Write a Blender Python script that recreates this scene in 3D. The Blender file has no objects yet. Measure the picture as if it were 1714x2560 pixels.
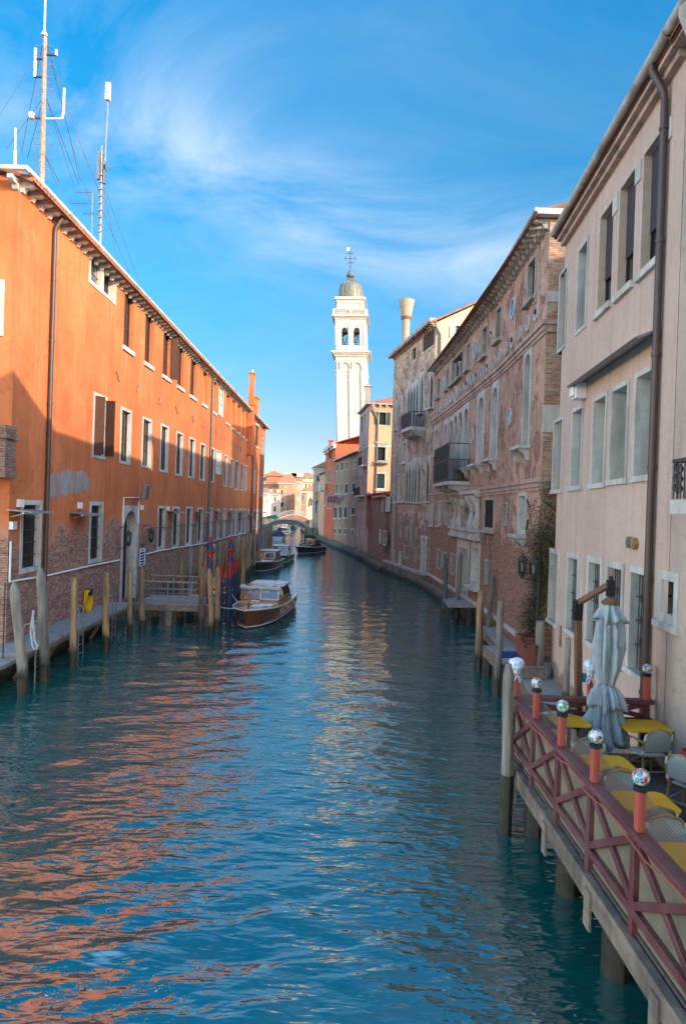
import bpy, math, random
import numpy as np
from mathutils import Vector, Matrix
random.seed(7)
PI = math.pi
SC = bpy.context.scene
COL = SC.collection
# ------------------------------------------------------------------ camera, sky, sun, exposure
F_PX, CX, CY, EYE, ROLL, PIT = 1650.0, 857.0, 1280.0, 5.5, .0325, .0067
_c, _s = math.cos(ROLL), math.sin(ROLL)
_U0 = Vector((0, math.sin(PIT), math.cos(PIT)))
FW = Vector((0, math.cos(PIT), -math.sin(PIT)))
RT = Vector((_c, 0, 0)) + _s * _U0
UP = _c * _U0 - Vector((_s, 0, 0))
cam = bpy.data.cameras.new('camera')
cam.sensor_fit = 'VERTICAL'; cam.sensor_height = 36; cam.lens = F_PX / 2560 * 36
cam.clip_start = .1; cam.clip_end = 5000
camo = bpy.data.objects.new('camera', cam)
camo.matrix_world = Matrix(((RT.x, UP.x, -FW.x, 0), (RT.y, UP.y, -FW.y, 0), (RT.z, UP.z, -FW.z, EYE), (0, 0, 0, 1)))
COL.objects.link(camo); SC.camera = camo
SUN = Vector((16.3, -13.07, 6.55)).normalized()          # towards the sun
EL = math.asin(SUN.z); AZ = math.atan2(SUN.x, SUN.y)
SC.view_settings.view_transform = 'Standard'
SC.view_settings.look = 'None'
SC.view_settings.exposure = 1.75
SC.view_settings.gamma = 1
sl = bpy.data.lights.new('sun', 'SUN'); sl.energy = 2.0; sl.angle = math.radians(.5); sl.color = (1, .86, .66)
so = bpy.data.objects.new('sun', sl); so.rotation_euler = SUN.to_track_quat('Z', 'Y').to_euler(); COL.objects.link(so)

def nd(nt, typ, **kw):
    n = nt.nodes.new(typ)
    for k, v in kw.items():
        if k.startswith('i_'):
            key = k[2:]
            key = int(key) if key.isdigit() else key
            if hasattr(v, 'is_output') or isinstance(v, bpy.types.NodeSocket): nt.links.new(v, n.inputs[key])
            else: n.inputs[key].default_value = v
        else: setattr(n, k, v)
    return n
def ramp(nt, fac, stops):
    r = nt.nodes.new('ShaderNodeValToRGB'); e = r.color_ramp.elements
    while len(e) < len(stops): e.new(.5)
    for el, (p, c) in zip(e, stops):
        el.position = p; el.color = c if len(c) == 4 else (*c, 1)
    nt.links.new(fac, r.inputs[0]); return r.outputs[0]
def mth(nt, op, a, b=0.0, c=None, clamp=False):
    n = nt.nodes.new('ShaderNodeMath'); n.operation = op; n.use_clamp = clamp
    for i, v in enumerate((a, b) if c is None else (a, b, c)):
        if isinstance(v, (int, float)): n.inputs[i].default_value = v
        else: nt.links.new(v, n.inputs[i])
    return n.outputs[0]
def mixc(nt, fac, a, b, mode='MIX'):
    n = nt.nodes.new('ShaderNodeMix'); n.data_type = 'RGBA'; n.blend_type = mode; n.clamp_factor = True
    for i, v in ((0, fac), (6, a), (7, b)):
        if isinstance(v, (int, float)): n.inputs[i].default_value = v
        elif isinstance(v, tuple): n.inputs[i].default_value = v if len(v) == 4 else (*v, 1)
        else: nt.links.new(v, n.inputs[i])
    return n.outputs[2]
def noise(nt, vec, scale, detail=4, rough=.55, dist=0):
    n = nd(nt, 'ShaderNodeTexNoise', i_Scale=scale, i_Detail=detail, i_Roughness=rough, i_Distortion=dist)
    if vec is not None: nt.links.new(vec, n.inputs['Vector'])
    return n.outputs[0]
def mapping(nt, vec, sc, rot=(0, 0, 0), loc=(0, 0, 0)):
    n = nd(nt, 'ShaderNodeMapping', i_Scale=sc, i_Rotation=rot, i_Location=loc); nt.links.new(vec, n.inputs[0]); return n.outputs[0]

world = bpy.data.worlds.new('World'); SC.world = world; world.use_nodes = True
nt = world.node_tree; nt.nodes.clear()
sky = nd(nt, 'ShaderNodeTexSky', sky_type='NISHITA', sun_disc=False, sun_elevation=EL, sun_rotation=AZ, air_density=1.0, dust_density=.25, ozone_density=2.5)
gen = nd(nt, 'ShaderNodeTexCoord').outputs['Generated']
sep = nd(nt, 'ShaderNodeSeparateXYZ'); nt.links.new(gen, sep.inputs[0])
zc = mth(nt, 'MAXIMUM', sep.outputs[2], .03)
cu = mth(nt, 'DIVIDE', sep.outputs[0], mth(nt, 'ADD', zc, .22)); cv = mth(nt, 'DIVIDE', sep.outputs[1], mth(nt, 'ADD', zc, .22))
cmb = nd(nt, 'ShaderNodeCombineXYZ'); nt.links.new(cu, cmb.inputs[0]); nt.links.new(cv, cmb.inputs[1])
cp = mapping(nt, cmb.outputs[0], (.9, 1.5, 1), rot=(0, 0, math.radians(24)), loc=(5.4, 2.9, 0))
n1 = noise(nt, cp, 1.5, 10, .6, .9)
n2 = noise(nt, mapping(nt, cmb.outputs[0], (1, 1, 1), loc=(2.2, 5.1, 0)), .8, 3, .5, .2)
cl = mth(nt, 'MULTIPLY', ramp(nt, n1, [(.40, (0, 0, 0)), (.78, (1, 1, 1))]), ramp(nt, n2, [(.36, (.12, .12, .12)), (.62, (1, 1, 1))]))
def gauss(*terms):
    e_ = None
    for v, c, w in terms:
        d_ = mth(nt, 'DIVIDE', mth(nt, 'SUBTRACT', v, c), w); d_ = mth(nt, 'MULTIPLY', d_, d_); e_ = d_ if e_ is None else mth(nt, 'ADD', e_, d_)
    return mth(nt, 'POWER', 2.718, mth(nt, 'MULTIPLY', e_, -1.0))
dx_, dz_ = sep.outputs[0], sep.outputs[2]
band = mth(nt, 'ADD', dz_, mth(nt, 'MULTIPLY', dx_, .184))
msk = mth(nt, 'MULTIPLY', gauss((band, .392, .065), (dx_, .02, .42)), .95)
msk = mth(nt, 'ADD', msk, mth(nt, 'MULTIPLY', gauss((dx_, -.32, .17), (dz_, .56, .14)), .26))
msk = mth(nt, 'ADD', msk, .12)
cl = mth(nt, 'MULTIPLY', ramp(nt, n1, [(.36, (0, 0, 0)), (.74, (1, 1, 1))]), mth(nt, 'MULTIPLY', msk, .95), clamp=True)
hs = nd(nt, 'ShaderNodeHueSaturation', i_Saturation=1.22, i_Value=1.0); nt.links.new(sky.outputs[0], hs.inputs['Color'])
grad = ramp(nt, sep.outputs[2], [(0, (.31, .28, .335)), (.1, (.31, .29, .335)), (.3, (.19, .46, .48)), (.5, (.10, .55, .57)), (.62, (.055, .62, .66)), (1, (.05, .56, .60))])
fillsky = ramp(nt, mth(nt, 'MULTIPLY_ADD', sep.outputs[1], .5, .5), [(.2, (.50, .35, .26)), (.42, (1.0, .655, .48))])
fillsky = mixc(nt, 1.0, fillsky, (5, 5, 5), 'MULTIPLY')
grad = mixc(nt, mth(nt, 'MULTIPLY_ADD', sep.outputs[1], 2.8, -.15, clamp=True), fillsky, grad)   # added fill: sky beside and behind the camera boosted and warmed for shaded walls
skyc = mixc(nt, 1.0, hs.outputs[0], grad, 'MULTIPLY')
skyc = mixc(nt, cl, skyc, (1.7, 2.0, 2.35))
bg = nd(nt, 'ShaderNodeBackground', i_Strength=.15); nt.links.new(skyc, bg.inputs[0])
wo = nd(nt, 'ShaderNodeOutputWorld'); nt.links.new(bg.outputs[0], wo.inputs[0])

# ------------------------------------------------------------------ measuring: pixel -> ray -> point on a real plane
ZM = {'A': (0, 350, .4209), 'B': (0, 900, .3189), 'C': (300, 1150, .3189), 'D': (0, 1350, .2679), 'E': (600, 1050, .2551), 'F': (760, 600, .22207), 'G': (900, 700, .3189), 'H': (960, 1150, .3189), 'I': (1334, 0, .299), 'J': (1334, 700, .299), 'K': (1180, 1350, .3406), 'L': (1214, 1700, .3671), 'M': (420, 850, .16582), 'N': (420, 1080, .16582), 'O': (640, 1150, .10204), 'Q': (780, 1080, .12755), 'R': (0, 0, .19218), 'S': (540, 1430, .14031), 'T': (450, 1300, .1977), 'U': (820, 1270, .15306), 'V': (1440, 1760, .17474), 'X': (960, 760, .1537), 'Y': (1040, 860, .17079), 'Z': (1200, 520, .17079)}
def ray(k, x, y):
    a, b, s = ZM[k]
    return FW + (a + x * s - CX) / F_PX * RT - (b + y * s - CY) / F_PX * UP
def atz(k, x, y, z):
    r = ray(k, x, y); t = (z - EYE) / r.z; return Vector((r.x * t, r.y * t, z))
def aty(k, x, y, Y):
    r = ray(k, x, y); t = Y / r.y; return Vector((r.x * t, Y, EYE + r.z * t))

# ------------------------------------------------------------------ mesh builder
class MB:
    def __init__(s): s.v = []; s.f = []; s.m = []
    def add(s, vs, fs, m=0):
        o = len(s.v); s.v += [tuple(v) for v in vs]
        for f in fs: s.f.append([i + o for i in f]); s.m.append(m)
        return s
    def quad(s, a, b, c, d, m=0): return s.add((a, b, c, d), [(0, 1, 2, 3)], m)
    def hexa(s, p, m=0):       # p: 8 points, bottom loop then top loop
        return s.add(p, [(0, 3, 2, 1), (4, 5, 6, 7), (0, 1, 5, 4), (1, 2, 6, 5), (2, 3, 7, 6), (3, 0, 4, 7)], m)
    def bx(s, x0, x1, y0, y1, z0, z1, m=0):
        return s.hexa([(x0, y0, z0), (x1, y0, z0), (x1, y1, z0), (x0, y1, z0), (x0, y0, z1), (x1, y0, z1), (x1, y1, z1), (x0, y1, z1)], m)
    def wb(s, W, u0, u1, n0, n1, z0, z1, m=0):
        us = [u0] + [b for b in W.cum[1:-1] if u0 + .02 < b < u1 - .02] + [u1]
        for a, b in zip(us, us[1:]):
            s.hexa([W.p(a, n0, z0, b), W.p(b, n0, z0, a), W.p(b, n1, z0, a), W.p(a, n1, z0, b), W.p(a, n0, z1, b), W.p(b, n0, z1, a), W.p(b, n1, z1, a), W.p(a, n1, z1, b)], m)
        return s
    def bar(s, a, b, w, h=None, up=(0, 0, 1), m=0):     # square bar between two points
        a = Vector(a); b = Vector(b); h = h or w; d = (b - a).normalized(); up = Vector(up)
        if abs(d.dot(up)) > .98: up = Vector((0, 1, 0))
        x = d.cross(up).normalized() * w / 2; y = x.cross(d).normalized() * h / 2
        return s.hexa([a - x - y, a + x - y, a + x + y, a - x + y, b - x - y, b + x - y, b + x + y, b - x + y], m)
    def tube(s, pts, r, n=8, m=0, cap=True):
        pts = [Vector(p) for p in pts]; k = len(pts); rs = r if isinstance(r, (list, tuple)) else [r] * k
        vs = []; fs = []; ref = None
        for i, p in enumerate(pts):
            d = (pts[min(i + 1, k - 1)] - pts[max(i - 1, 0)]).normalized()
            if ref is None: ref = Vector((1, 0, 0)) if abs(d.x) < .8 else Vector((0, 1, 0))
            x = (ref - d * ref.dot(d)).normalized(); y = d.cross(x); ref = x
            for j in range(n):
                t = 2 * PI * j / n; vs.append(p + (x * math.cos(t) + y * math.sin(t)) * rs[i])
        for i in range(k - 1):
            for j in range(n): fs.append((i * n + j, i * n + (j + 1) % n, (i + 1) * n + (j + 1) % n, (i + 1) * n + j))
        if cap: fs += [tuple(range(n))[::-1], tuple((k - 1) * n + j for j in range(n))]
        return s.add(vs, fs, m)
    def lathe(s, c, prof, n=16, m=0, rot=0, sq=False):   # prof: (r, z)
        c = Vector(c); vs = []; fs = []; k = len(prof)
        for r, z in prof:
            for j in range(n):
                t = 2 * PI * j / n + rot; vs.append(c + Vector((r * math.cos(t), r * math.sin(t), z)))
        for i in range(k - 1):
            for j in range(n): fs.append((i * n + j, i * n + (j + 1) % n, (i + 1) * n + (j + 1) % n, (i + 1) * n + j))
        fs += [tuple(range(n))[::-1], tuple((k - 1) * n + j for j in range(n))]
        return s.add(vs, fs, m)
    def prism(s, poly, ext, m=0):      # poly: list of points, ext: vector
        n = len(poly); e = Vector(ext); vs = [Vector(p) for p in poly] + [Vector(p) + e for p in poly]
        fs = [tuple(range(n))[::-1], tuple(range(n, 2 * n))] + [(i, (i + 1) % n, n + (i + 1) % n, n + i) for i in range(n)]
        return s.add(vs, fs, m)
    def build(s, name, mats, parent=None, smooth=False, bev=0, label=None):
        off = Vector((0, 0, 0)); q = parent
        while q is not None: off += q.location; q = q.parent
        me = bpy.data.meshes.new(name)
        me.from_pydata([tuple(Vector(v) - off) for v in s.v], [], s.f)
        for m in (mats if isinstance(mats, (list, tuple)) else [mats]): me.materials.append(m)
        me.polygons.foreach_set('material_index', s.m)
        if smooth: me.polygons.foreach_set('use_smooth', [True] * len(s.f))
        me.update()
        o = bpy.data.objects.new(name, me); COL.objects.link(o)
        if parent is not None: o.parent = parent
        if label: o['label'] = label
        if bev:
            b = o.modifiers.new('b', 'BEVEL'); b.width = bev; b.segments = 1; b.limit_method = 'ANGLE'
        if smooth:
            try: me.set_sharp_from_angle(angle=math.radians(40))
            except Exception: pass
        return o
def thing(name, label, cat, loc=(0, 0, 0), group=None):
    o = bpy.data.objects.new(name, None); o.empty_display_size = .3; o.location = loc; COL.objects.link(o)
    return tag(o, label, cat, group)
def tag(o, label=None, cat=None, group=None, kind=None):
    if label: o['label'] = label
    if cat: o['category'] = cat
    if group: o['group'] = group
    if kind: o['kind'] = kind
    return o
def dup(root, loc, rz=0, label=None, group=None):
    def rec(o, par):
        c = o.copy(); COL.objects.link(c); c.parent = par
        for ch in list(o.children): rec(ch, c)
        return c
    kids = list(root.children)
    r = root.copy(); COL.objects.link(r); r.location = loc; r.rotation_euler = (0, 0, rz)
    for ch in kids: rec(ch, r)
    if label: r['label'] = label
    if group: r['group'] = group
    return r
def shared(src, parent, off):          # one more copy of a single part, moved inside its thing
    c = src.copy(); COL.objects.link(c); c.parent = parent; c.location = src.location + Vector(off); return c

class Wall:                            # a facade line in plan, near end first; n points out of the facade
    def __init__(s, pts, side):
        s.pts = [Vector((p[0], p[1], 0)) for p in pts]; s.side = side; s.cum = [0]
        for a, b in zip(s.pts, s.pts[1:]): s.cum.append(s.cum[-1] + (b - a).length)
        s.d = [(b - a).normalized() for a, b in zip(s.pts, s.pts[1:])]
        s.nv = [Vector((d.y, -d.x, 0)) * side for d in s.d]; s.L = s.cum[-1]
    def seg(s, u, hint=None):
        i = 0; q = u if hint is None else (u + hint) / 2
        while i < len(s.d) - 1 and q > s.cum[i + 1]: i += 1
        return i
    def p(s, u, n, z, hint=None):
        i = s.seg(u, hint); return s.pts[i] + s.d[i] * (u - s.cum[i]) + s.nv[i] * n + Vector((0, 0, z))
    def hit(s, k, x, y):
        r = ray(k, x, y); o = Vector((0, 0, EYE)); best = None
        for i in range(len(s.d)):
            t = (s.pts[i] - o).dot(s.nv[i]) / r.dot(s.nv[i]); P = o + r * t
            u = (P - s.pts[i]).dot(s.d[i]); ln = s.cum[i + 1] - s.cum[i]
            e = max(0, -u, u - ln) + (1e3 if t < 0 else 0)
            if best is None or e < best[0]: best = (e, s.cum[i] + u, P.z)
        return best[1], best[2]
    def rect(s, k, xl, xr, yt, yb):
        ym = (yt + yb) / 2; xc = (xl + xr) / 2
        a = s.hit(k, xl, ym)[0]; b = s.hit(k, xr, ym)[0]
        return min(a, b), max(a, b), s.hit(k, xc, yb)[1], s.hit(k, xc, yt)[1]
# ------------------------------------------------------------------ materials
def newmat(name):
    m = bpy.data.materials.new(name); m.use_nodes = True; t = m.node_tree
    return m, t, t.nodes['Principled BSDF']
def worldpos(t): return nd(t, 'ShaderNodeNewGeometry').outputs['Position']
def objpos(t): return nd(t, 'ShaderNodeTexCoord').outputs['Object']
def bumpn(t, b, h, strength=.3, dist=.02):
    n = nd(t, 'ShaderNodeBump', i_Strength=strength, i_Distance=dist); t.links.new(h, n.inputs['Height']); t.links.new(n.outputs[0], b.inputs['Normal'])
def surf(name, c1, c2=None, scale=3.0, rough=.8, stretch=(1, 1, 1), bump=.25, bscale=None, metal=0, spec=.35, obj=False, dirt=None, coat=0, tide=None):
    m, t, b = newmat(name)
    P = objpos(t) if obj else worldpos(t)
    v = mapping(t, P, stretch)
    c2 = c2 or tuple(x * .72 for x in c1)
    n = noise(t, v, scale, 6, .6)
    col = mixc(t, ramp(t, n, [(.35, (0, 0, 0)), (.68, (1, 1, 1))]), c1, c2)
    if dirt:
        n3 = noise(t, mapping(t, P, (1, 1, .22)), 1.7, 7, .65)
        col = mixc(t, ramp(t, n3, [(.46, (0, 0, 0)), (.66, (.85, .85, .85))]), col, dirt)
        n4 = noise(t, v, scale * 4.5, 5, .7)
        col = mixc(t, ramp(t, n4, [(.58, (0, 0, 0)), (.7, (.7, .7, .7))]), col, dirt)
    if tide:
        sz = nd(t, 'ShaderNodeSeparateXYZ'); t.links.new(worldpos(t), sz.inputs[0])
        zt_ = mth(t, 'ADD', sz.outputs[2], mth(t, 'MULTIPLY', noise(t, mapping(t, worldpos(t), (1, 1, .5)), 5, 6, .7), .9))
        col = mixc(t, ramp(t, mth(t, 'MULTIPLY', zt_, .5), [(tide * .5 + .06, (1, 1, 1)), (tide * .5 + .22, (0, 0, 0))]), col, (.028, .028, .018))
    t.links.new(col, b.inputs['Base Color'])
    b.inputs['Roughness'].default_value = rough; b.inputs['Metallic'].default_value = metal
    b.inputs['Specular IOR Level'].default_value = spec
    if coat: b.inputs['Coat Weight'].default_value = coat; b.inputs['Coat Roughness'].default_value = .08
    if bump:
        bumpn(t, b, noise(t, v, bscale or scale * 6, 5, .6), bump, .01)
    return m
def facade(name, p1, p2, b1=(.30, .13, .075), b2=(.40, .22, .13), mortar=(.36, .31, .26), ztop=4.0, zs=1.2, amt=.0, patch=1.2, streak=(.25, .17, .12), sk=.5, bump=.35, grey=None, algae=.7, bare=.5, hmin=-.3, wear=1.0, mottle=0, wash=0.0, blk=(.26, .075)):
    """plaster over brick: amt = share of bare brick everywhere, more of it under ztop; algae band at the water"""
    m, t, b = newmat(name)
    P = worldpos(t); sp = nd(t, 'ShaderNodeSeparateXYZ'); t.links.new(P, sp.inputs[0]); z = sp.outputs[2]
    cb = nd(t, 'ShaderNodeCombineXYZ'); t.links.new(mth(t, 'ADD', sp.outputs[0], sp.outputs[1]), cb.inputs[0]); t.links.new(z, cb.inputs[1])
    uv = cb.outputs[0]
    wob = nd(t, 'ShaderNodeVectorMath', operation='ADD')
    nw = nd(t, 'ShaderNodeTexNoise', i_Scale=2.2, i_Detail=3); t.links.new(P, nw.inputs['Vector'])
    sc = nd(t, 'ShaderNodeVectorMath', operation='SCALE'); t.links.new(nw.outputs[1], sc.inputs[0]); sc.inputs['Scale'].default_value = .035
    t.links.new(uv, wob.inputs[0]); t.links.new(sc.outputs[0], wob.inputs[1])
    bk = nd(t, 'ShaderNodeTexBrick', i_Scale=1.0, offset=.5); bk.inputs['Mortar Size'].default_value = .011; bk.inputs['Mortar Smooth'].default_value = .5
    bk.inputs['Brick Width'].default_value = blk[0]; bk.inputs['Row Height'].default_value = blk[1]; bk.inputs['Bias'].default_value = -.1
    bk.inputs['Color1'].default_value = (*b1, 1); bk.inputs['Color2'].default_value = (*b2, 1); bk.inputs['Mortar'].default_value = (*mortar, 1)
    t.links.new(wob.outputs[0], bk.inputs['Vector'])
    nb = noise(t, mapping(t, P, (1, 1, 2.2)), 2.4, 7, .7)
    br = mixc(t, ramp(t, nb, [(.38, (0, 0, 0)), (.7, (.85, .85, .85))]), bk.outputs[0], tuple(x * .55 for x in b1))
    nb2 = noise(t, mapping(t, P, (1, 1, 3), loc=(9, 4, 2)), 3.4, 5, .7)
    br = mixc(t, ramp(t, nb2, [(.52, (0, 0, 0)), (.66, (.75, .75, .75))]), br, tuple(x * 1.0 for x in mortar))
    # plaster
    npl = noise(t, P, .55, 7, .62, .4); np2 = noise(t, P, 5.5, 6, .7)
    pl = mixc(t, ramp(t, npl, [(.32, (0, 0, 0)), (.7, (1, 1, 1))]), p1, p2)
    pl = mixc(t, mth(t, 'MULTIPLY', ramp(t, np2, [(.45, (0, 0, 0)), (.75, (1, 1, 1))]), .45), pl, tuple(x * .72 for x in p2))
    nrep = nd(t, 'ShaderNodeTexVoronoi', i_Scale=.42); nrep.inputs['Randomness'].default_value = 1
    wv = nd(t, 'ShaderNodeVectorMath', operation='ADD'); sc2 = nd(t, 'ShaderNodeVectorMath', operation='SCALE'); t.links.new(nw.outputs[1], sc2.inputs[0]); sc2.inputs['Scale'].default_value = .9
    t.links.new(P, wv.inputs[0]); t.links.new(sc2.outputs[0], wv.inputs[1]); t.links.new(wv.outputs[0], nrep.inputs['Vector'])
    sr = nd(t, 'ShaderNodeSeparateColor'); t.links.new(nrep.outputs['Color'], sr.inputs[0])
    pl = mixc(t, mth(t, 'MULTIPLY', mth(t, 'GREATER_THAN', sr.outputs[0], .74), .38 * wear), pl, tuple(x * .74 for x in p2))
    ce = nd(t, 'ShaderNodeTexVoronoi', feature='DISTANCE_TO_EDGE', i_Scale=.36); t.links.new(wv.outputs[0], ce.inputs['Vector'])
    crk = mth(t, 'MULTIPLY', ramp(t, ce.outputs['Distance'], [(.0, (1, 1, 1)), (.012, (0, 0, 0))]), .55 * wear)
    pl = mixc(t, crk, pl, tuple(x * .5 for x in p2))
    nbig = noise(t, P, .28, 4, .6, .8)
    pl = mixc(t, mth(t, 'MULTIPLY', ramp(t, nbig, [(.44, (0, 0, 0)), (.62, (1, 1, 1))]), .5 * wear), pl, tuple(x * y for x, y in zip(p2, (.84, .74, .72))))
    if wash: pl = mixc(t, mth(t, 'MULTIPLY', ramp(t, noise(t, mapping(t, P, (1, 1, .5), loc=(3, 8, 1)), .9, 5, .6, .5), [(.45, (0, 0, 0)), (.68, (1, 1, 1))]), wash), pl, tuple(min(1, x * 1.25 + .04) for x in p1))
    ns = noise(t, mapping(t, P, (2.6, 2.6, .09)), 1.5, 7, .72)
    pl = mixc(t, mth(t, 'MULTIPLY', ramp(t, ns, [(.5, (0, 0, 0)), (.76, (1, 1, 1))]), sk), pl, streak)
    if mottle:      # crumbling: pale scabs of old render and sooty hollows
        m1 = noise(t, mapping(t, P, (1, 1, .75), loc=(4, 1, 7)), 3.1, 8, .75, .3); m2 = noise(t, mapping(t, P, (1, 1, .6), loc=(1, 6, 3)), 2.3, 8, .75, .4)
        pl = mixc(t, mth(t, 'MULTIPLY', ramp(t, m1, [(.52, (0, 0, 0)), (.6, (1, 1, 1))]), mottle), pl, tuple(min(1, x * 1.28 + .05) for x in p1))
        pl = mixc(t, mth(t, 'MULTIPLY', ramp(t, m2, [(.54, (0, 0, 0)), (.63, (1, 1, 1))]), mottle), pl, tuple(x * .5 for x in p2))
    # mask: bare brick
    hz = mth(t, 'DIVIDE', mth(t, 'SUBTRACT', ztop, z), zs)                    # >0 under ztop
    nm = noise(t, mapping(t, P, (1, 1, .8)), patch, 8, .68, .3)
    mask = mth(t, 'ADD', mth(t, 'MULTIPLY', mth(t, 'SUBTRACT', nm, .5), 5.0), mth(t, 'MINIMUM', mth(t, 'MAXIMUM', hz, hmin), bare * 4))
    mask = mth(t, 'ADD', mask, amt * 4 - 1.2, clamp=False)
    mk = ramp(t, mask, [(.0, (0, 0, 0)), (.22, (1, 1, 1))])
    if grey:
        gm = mth(t, 'MULTIPLY', ramp(t, mask, [(.0, (0, 0, 0)), (.05, (1, 1, 1))]), 1)
        mkg = ramp(t, mth(t, 'ADD', mask, .55), [(.0, (0, 0, 0)), (.3, (1, 1, 1))])
        pl = mixc(t, mth(t, 'MULTIPLY', mkg, .35), pl, grey)
    col = mixc(t, mk, pl, br)
    # algae / damp at the water line
    za = mth(t, 'ADD', z, mth(t, 'MULTIPLY', noise(t, P, 1.3, 6, .7), 1.0))
    al = ramp(t, mth(t, 'MULTIPLY', za, .5), [(.42, (1, 1, 1)), (.70, (0, 0, 0))])
    if algae: col = mixc(t, mth(t, 'MULTIPLY', al, algae), col, (.035, .040, .022))
    t.links.new(col, b.inputs['Base Color']); b.inputs['Roughness'].default_value = .88; b.inputs['Specular IOR Level'].default_value = .25
    h = mth(t, 'ADD', mth(t, 'MULTIPLY', mth(t, 'SUBTRACT', mth(t, 'MULTIPLY', bk.outputs['Fac'], -.6), mth(t, 'MULTIPLY', nb, .8)), mk), mth(t, 'ADD', mth(t, 'MULTIPLY', np2, .35), mth(t, 'MULTIPLY', mk, -.8)))
    bumpn(t, b, h, bump, .03)
    return m
def glassm(name, col, rough=.06, spec=.5):
    m, t, b = newmat(name)
    n = noise(t, worldpos(t), 1.4, 3)
    t.links.new(mixc(t, n, col, tuple(x * .4 for x in col)), b.inputs['Base Color'])
    b.inputs['Roughness'].default_value = rough; b.inputs['Specular IOR Level'].default_value = spec
    bumpn(t, b, noise(t, worldpos(t), 2.5, 2), .05, .02)
    return m
def louvre(name, c, per=.06, axis=2):
    m, t, b = newmat(name)
    sp = nd(t, 'ShaderNodeSeparateXYZ'); t.links.new(worldpos(t), sp.inputs[0])
    w = mth(t, 'FRACT', mth(t, 'DIVIDE', sp.outputs[axis], per))
    n = noise(t, mapping(t, worldpos(t), (3, 3, 1)), 3, 5)
    col = mixc(t, n, c, tuple(x * .55 for x in c))
    col = mixc(t, mth(t, 'MULTIPLY', mth(t, 'GREATER_THAN', w, .72), .75), col, tuple(x * .2 for x in c))
    t.links.new(col, b.inputs['Base Color'])
    b.inputs['Roughness'].default_value = .6
    bumpn(t, b, w, .9, .03)
    return m
def roofm(name, c1, c2, c3, per=.24):
    m, t, b = newmat(name); P = worldpos(t)
    sp = nd(t, 'ShaderNodeSeparateXYZ'); t.links.new(P, sp.inputs[0])
    v = nd(t, 'ShaderNodeTexVoronoi', i_Scale=3.2); t.links.new(P, v.inputs['Vector'])
    vs = nd(t, 'ShaderNodeSeparateColor'); t.links.new(v.outputs['Color'], vs.inputs[0])
    col = mixc(t, vs.outputs[0], c1, c2)
    col = mixc(t, ramp(t, noise(t, P, 1.1, 7, .7), [(.48, (0, 0, 0)), (.7, (.9, .9, .9))]), col, c3)
    t.links.new(col, b.inputs['Base Color']); b.inputs['Roughness'].default_value = .9
    w = mth(t, 'SINE', mth(t, 'MULTIPLY', mth(t, 'ADD', sp.outputs[1], mth(t, 'MULTIPLY', sp.outputs[0], .15)), 2 * PI / per))
    rows = mth(t, 'FRACT', mth(t, 'MULTIPLY', sp.outputs[2], 8.0))
    bumpn(t, b, mth(t, 'ADD', w, rows), .5, .05)
    return m
M = {}
M['orange'] = facade('orange_plaster', (.62, .188, .062), (.52, .142, .048), b1=(.27, .085, .05), b2=(.42, .22, .14), mortar=(.42, .33, .27), ztop=4.9, zs=1.0, amt=.10, streak=(.27, .085, .04), sk=.75, grey=(.30, .27, .26), patch=1.0, wash=.25, hmin=-3)
M['rawbrick'] = facade('sooty_brick', (.4, .3, .2), (.4, .3, .2), b1=(.22, .09, .06), b2=(.30, .17, .11), mortar=(.30, .26, .22), ztop=40, zs=1, amt=1.0, bump=.6, algae=0)
M['pink'] = facade('rose_plaster', (.56, .41, .325), (.50, .355, .28), ztop=1.35, zs=.35, amt=.0, streak=(.29, .21, .18), sk=.65, patch=.8, bump=.15, bare=.9, hmin=-3, wear=.35)
M['tan'] = facade('tan_plaster', (.52, .39, .30), (.42, .33, .27), ztop=-3, zs=1, amt=0, streak=(.24, .2, .18), sk=.5, bump=.2)
M['palazzo'] = facade('worn_palazzo_wall', (.55, .335, .235), (.42, .24, .165), b1=(.29, .10, .055), b2=(.40, .20, .12), mortar=(.40, .31, .24), ztop=4.6, zs=1.6, amt=.335, streak=(.17, .12, .095), sk=.65, patch=1.3, bump=.7, mottle=.5)
M['brickend'] = facade('bare_brick', (.4, .3, .2), (.4, .3, .2), b1=(.34, .14, .08), b2=(.50, .36, .22), mortar=(.44, .36, .28), ztop=40, zs=1, amt=1.0, bump=.5)
M['gothic'] = facade('mottled_plaster', (.52, .39, .28), (.37, .26, .185), b1=(.23, .10, .065), b2=(.36, .22, .15), mortar=(.42, .36, .30), ztop=4.4, zs=2.0, amt=.35, streak=(.14, .1, .08), sk=.7, patch=1.0, bump=.8, mottle=.85)
M['lowbrick'] = facade('old_red_brick', (.32, .21, .18), (.27, .16, .14), b1=(.22, .085, .06), b2=(.30, .15, .12), ztop=5, zs=2, amt=.4, sk=.6, bump=.5)
M['peach'] = facade('peach_plaster', (.56, .335, .205), (.49, .29, .18), ztop=2.2, zs=1.2, amt=0, streak=(.4, .25, .17), sk=.4, bump=.2)
M['mauve'] = facade('mauve_plaster', (.50, .36, .32), (.44, .31, .28), ztop=2.4, zs=1, amt=.0, streak=(.3, .22, .2), sk=.5, bump=.2)
M['brown'] = facade('brown_plaster', (.36, .265, .185), (.30, .21, .15), ztop=3, zs=2, amt=.15, streak=(.16, .12, .09), sk=.6, bump=.5)
M['red'] = facade('vermilion_plaster', (.52, .125, .055), (.44, .10, .045), ztop=1, zs=1, amt=0, streak=(.35, .08, .05), sk=.4, bump=.2)
M['yellow'] = facade('cream_plaster', (.66, .53, .31), (.58, .45, .27), ztop=-5, zs=1, amt=0, streak=(.5, .42, .3), sk=.4, bump=.2)
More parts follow.
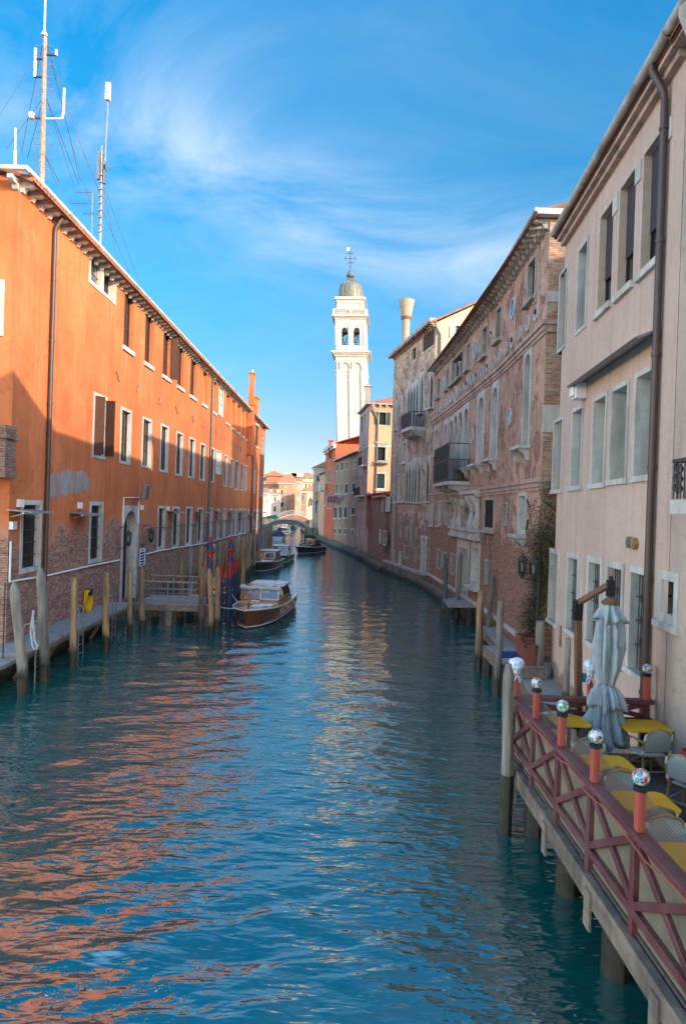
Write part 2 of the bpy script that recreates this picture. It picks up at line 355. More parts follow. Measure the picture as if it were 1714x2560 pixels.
M['white'] = facade('white_plaster', (.62, .51, .42), (.56, .46, .38), ztop=-3, zs=1, amt=0, streak=(.5, .42, .36), sk=.3, bump=.15)
M['salmon'] = facade('salmon_plaster', (.56, .27, .16), (.48, .22, .13), ztop=-3, zs=1, amt=0, streak=(.45, .25, .18), sk=.3, bump=.2)
M['palepink'] = facade('pale_pink_plaster', (.58, .41, .34), (.52, .34, .27), ztop=-3, zs=1, amt=0, streak=(.5, .35, .3), sk=.3, bump=.2)
M['stone'] = surf('istrian_stone', (.56, .52, .465), (.44, .41, .365), 4, .75, dirt=(.28, .25, .22))
M['stone2'] = surf('worn_stone', (.42, .37, .33), (.30, .265, .235), 5, .8, dirt=(.17, .15, .13), bump=.4)
M['pinkstone'] = surf('rose_stone', (.50, .34, .26), (.40, .27, .21), 5, .8, dirt=(.2, .15, .12), bump=.4)
M['white_stone'] = facade('tower_stone', (.60, .565, .495), (.55, .515, .45), b1=(.57, .54, .47), b2=(.62, .585, .515), mortar=(.31, .29, .26), ztop=99, zs=1, amt=1.0, bump=.2, algae=0, blk=(1.6, .62), sk=.6)
M['pane'] = glassm('window_glass', (.03, .035, .04))
M['panesky'] = glassm('pale_window_glass', (.10, .14, .19), .03, .9)
M['dark'] = surf('dark_interior', (.018, .016, .015), (.03, .026, .024), 2, .8)
M['brownshut'] = louvre('brown_shutter_wood', (.14, .055, .03))
M['darkshut'] = louvre('dark_shutter_wood', (.05, .03, .028))
M['greenshut'] = louvre('green_shutter_wood', (.035, .14, .075))
M['tealshut'] = louvre('dark_teal_shutter', (.015, .06, .07))
M['greyshut'] = louvre('grey_shutter', (.20, .22, .22))
M['blueroll'] = louvre('blue_grey_roller_blind', (.055, .06, .085), .07)
M['whitewood'] = surf('white_painted_wood', (.72, .68, .6), (.6, .56, .5), 4, .6)
M['bluegrey'] = surf('blue_grey_board', (.30, .335, .36), (.26, .29, .31), 3, .7, bump=.1)
M['iron'] = surf('black_iron', (.022, .022, .024), (.05, .04, .035), 8, .5, spec=.5)
M['rust'] = surf('rusty_steel', (.20, .13, .10), (.34, .28, .24), 6, .6)
M['galv'] = surf('galvanised_steel', (.27, .28, .29), (.20, .21, .22), 7, .4, metal=.7)
M['paint'] = surf('white_fibreglass', (.78, .76, .72), (.68, .66, .62), 3, .4)
M['gutter'] = surf('weathered_gutter', (.50, .45, .39), (.34, .29, .24), 5, .6, dirt=(.2, .17, .14))
M['downpipe'] = surf('brown_downpipe', (.055, .032, .026), (.075, .042, .034), 6, .45, spec=.5)
M['greypipe'] = surf('lead_downpipe', (.14, .15, .14), (.09, .1, .1), 5, .5)
M['tile'] = roofm('terracotta_tiles', (.42, .15, .07), (.30, .10, .05), (.16, .10, .06))
M['tilefar'] = roofm('far_terracotta', (.50, .19, .09), (.40, .14, .07), (.28, .15, .10), .5)
M['lead'] = surf('lead_dome', (.115, .12, .105), (.18, .18, .145), 1.6, .55, stretch=(1, 1, .4), dirt=(.30, .25, .16), metal=.15)
M['pole'] = surf('mooring_wood', (.42, .255, .13), (.17, .095, .05), 3.5, .85, stretch=(3, 3, .25), bump=.8, bscale=9, dirt=(.085, .06, .045), tide=.75)
M['polegrey'] = surf('grey_mooring_wood', (.31, .26, .205), (.14, .12, .1), 3.5, .85, stretch=(3, 3, .22), bump=.8, bscale=9, dirt=(.08, .07, .06), tide=.8)
M['bridgegrey'] = surf('bridge_grey_paint', (.13, .155, .17), (.09, .11, .12), 3, .7)
M['wet'] = surf('wet_weed_wood', (.022, .022, .014), (.05, .04, .025), 6, .5, bump=.5)
M['plank'] = surf('grey_planks', (.30, .275, .255), (.20, .18, .17), 4, .8, stretch=(1, 1, 1), bump=.4)
M['beam'] = surf('weathered_beam', (.27, .20, .145), (.12, .095, .075), 3, .85, stretch=(3, .35, 3), bump=.7, dirt=(.08, .06, .05))
M['oxblood'] = surf('oxblood_paint', (.095, .022, .026), (.14, .04, .04), 2.2, .42, stretch=(1, .5, 1), bump=.35, bscale=20, spec=.5, dirt=(.15, .07, .065))
M['coralpost'] = surf('coral_paint', (.46, .09, .055), (.36, .07, .05), 5, .5, stretch=(4, 4, .4), bump=.25)
M['backing'] = surf('beige_board', (.20, .165, .105), (.13, .11, .075), 3, .7)
M['yellowcloth'] = surf('mustard_table_cover', (.74, .35, .010), (.66, .30, .008), 3, .55, bump=.15)
M['canvas'] = surf('grey_blue_canvas', (.33, .37, .39), (.24, .275, .30), 6, .9, bump=.3)
M['bamboo'] = surf('bamboo', (.34, .20, .07), (.22, .12, .045), 9, .45, spec=.5)
M['binding'] = surf('pale_binding', (.62, .60, .52), (.5, .48, .42), 9, .7)
M['browntube'] = surf('brown_parasol_wood', (.17, .085, .045), (.12, .06, .035), 5, .5)
M['terracotta'] = surf('terracotta_planter', (.24, .07, .045), (.19, .055, .035), 4, .7)
M['blue'] = surf('blue_mat', (.015, .045, .19), (.012, .035, .14), 8, .8)
M['cyan'] = surf('cyan_tag', (.02, .35, .65), (.02, .3, .55), 5, .4)
M['mahog'] = surf('varnished_mahogany', (.19, .055, .018), (.11, .03, .011), 3, .22, stretch=(.5, 4, 4), bump=.05, spec=.6, coat=.8, obj=True)
M['mahogl'] = surf('golden_mahogany', (.46, .16, .042), (.33, .105, .028), 3, .22, stretch=(.4, 5, 4), bump=.05, spec=.6, coat=.8, obj=True)
M['hullblack'] = surf('black_hull_paint', (.014, .013, .016), (.025, .02, .02), 2, .25, bump=.05, spec=.6, coat=.5)
M['hullbrown'] = surf('dark_hull_varnish', (.055, .022, .014), (.035, .015, .010), 2, .25, bump=.05, spec=.6, coat=.6)
M['cream'] = surf('cream_cabin_paint', (.62, .62, .58), (.55, .55, .52), 3, .4)
M['cush'] = surf('white_cushion', (.74, .72, .72), (.66, .64, .64), 3, .8)
M['hose'] = surf('yellow_hose', (.70, .40, .0), (.6, .33, .0), 6, .5)
M['rope'] = surf('pale_rope', (.50, .50, .48), (.38, .38, .36), 40, .9)
M['bag'] = surf('white_plastic_bag', (.66, .70, .76), (.50, .58, .68), 7, .35, bump=.8, bscale=14)
M['leafdry'] = surf('dry_leaf', (.105, .075, .035), (.16, .10, .05), 9, .7, bump=0)
M['leaf'] = surf('green_leaf', (.055, .085, .03), (.075, .07, .03), 9, .7, bump=0)
M['wood_stem'] = surf('dark_stem', (.06, .045, .03), None, 9, .8)
M['black'] = surf('black_rubber', (.014, .014, .018), None, 8, .5)
M['green_awn'] = surf('green_tarpaulin', (.02, .20, .12), (.015, .14, .09), 4, .6)
M['navycloth'] = surf('navy_cloth', (.03, .045, .12), (.02, .03, .08), 5, .85)
M['redcloth'] = surf('red_cloth', (.42, .03, .05), None, 5, .85)
M['plum'] = surf('plum_cloth', (.09, .045, .08), None, 5, .85)
M['blueflag'] = surf('blue_flag_cloth', (.02, .13, .55), (.015, .1, .42), 4, .8)
M['marble'] = surf('white_marble', (.80, .78, .72), (.7, .68, .62), 3, .6)
M['concrete'] = surf('chimney_render', (.36, .295, .225), (.29, .24, .185), 3, .85, dirt=(.28, .23, .18))
M['soffit'] = surf('eaves_boards', (.33, .24, .17), (.24, .17, .12), 5, .8)
M['signw'] = surf('white_enamel', (.74, .74, .74), (.66, .66, .66), 4, .4)
M['pot'] = surf('red_plastic_pot', (.40, .06, .05), (.34, .05, .04), 3, .5)
M['feather'] = surf('gull_feathers', (.75, .75, .74), (.5, .5, .5), 9, .8)
M['quay'] = surf('mossy_quay_stone', (.22, .185, .145), (.12, .105, .08), 2.5, .85, dirt=(.04, .045, .025), bump=.7, tide=.5)
def barber(name, a, b_, pitch, z0, w=.5):
    m, t, b = newmat(name); P = objpos(t); sp = nd(t, 'ShaderNodeSeparateXYZ'); t.links.new(P, sp.inputs[0])
    an = mth(t, 'DIVIDE', mth(t, 'ARCTAN2', sp.outputs[1], sp.outputs[0]), 2 * PI)
    f = mth(t, 'FRACT', mth(t, 'ADD', mth(t, 'ADD', mth(t, 'DIVIDE', sp.outputs[2], pitch), an), z0 + 10))
    col = mixc(t, mth(t, 'GREATER_THAN', f, w), a, b_)
    col = mixc(t, ramp(t, noise(t, P, 6, 6, .7), [(.52, (0, 0, 0)), (.75, (.6, .6, .6))]), col, (.05, .045, .05))
    t.links.new(col, b.inputs['Base Color']); b.inputs['Roughness'].default_value = .5
    return m
M['barber'] = barber('red_and_blue_stripes', (.30, .02, .025), (.02, .035, .11), .95, 0)
M['poleblue'] = surf('navy_paint', (.018, .03, .085), (.03, .04, .08), 5, .5)
M['polered'] = surf('red_paint', (.36, .025, .022), (.28, .02, .02), 5, .5)
M['polteal'] = surf('flaking_teal_paint', (.02, .10, .15), (.12, .10, .09), 5, .7, stretch=(2, 2, .6))
def weave(name, a, b_, sc):
    m, t, b = newmat(name); P = objpos(t)
    sp = nd(t, 'ShaderNodeSeparateXYZ'); t.links.new(P, sp.inputs[0])
    w1 = mth(t, 'SINE', mth(t, 'MULTIPLY', mth(t, 'ADD', sp.outputs[0], mth(t, 'MULTIPLY', sp.outputs[1], .0)), sc))
    w2 = mth(t, 'SINE', mth(t, 'MULTIPLY', mth(t, 'ADD', sp.outputs[2], mth(t, 'MULTIPLY', sp.outputs[1], 1.0)), sc))
    k = ramp(t, mth(t, 'MULTIPLY', w1, w2), [(.25, (0, 0, 0)), (.5, (1, 1, 1))])
    t.links.new(mixc(t, k, a, b_), b.inputs['Base Color']); b.inputs['Roughness'].default_value = .6
    bumpn(t, b, mth(t, 'MULTIPLY', w1, w2), .4, .004)
    return m
M['weave'] = weave('woven_seat', (.44, .41, .35), (.10, .14, .14), 190)
def mosaic(name, seed):
    m, t, b = newmat(name); P = mapping(t, objpos(t), (1, 1, 1), loc=(seed, seed * 2, 0))
    v = nd(t, 'ShaderNodeTexVoronoi', i_Scale=24); t.links.new(P, v.inputs['Vector'])
    s2 = nd(t, 'ShaderNodeSeparateColor'); t.links.new(v.outputs['Color'], s2.inputs[0])
    c = ramp(t, s2.outputs[0], [(0, (.62, .6, .58)), (.3, (.62, .6, .58)), (.31, (.55, .04, .03)), (.45, (.02, .06, .35)), (.57, (.03, .33, .42)), (.68, (.55, .17, .03)), (.78, (.05, .3, .1)), (.88, (.7, .68, .62)), (.96, (.2, .02, .1))])
    t.nodes[-1].color_ramp.interpolation = 'CONSTANT'
    e = nd(t, 'ShaderNodeTexVoronoi', feature='DISTANCE_TO_EDGE', i_Scale=24); t.links.new(P, e.inputs['Vector'])
    c = mixc(t, ramp(t, e.outputs['Distance'], [(.03, (1, 1, 1)), (.09, (0, 0, 0))]), c, (.42, .41, .40))
    t.links.new(c, b.inputs['Base Color']); b.inputs['Roughness'].default_value = .12; b.inputs['Specular IOR Level'].default_value = .7
    return m
def clear(name, tint, fac=.12):
    m, t, b = newmat(name); t.nodes.remove(b)
    tr = nd(t, 'ShaderNodeBsdfTransparent'); tr.inputs[0].default_value = (*tint, 1)
    gl = nd(t, 'ShaderNodeBsdfGlossy', i_Roughness=.03)
    bm = nd(t, 'ShaderNodeBump', i_Strength=.12, i_Distance=.02)
    t.links.new(noise(t, mapping(t, worldpos(t), (1, 1, 5)), 5, 3), bm.inputs['Height']); t.links.new(bm.outputs[0], gl.inputs['Normal'])
    fr = nd(t, 'ShaderNodeFresnel', i_IOR=1.5)
    mx = nd(t, 'ShaderNodeMixShader'); gb = nd(t, 'ShaderNodeNewGeometry').outputs['Backfacing']
    t.links.new(mth(t, 'MULTIPLY', mth(t, 'ADD', fr.outputs[0], fac, clamp=True), mth(t, 'SUBTRACT', 1.0, gb)), mx.inputs[0])
    t.links.new(tr.outputs[0], mx.inputs[1]); t.links.new(gl.outputs[0], mx.inputs[2])
    t.links.new(mx.outputs[0], t.nodes['Material Output'].inputs['Surface']); return m
M['clear'] = clear('clear_panel_glass', (.96, .97, .97), .2)
M['smoke'] = clear('lantern_glass', (.55, .6, .62), .1)
# water: real waves in the mesh, small ripples as bump
def waterm():
    m, t, b = newmat('canal_water'); P = worldpos(t)
    col = mixc(t, ramp(t, noise(t, P, .12, 3), [(.4, (0, 0, 0)), (.65, (1, 1, 1))]), (.0001, .074, .078), (.0004, .078, .060))
    t.links.new(col, b.inputs['Base Color']); b.inputs['Roughness'].default_value = .025; b.inputs['IOR'].default_value = 3.3
    b.inputs['Specular IOR Level'].default_value = .5
    h1 = noise(t, mapping(t, P, (.75, 2.3, 1), rot=(0, 0, .28)), 2.9, 1.5, .45, .5)
    h2 = noise(t, mapping(t, P, (.7, 2.1, 1), rot=(0, 0, -.3)), 1.9, 1, .45, .4)
    h3 = noise(t, mapping(t, P, (.8, 2.0, 1), rot=(0, 0, .1)), 5.5, 1, .45, .3)
    h = mth(t, 'ADD', mth(t, 'ADD', mth(t, 'MULTIPLY', h1, .7), h2), mth(t, 'MULTIPLY', h3, .34))
    sy = nd(t, 'ShaderNodeSeparateXYZ'); t.links.new(P, sy.inputs[0])
    calm = ramp(t, mth(t, 'DIVIDE', sy.outputs[1], 60.0), [(.15, (1, 1, 1)), (.45, (.5, .5, .5))])      # the far reach is sheltered and calmer
    bm = nd(t, 'ShaderNodeBump', i_Strength=1.0, i_Distance=.035); t.links.new(mth(t, 'MULTIPLY', h, calm), bm.inputs['Height']); t.links.new(bm.outputs[0], b.inputs['Normal'])
    return m
M['water'] = waterm()
# ------------------------------------------------------------------ the setting
def make_water():
    ys = [5.2]
    while ys[-1] < 160: ys.append(ys[-1] + max(.045, ys[-1] * .0058))
    ys = np.array(ys); xs = np.arange(-13, 9.01, .075)
    X, Y = np.meshgrid(xs, ys)
    rng = np.random.RandomState(5); Zw = np.zeros_like(X); sp = np.maximum(.075, Y * .0058)
    for i in range(64):
        lam = .34 * (1.9 / .34) ** rng.rand(); k = 2 * PI / lam
        th = (rng.choice([-1, 1]) * (.12 + .45 * rng.rand()) if rng.rand() < .85 else rng.uniform(-1.2, 1.2))
        dx, dy = math.sin(th), math.cos(th)
        amp = .0024 * lam ** .85 * (.6 + .8 * rng.rand())
        fade = np.clip((lam / sp - 2.5) / 3.0, 0, 1)
        ph = k * (dx * X + dy * Y) + rng.rand() * 6.28 + .35 * np.sin(.9 * X + .5 * Y + i)
        Zw += amp * fade * np.sin(ph)
    g = .75 + .35 * np.sin(.31 * X + .23 * Y + 1) * np.sin(.17 * Y - .21 * X)
    Zw *= g * np.clip(1.15 - Y / 90, .55, 1.05)
    n, mm = X.shape
    co = np.empty((n * mm, 3)); co[:, 0] = X.ravel(); co[:, 1] = Y.ravel(); co[:, 2] = Zw.ravel()
    idx = np.arange(n * mm).reshape(n, mm)
    q = np.stack([idx[:-1, :-1], idx[:-1, 1:], idx[1:, 1:], idx[1:, :-1]], -1).reshape(-1, 4)
    # flat surroundings, butted to the rippled sheet
    x0, x1, y0, y1 = xs[0], xs[-1], ys[0], ys[-1]
    ex = [(-60, -20), (60, -20), (60, 420), (-60, 420), (x0, y0), (x1, y0), (x1, y1), (x0, y1)]
    o = n * mm
    co = np.vstack([co, np.array([(a, b, 0) for a, b in ex])])
    fs = np.vstack([q, np.array([(o, o + 1, o + 5, o + 4), (o + 1, o + 2, o + 6, o + 5), (o + 2, o + 3, o + 7, o + 6), (o + 3, o, o + 4, o + 7)])])
    me = bpy.data.meshes.new('water'); me.vertices.add(len(co)); me.vertices.foreach_set('co', co.ravel())
    me.loops.add(fs.size); me.loops.foreach_set('vertex_index', fs.ravel().astype(np.int32))
    me.polygons.add(len(fs)); me.polygons.foreach_set('loop_start', np.arange(0, fs.size, 4, dtype=np.int32))
    me.polygons.foreach_set('use_smooth', np.ones(len(fs), dtype=bool))
    me.update(calc_edges=True); me.materials.append(M['water'])
    ob = bpy.data.objects.new('water', me); COL.objects.link(ob); tag(ob, 'rippled teal canal water', None, None, 'structure')
make_water()
g = MB(); g.quad((-2500, -1500, -1.6), (2500, -1500, -1.6), (2500, 3500, -1.6), (-2500, 3500, -1.6))
tag(g.build('ground', M['quay']), 'flat ground under the town', None, None, 'structure')

# ------------------------------------------------------------------ building kit
class Bld:
    def __init__(s, name, label, cat, W, zb, zt, mat, depth=8, group=None):
        p = W.p(0, 0, 0); s.W = W; s.zb = zb; s.zt = zt; s.mat = mat; s.depth = depth; s.holes = []; s.todo = []
        s.root = thing(name, label, cat, (p.x, p.y, 0), group)
    def win(s, k, xl, xr, yt, yb, **o):
        r = s.W.rect(k, xl, xr, yt, yb); return s.winr(*r, **o)
    def winr(s, u0, u1, z0, z1, W=None, **o):
        W = W or s.W
        if W is s.W: s.holes.append((u0, u1, z0, z1, o.get('dp', .22)))
        else: o['W'] = W
        s.todo.append((u0, u1, z0, z1, o)); return u0, u1, z0, z1
    def front(s, mb, W, u0, u1, z0, z1, holes, m=0):
        hs = [h for h in holes if h[1] > u0 and h[0] < u1]
        us = sorted(set([round(x, 4) for x in [u0, u1] + [c for c in W.cum[1:-1]] + [h[i] for h in hs for i in (0, 1)] if u0 - 1e-4 <= x <= u1 + 1e-4]))
        for a, b in zip(us, us[1:]):
            if b - a < 1e-4: continue
            mid = (a + b) / 2
            col = sorted([(h[2], h[3]) for h in hs if h[0] - 1e-4 < mid < h[1] + 1e-4])
            z = z0
            for c, d in col + [(z1, z1)]:
                if c > z: mb.quad(W.p(a, 0, z, b), W.p(b, 0, z, a), W.p(b, 0, c, a), W.p(a, 0, c, b), m)
                z = max(z, d)
        for a, b, c, d, dp in hs:
            P = lambda u, n, zz: W.p(u, n, zz, (a + b) - u if u in (a, b) else None)
            mb.quad(P(a, 0, c), P(a, -dp, c), P(a, -dp, d), P(a, 0, d), m); mb.quad(P(b, 0, c), P(b, -dp, c), P(b, -dp, d), P(b, 0, d), m)
            mb.quad(P(a, 0, c), P(b, 0, c), P(b, -dp, c), P(a, -dp, c), m); mb.quad(P(a, 0, d), P(b, 0, d), P(b, -dp, d), P(a, -dp, d), m)
    def finish(s, near=True, far=True, extra=None, mats=None):
        mb = MB(); W = s.W; L = W.L; d = s.depth
        s.front(mb, W, 0, L, s.zb, s.zt, s.holes)
        if near: mb.quad(W.p(0, 0, s.zb), W.p(0, -d, s.zb), W.p(0, -d, s.zt), W.p(0, 0, s.zt), 1 if mats else 0)
        if far: mb.quad(W.p(L, 0, s.zb), W.p(L, -d, s.zb), W.p(L, -d, s.zt), W.p(L, 0, s.zt))
        mb.quad(W.p(0, -d, s.zb), W.p(L, -d, s.zb), W.p(L, -d, s.zt), W.p(0, -d, s.zt))
        if extra: extra(mb)
        s.wall = mb.build('wall', mats or s.mat, s.root)
        for t in s.todo: make_window(s.root, t[4].get('W', W), *t[:4], **{k: v for k, v in t[4].items() if k != 'W'})
        return s.root
def arch_pts(a, rise, kind, n=9):
    pts = []
    for i in range(n + 1):
        th = PI / 2 * i / n
        y = rise * math.sin(th) if kind == 'r' else rise * (.62 * math.sin(th) + .38 * (i / n) ** 4)
        pts.append((-a * math.cos(th), y))
    return pts + [(-x, y) for x, y in pts[-2::-1]]
def frame_mesh(mb, W, u0, u1, z0, z1, fr, n0, n1, arch=None, bottom=True, rise=None, m=0, top=None):
    iu0, iu1 = u0 + fr, u1 - fr; zb = z0 + (fr if bottom else 0); top = fr if top is None else top
    if not arch:
        mb.wb(W, u0, iu0, n0, n1, z0, z1, m); mb.wb(W, iu1, u1, n0, n1, z0, z1, m)
        mb.wb(W, iu0, iu1, n0, n1, z1 - top, z1, m); zt = z1 - top
    else:
        a = (iu1 - iu0) / 2; uc = (iu0 + iu1) / 2; rise = rise or (a if arch == 'r' else 2 * a)
        zs = z1 - top - rise
        mb.wb(W, u0, iu0, n0, n1, z0, zs, m); mb.wb(W, iu1, u1, n0, n1, z0, zs, m)
        pts = [(uc + x, zs + y) for x, y in arch_pts(a, rise, arch)]
        up = [(u0, zs)] + pts + [(u1, zs)]
        for (ua, za), (ub, zb2) in zip(up, up[1:]):
            mb.quad(W.p(ua, n1, za), W.p(ub, n1, zb2), W.p(ub, n1, z1), W.p(ua, n1, z1), m)
            mb.quad(W.p(ua, n1, za), W.p(ub, n1, zb2), W.p(ub, n0, zb2), W.p(ua, n0, za), m)
        mb.quad(W.p(u0, n0, z1), W.p(u1, n0, z1), W.p(u1, n1, z1), W.p(u0, n1, z1), m)
        mb.quad(W.p(u0, n0, zs), W.p(u0, n1, zs), W.p(u0, n1, z1), W.p(u0, n0, z1), m); mb.quad(W.p(u1, n0, zs), W.p(u1, n1, zs), W.p(u1, n1, z1), W.p(u1, n0, z1), m)
    if bottom: mb.wb(W, iu0, iu1, n0, n1, z0, zb, m)
    return iu0, iu1, zb
def make_window(par, W, u0, u1, z0, z1, fr=.12, dp=.22, proud=.03, arch=None, sill=None, lint=0, sh=None, grille=False, pane='pane', mat='stone', rise=None, bars=True, bottom=True, shm='brownshut', label=None, top=None, name='window', cap=False, brk=False, pdepth=None):
    mb = MB(); w = u1 - u0; pdepth = pdepth or dp
    if fr: iu0, iu1, iz0 = frame_mesh(mb, W, u0, u1, z0, z1, fr, -dp + .01, proud, arch, bottom, rise, 0, top)
    else: iu0, iu1, iz0 = u0, u1, z0
    iz1 = z1 - (fr if top is None else top)
    if lint:                                              # stone strips over and under a plain opening
        mb.wb(W, u0 - .12, u1 + .12, -.05, .035, z1, z1 + lint)
    if cap: mb.wb(W, u0 - .12, u1 + .12, -.02, .14, z1, z1 + .12); mb.wb(W, u0 - .18, u1 + .18, -.02, .2, z1 + .12, z1 + .18)
    fo = mb.build(name, M[mat], par, label=label) if mb.v else None
    if fo is None:
        mb.wb(W, u0, u1, -dp + .005, -dp + .03, z0, z0 + .05); fo = mb.build(name, M[mat], par, label=label)
    if lint: q = MB(); q.wb(W, u0 - .14, u1 + .14, -.1, .09, z0 - lint * .9, z0 + .002); q.build('sill', M[mat], fo)
    p = MB(); p.wb(W, iu0 - .01, iu1 + .01, -pdepth - .02, -pdepth + .02, iz0, z1 - .02)
    p.build('pane', M[pane], fo)
    if bars and pane in ('pane', 'panesky') and (u1 - u0) > .5:
        b = MB(); c = (iu0 + iu1) / 2; b.wb(W, c - .03, c + .03, -pdepth + .02, -pdepth + .05, iz0, z1 - .05)
        b.wb(W, iu0, iu0 + .05, -pdepth + .02, -pdepth + .055, iz0, z1 - .05); b.wb(W, iu1 - .05, iu1, -pdepth + .02, -pdepth + .055, iz0, z1 - .05)
        for f in (.35, .68): b.wb(W, iu0, iu1, -pdepth + .02, -pdepth + .045, iz0 + (iz1 - iz0) * f - .02, iz0 + (iz1 - iz0) * f + .02)
        b.build('sash', M['darkshut' if mat != 'pinkstone' else 'iron'], fo)
    if sill:
        q = MB(); q.wb(W, u0 - .1, u1 + .1, -.02, sill, z0 - .12, z0 + .0)
        if brk:
            for uc in (u0 + .05, u1 - .05):
                prof = [(0, -.12), (sill * .9, -.12), (sill * .8, -.22), (sill * .45, -.3), (sill * .3, -.5), (0, -.55)]
                q.prism([W.p(uc - .06, n, z0 + zz) for n, zz in prof], W.p(uc + .06, 0, 0) - W.p(uc - .06, 0, 0))
        q.build('sill', M[mat], fo)
    if grille:
        r = MB(); k = max(3, int((iu1 - iu0) / .14))
        for i in range(1, k): uu = iu0 + (iu1 - iu0) * i / k; r.tube([W.p(uu, -.1, iz0), W.p(uu, -.1, iz1)], .012, 5)
        h = int((iz1 - iz0) / .5) + 1
        for i in range(1, h): zz = iz0 + (iz1 - iz0) * i / h; r.wb(W, iu0, iu1, -.11, -.09, zz - .015, zz + .015)
        if grille == 'fancy':
            for i in range(1, k):
                for f in (.3, .52, .74):
                    uu = iu0 + (iu1 - iu0) * (i - .5) / k; zz = iz0 + (iz1 - iz0) * f
                    r.tube([W.p(uu + .05 * math.cos(t), -.12, zz + .1 * math.sin(t)) for t in [j * PI / 5 for j in range(11)]], .009, 4, cap=False)
        r.build('grille', M['iron'], fo)
    if sh:
        hw = (iu1 - iu0) / 2
        def leaf(ua, na, ub, nb, lab=None):
            q = MB(); a = W.p(ua, na, 0); b = W.p(ub, nb, 0); d = (b - a); nn = Vector((d.y, -d.x, 0)).normalized() * .025; z = Vector((0, 0, 1))
            q.hexa([a - nn + z * (iz0 + .02), b - nn + z * (iz0 + .02), b + nn + z * (iz0 + .02), a + nn + z * (iz0 + .02), a - nn + z * (iz1 - .02), b - nn + z * (iz1 - .02), b + nn + z * (iz1 - .02), a + nn + z * (iz1 - .02)])
            for za, zb3 in ((iz0 + .02, iz0 + .12), ((iz0 + iz1) / 2 - .05, (iz0 + iz1) / 2 + .05), (iz1 - .12, iz1 - .02)):
                n2 = nn * 1.45
                q.hexa([a - n2 + z * za, b - n2 + z * za, b + n2 + z * za, a + n2 + z * za, a - n2 + z * zb3, b - n2 + z * zb3, b + n2 + z * zb3, a + n2 + z * zb3])
            q.build('shutter', M[shm], fo, label=lab)
        if sh == 'closed': leaf(iu0, -.1, iu0 + hw - .01, -.1); leaf(iu0 + hw + .01, -.1, iu1, -.1)
        elif sh == 'half': leaf(iu0 + hw * .1, -.05, iu0 + hw, -.12)
        elif sh == 'near': leaf(iu0 + .03, -dp + .04, iu0 + .04, -.02); leaf(iu0 + .04, -.07, iu0 + hw * .98, -.1)
        elif sh == 'out': leaf(iu0, .03, iu0 + hw * .42, hw * .5); leaf(iu1, .03, iu1 - hw * .05, hw * .62)
        elif sh == 'out1': leaf(iu1, .03, iu1 + hw * .25, hw * .5); leaf(iu0 + .03, -.1, iu0 + hw, -.13)
        elif sh == 'flat': leaf(iu0 - hw - fr, proud + .04, iu0 - fr - .01, proud + .04); leaf(iu1 + fr + .01, proud + .04, iu1 + fr + hw, proud + .04)
    return fo
def corr_roof(mb, W, u0, u1, n0, z0, n1, z1, per=.26, amp=.045, m=0, th=.06):
    """one sheet of barrel tiles climbing from (n0,z0) to (n1,z1)"""
    k = max(2, int((u1 - u0) / per)) * 6; vs = []
    for i in range(k + 1):
        u = u0 + (u1 - u0) * i / k; h = abs(math.sin(PI * i / 6)) * amp * 2
        vs += [W.p(u, n0, z0 + h), W.p(u, n1, z1 + h), W.p(u, n0, z0 - th)]
    fs = []
    for i in range(k): fs += [(3 * i, 3 * i + 3, 3 * i + 4, 3 * i + 1), (3 * i, 3 * i + 3, 3 * i + 5, 3 * i + 2)]
    mb.add(vs, fs, m)
def gable_roof(par, W, u0, u1, ze, depth, rise, over=.4, corr=True, mat='tile', th=.12):
    mb = MB(); zr = ze + rise; s = rise / (depth / 2)
    if corr: corr_roof(mb, W, u0, u1, over, ze - over * s, -depth / 2, zr)
    else: mb.quad(W.p(u0, over, ze - over * s), W.p(u1, over, ze - over * s), W.p(u1, -depth / 2, zr), W.p(u0, -depth / 2, zr))
    mb.quad(W.p(u0, -depth - over, ze - over * s), W.p(u1, -depth - over, ze - over * s), W.p(u1, -depth / 2, zr), W.p(u0, -depth / 2, zr))
    for u in (u0, u1):
        mb.add([W.p(u, over, ze - over * s - th), W.p(u, -depth / 2, zr - th), W.p(u, -depth - over, ze - over * s - th), W.p(u, -depth - over, ze - over * s), W.p(u, -depth / 2, zr + .02), W.p(u, over, ze - over * s)], [(0, 1, 4, 5), (1, 2, 3, 4)])
    mb.quad(W.p(u0, over, ze - over * s - th), W.p(u1, over, ze - over * s - th), W.p(u1, -depth / 2, zr - th), W.p(u0, -depth / 2, zr - th))
    return mb.build('roof', M[mat], par)
def gable_tri(W, u, ze, depth, rise):
    return lambda mb: [mb.add([W.p(q, 0, ze), W.p(q, -depth, ze), W.p(q, -depth / 2, ze + rise - .05)], [(0, 1, 2)]) for q in (u if isinstance(u, (list, tuple)) else [u])]
def half_gutter(par, W, u0, u1, n, z, r, mat='gutter', step=3.0, name='gutter'):
    mb = MB(); k = max(1, int((u1 - u0) / step))
    for i in range(k):
        a = u0 + (u1 - u0) * i / k; b = u0 + (u1 - u0) * (i + 1) / k
        mb.tube([W.p(a, n, z), W.p(b - .03, n, z)], r, 10); mb.tube([W.p(b - .05, n, z), W.p(b + .02, n, z)], r * 1.12, 10)
    return mb.build(name, M[mat], par, smooth=True)
def downpipe(par, W, u, n, z0, z1, r, mat='downpipe', top=None):
    mb = MB(); pts = [W.p(u, n, z0), W.p(u, n, z1 - .7), W.p(u, n + .02, z1 - .5), W.p(u, (top or n + .25), z1 - .1), W.p(u, (top or n + .25), z1)]
    mb.tube(pts, r, 10)
    z = z0 + 1.2
    while z < z1 - .8: mb.tube([W.p(u, n, z), W.p(u, n, z + .07)], r * 1.22, 10); z += 2.1
    return mb.build('drainpipe', M[mat], par, smooth=True)
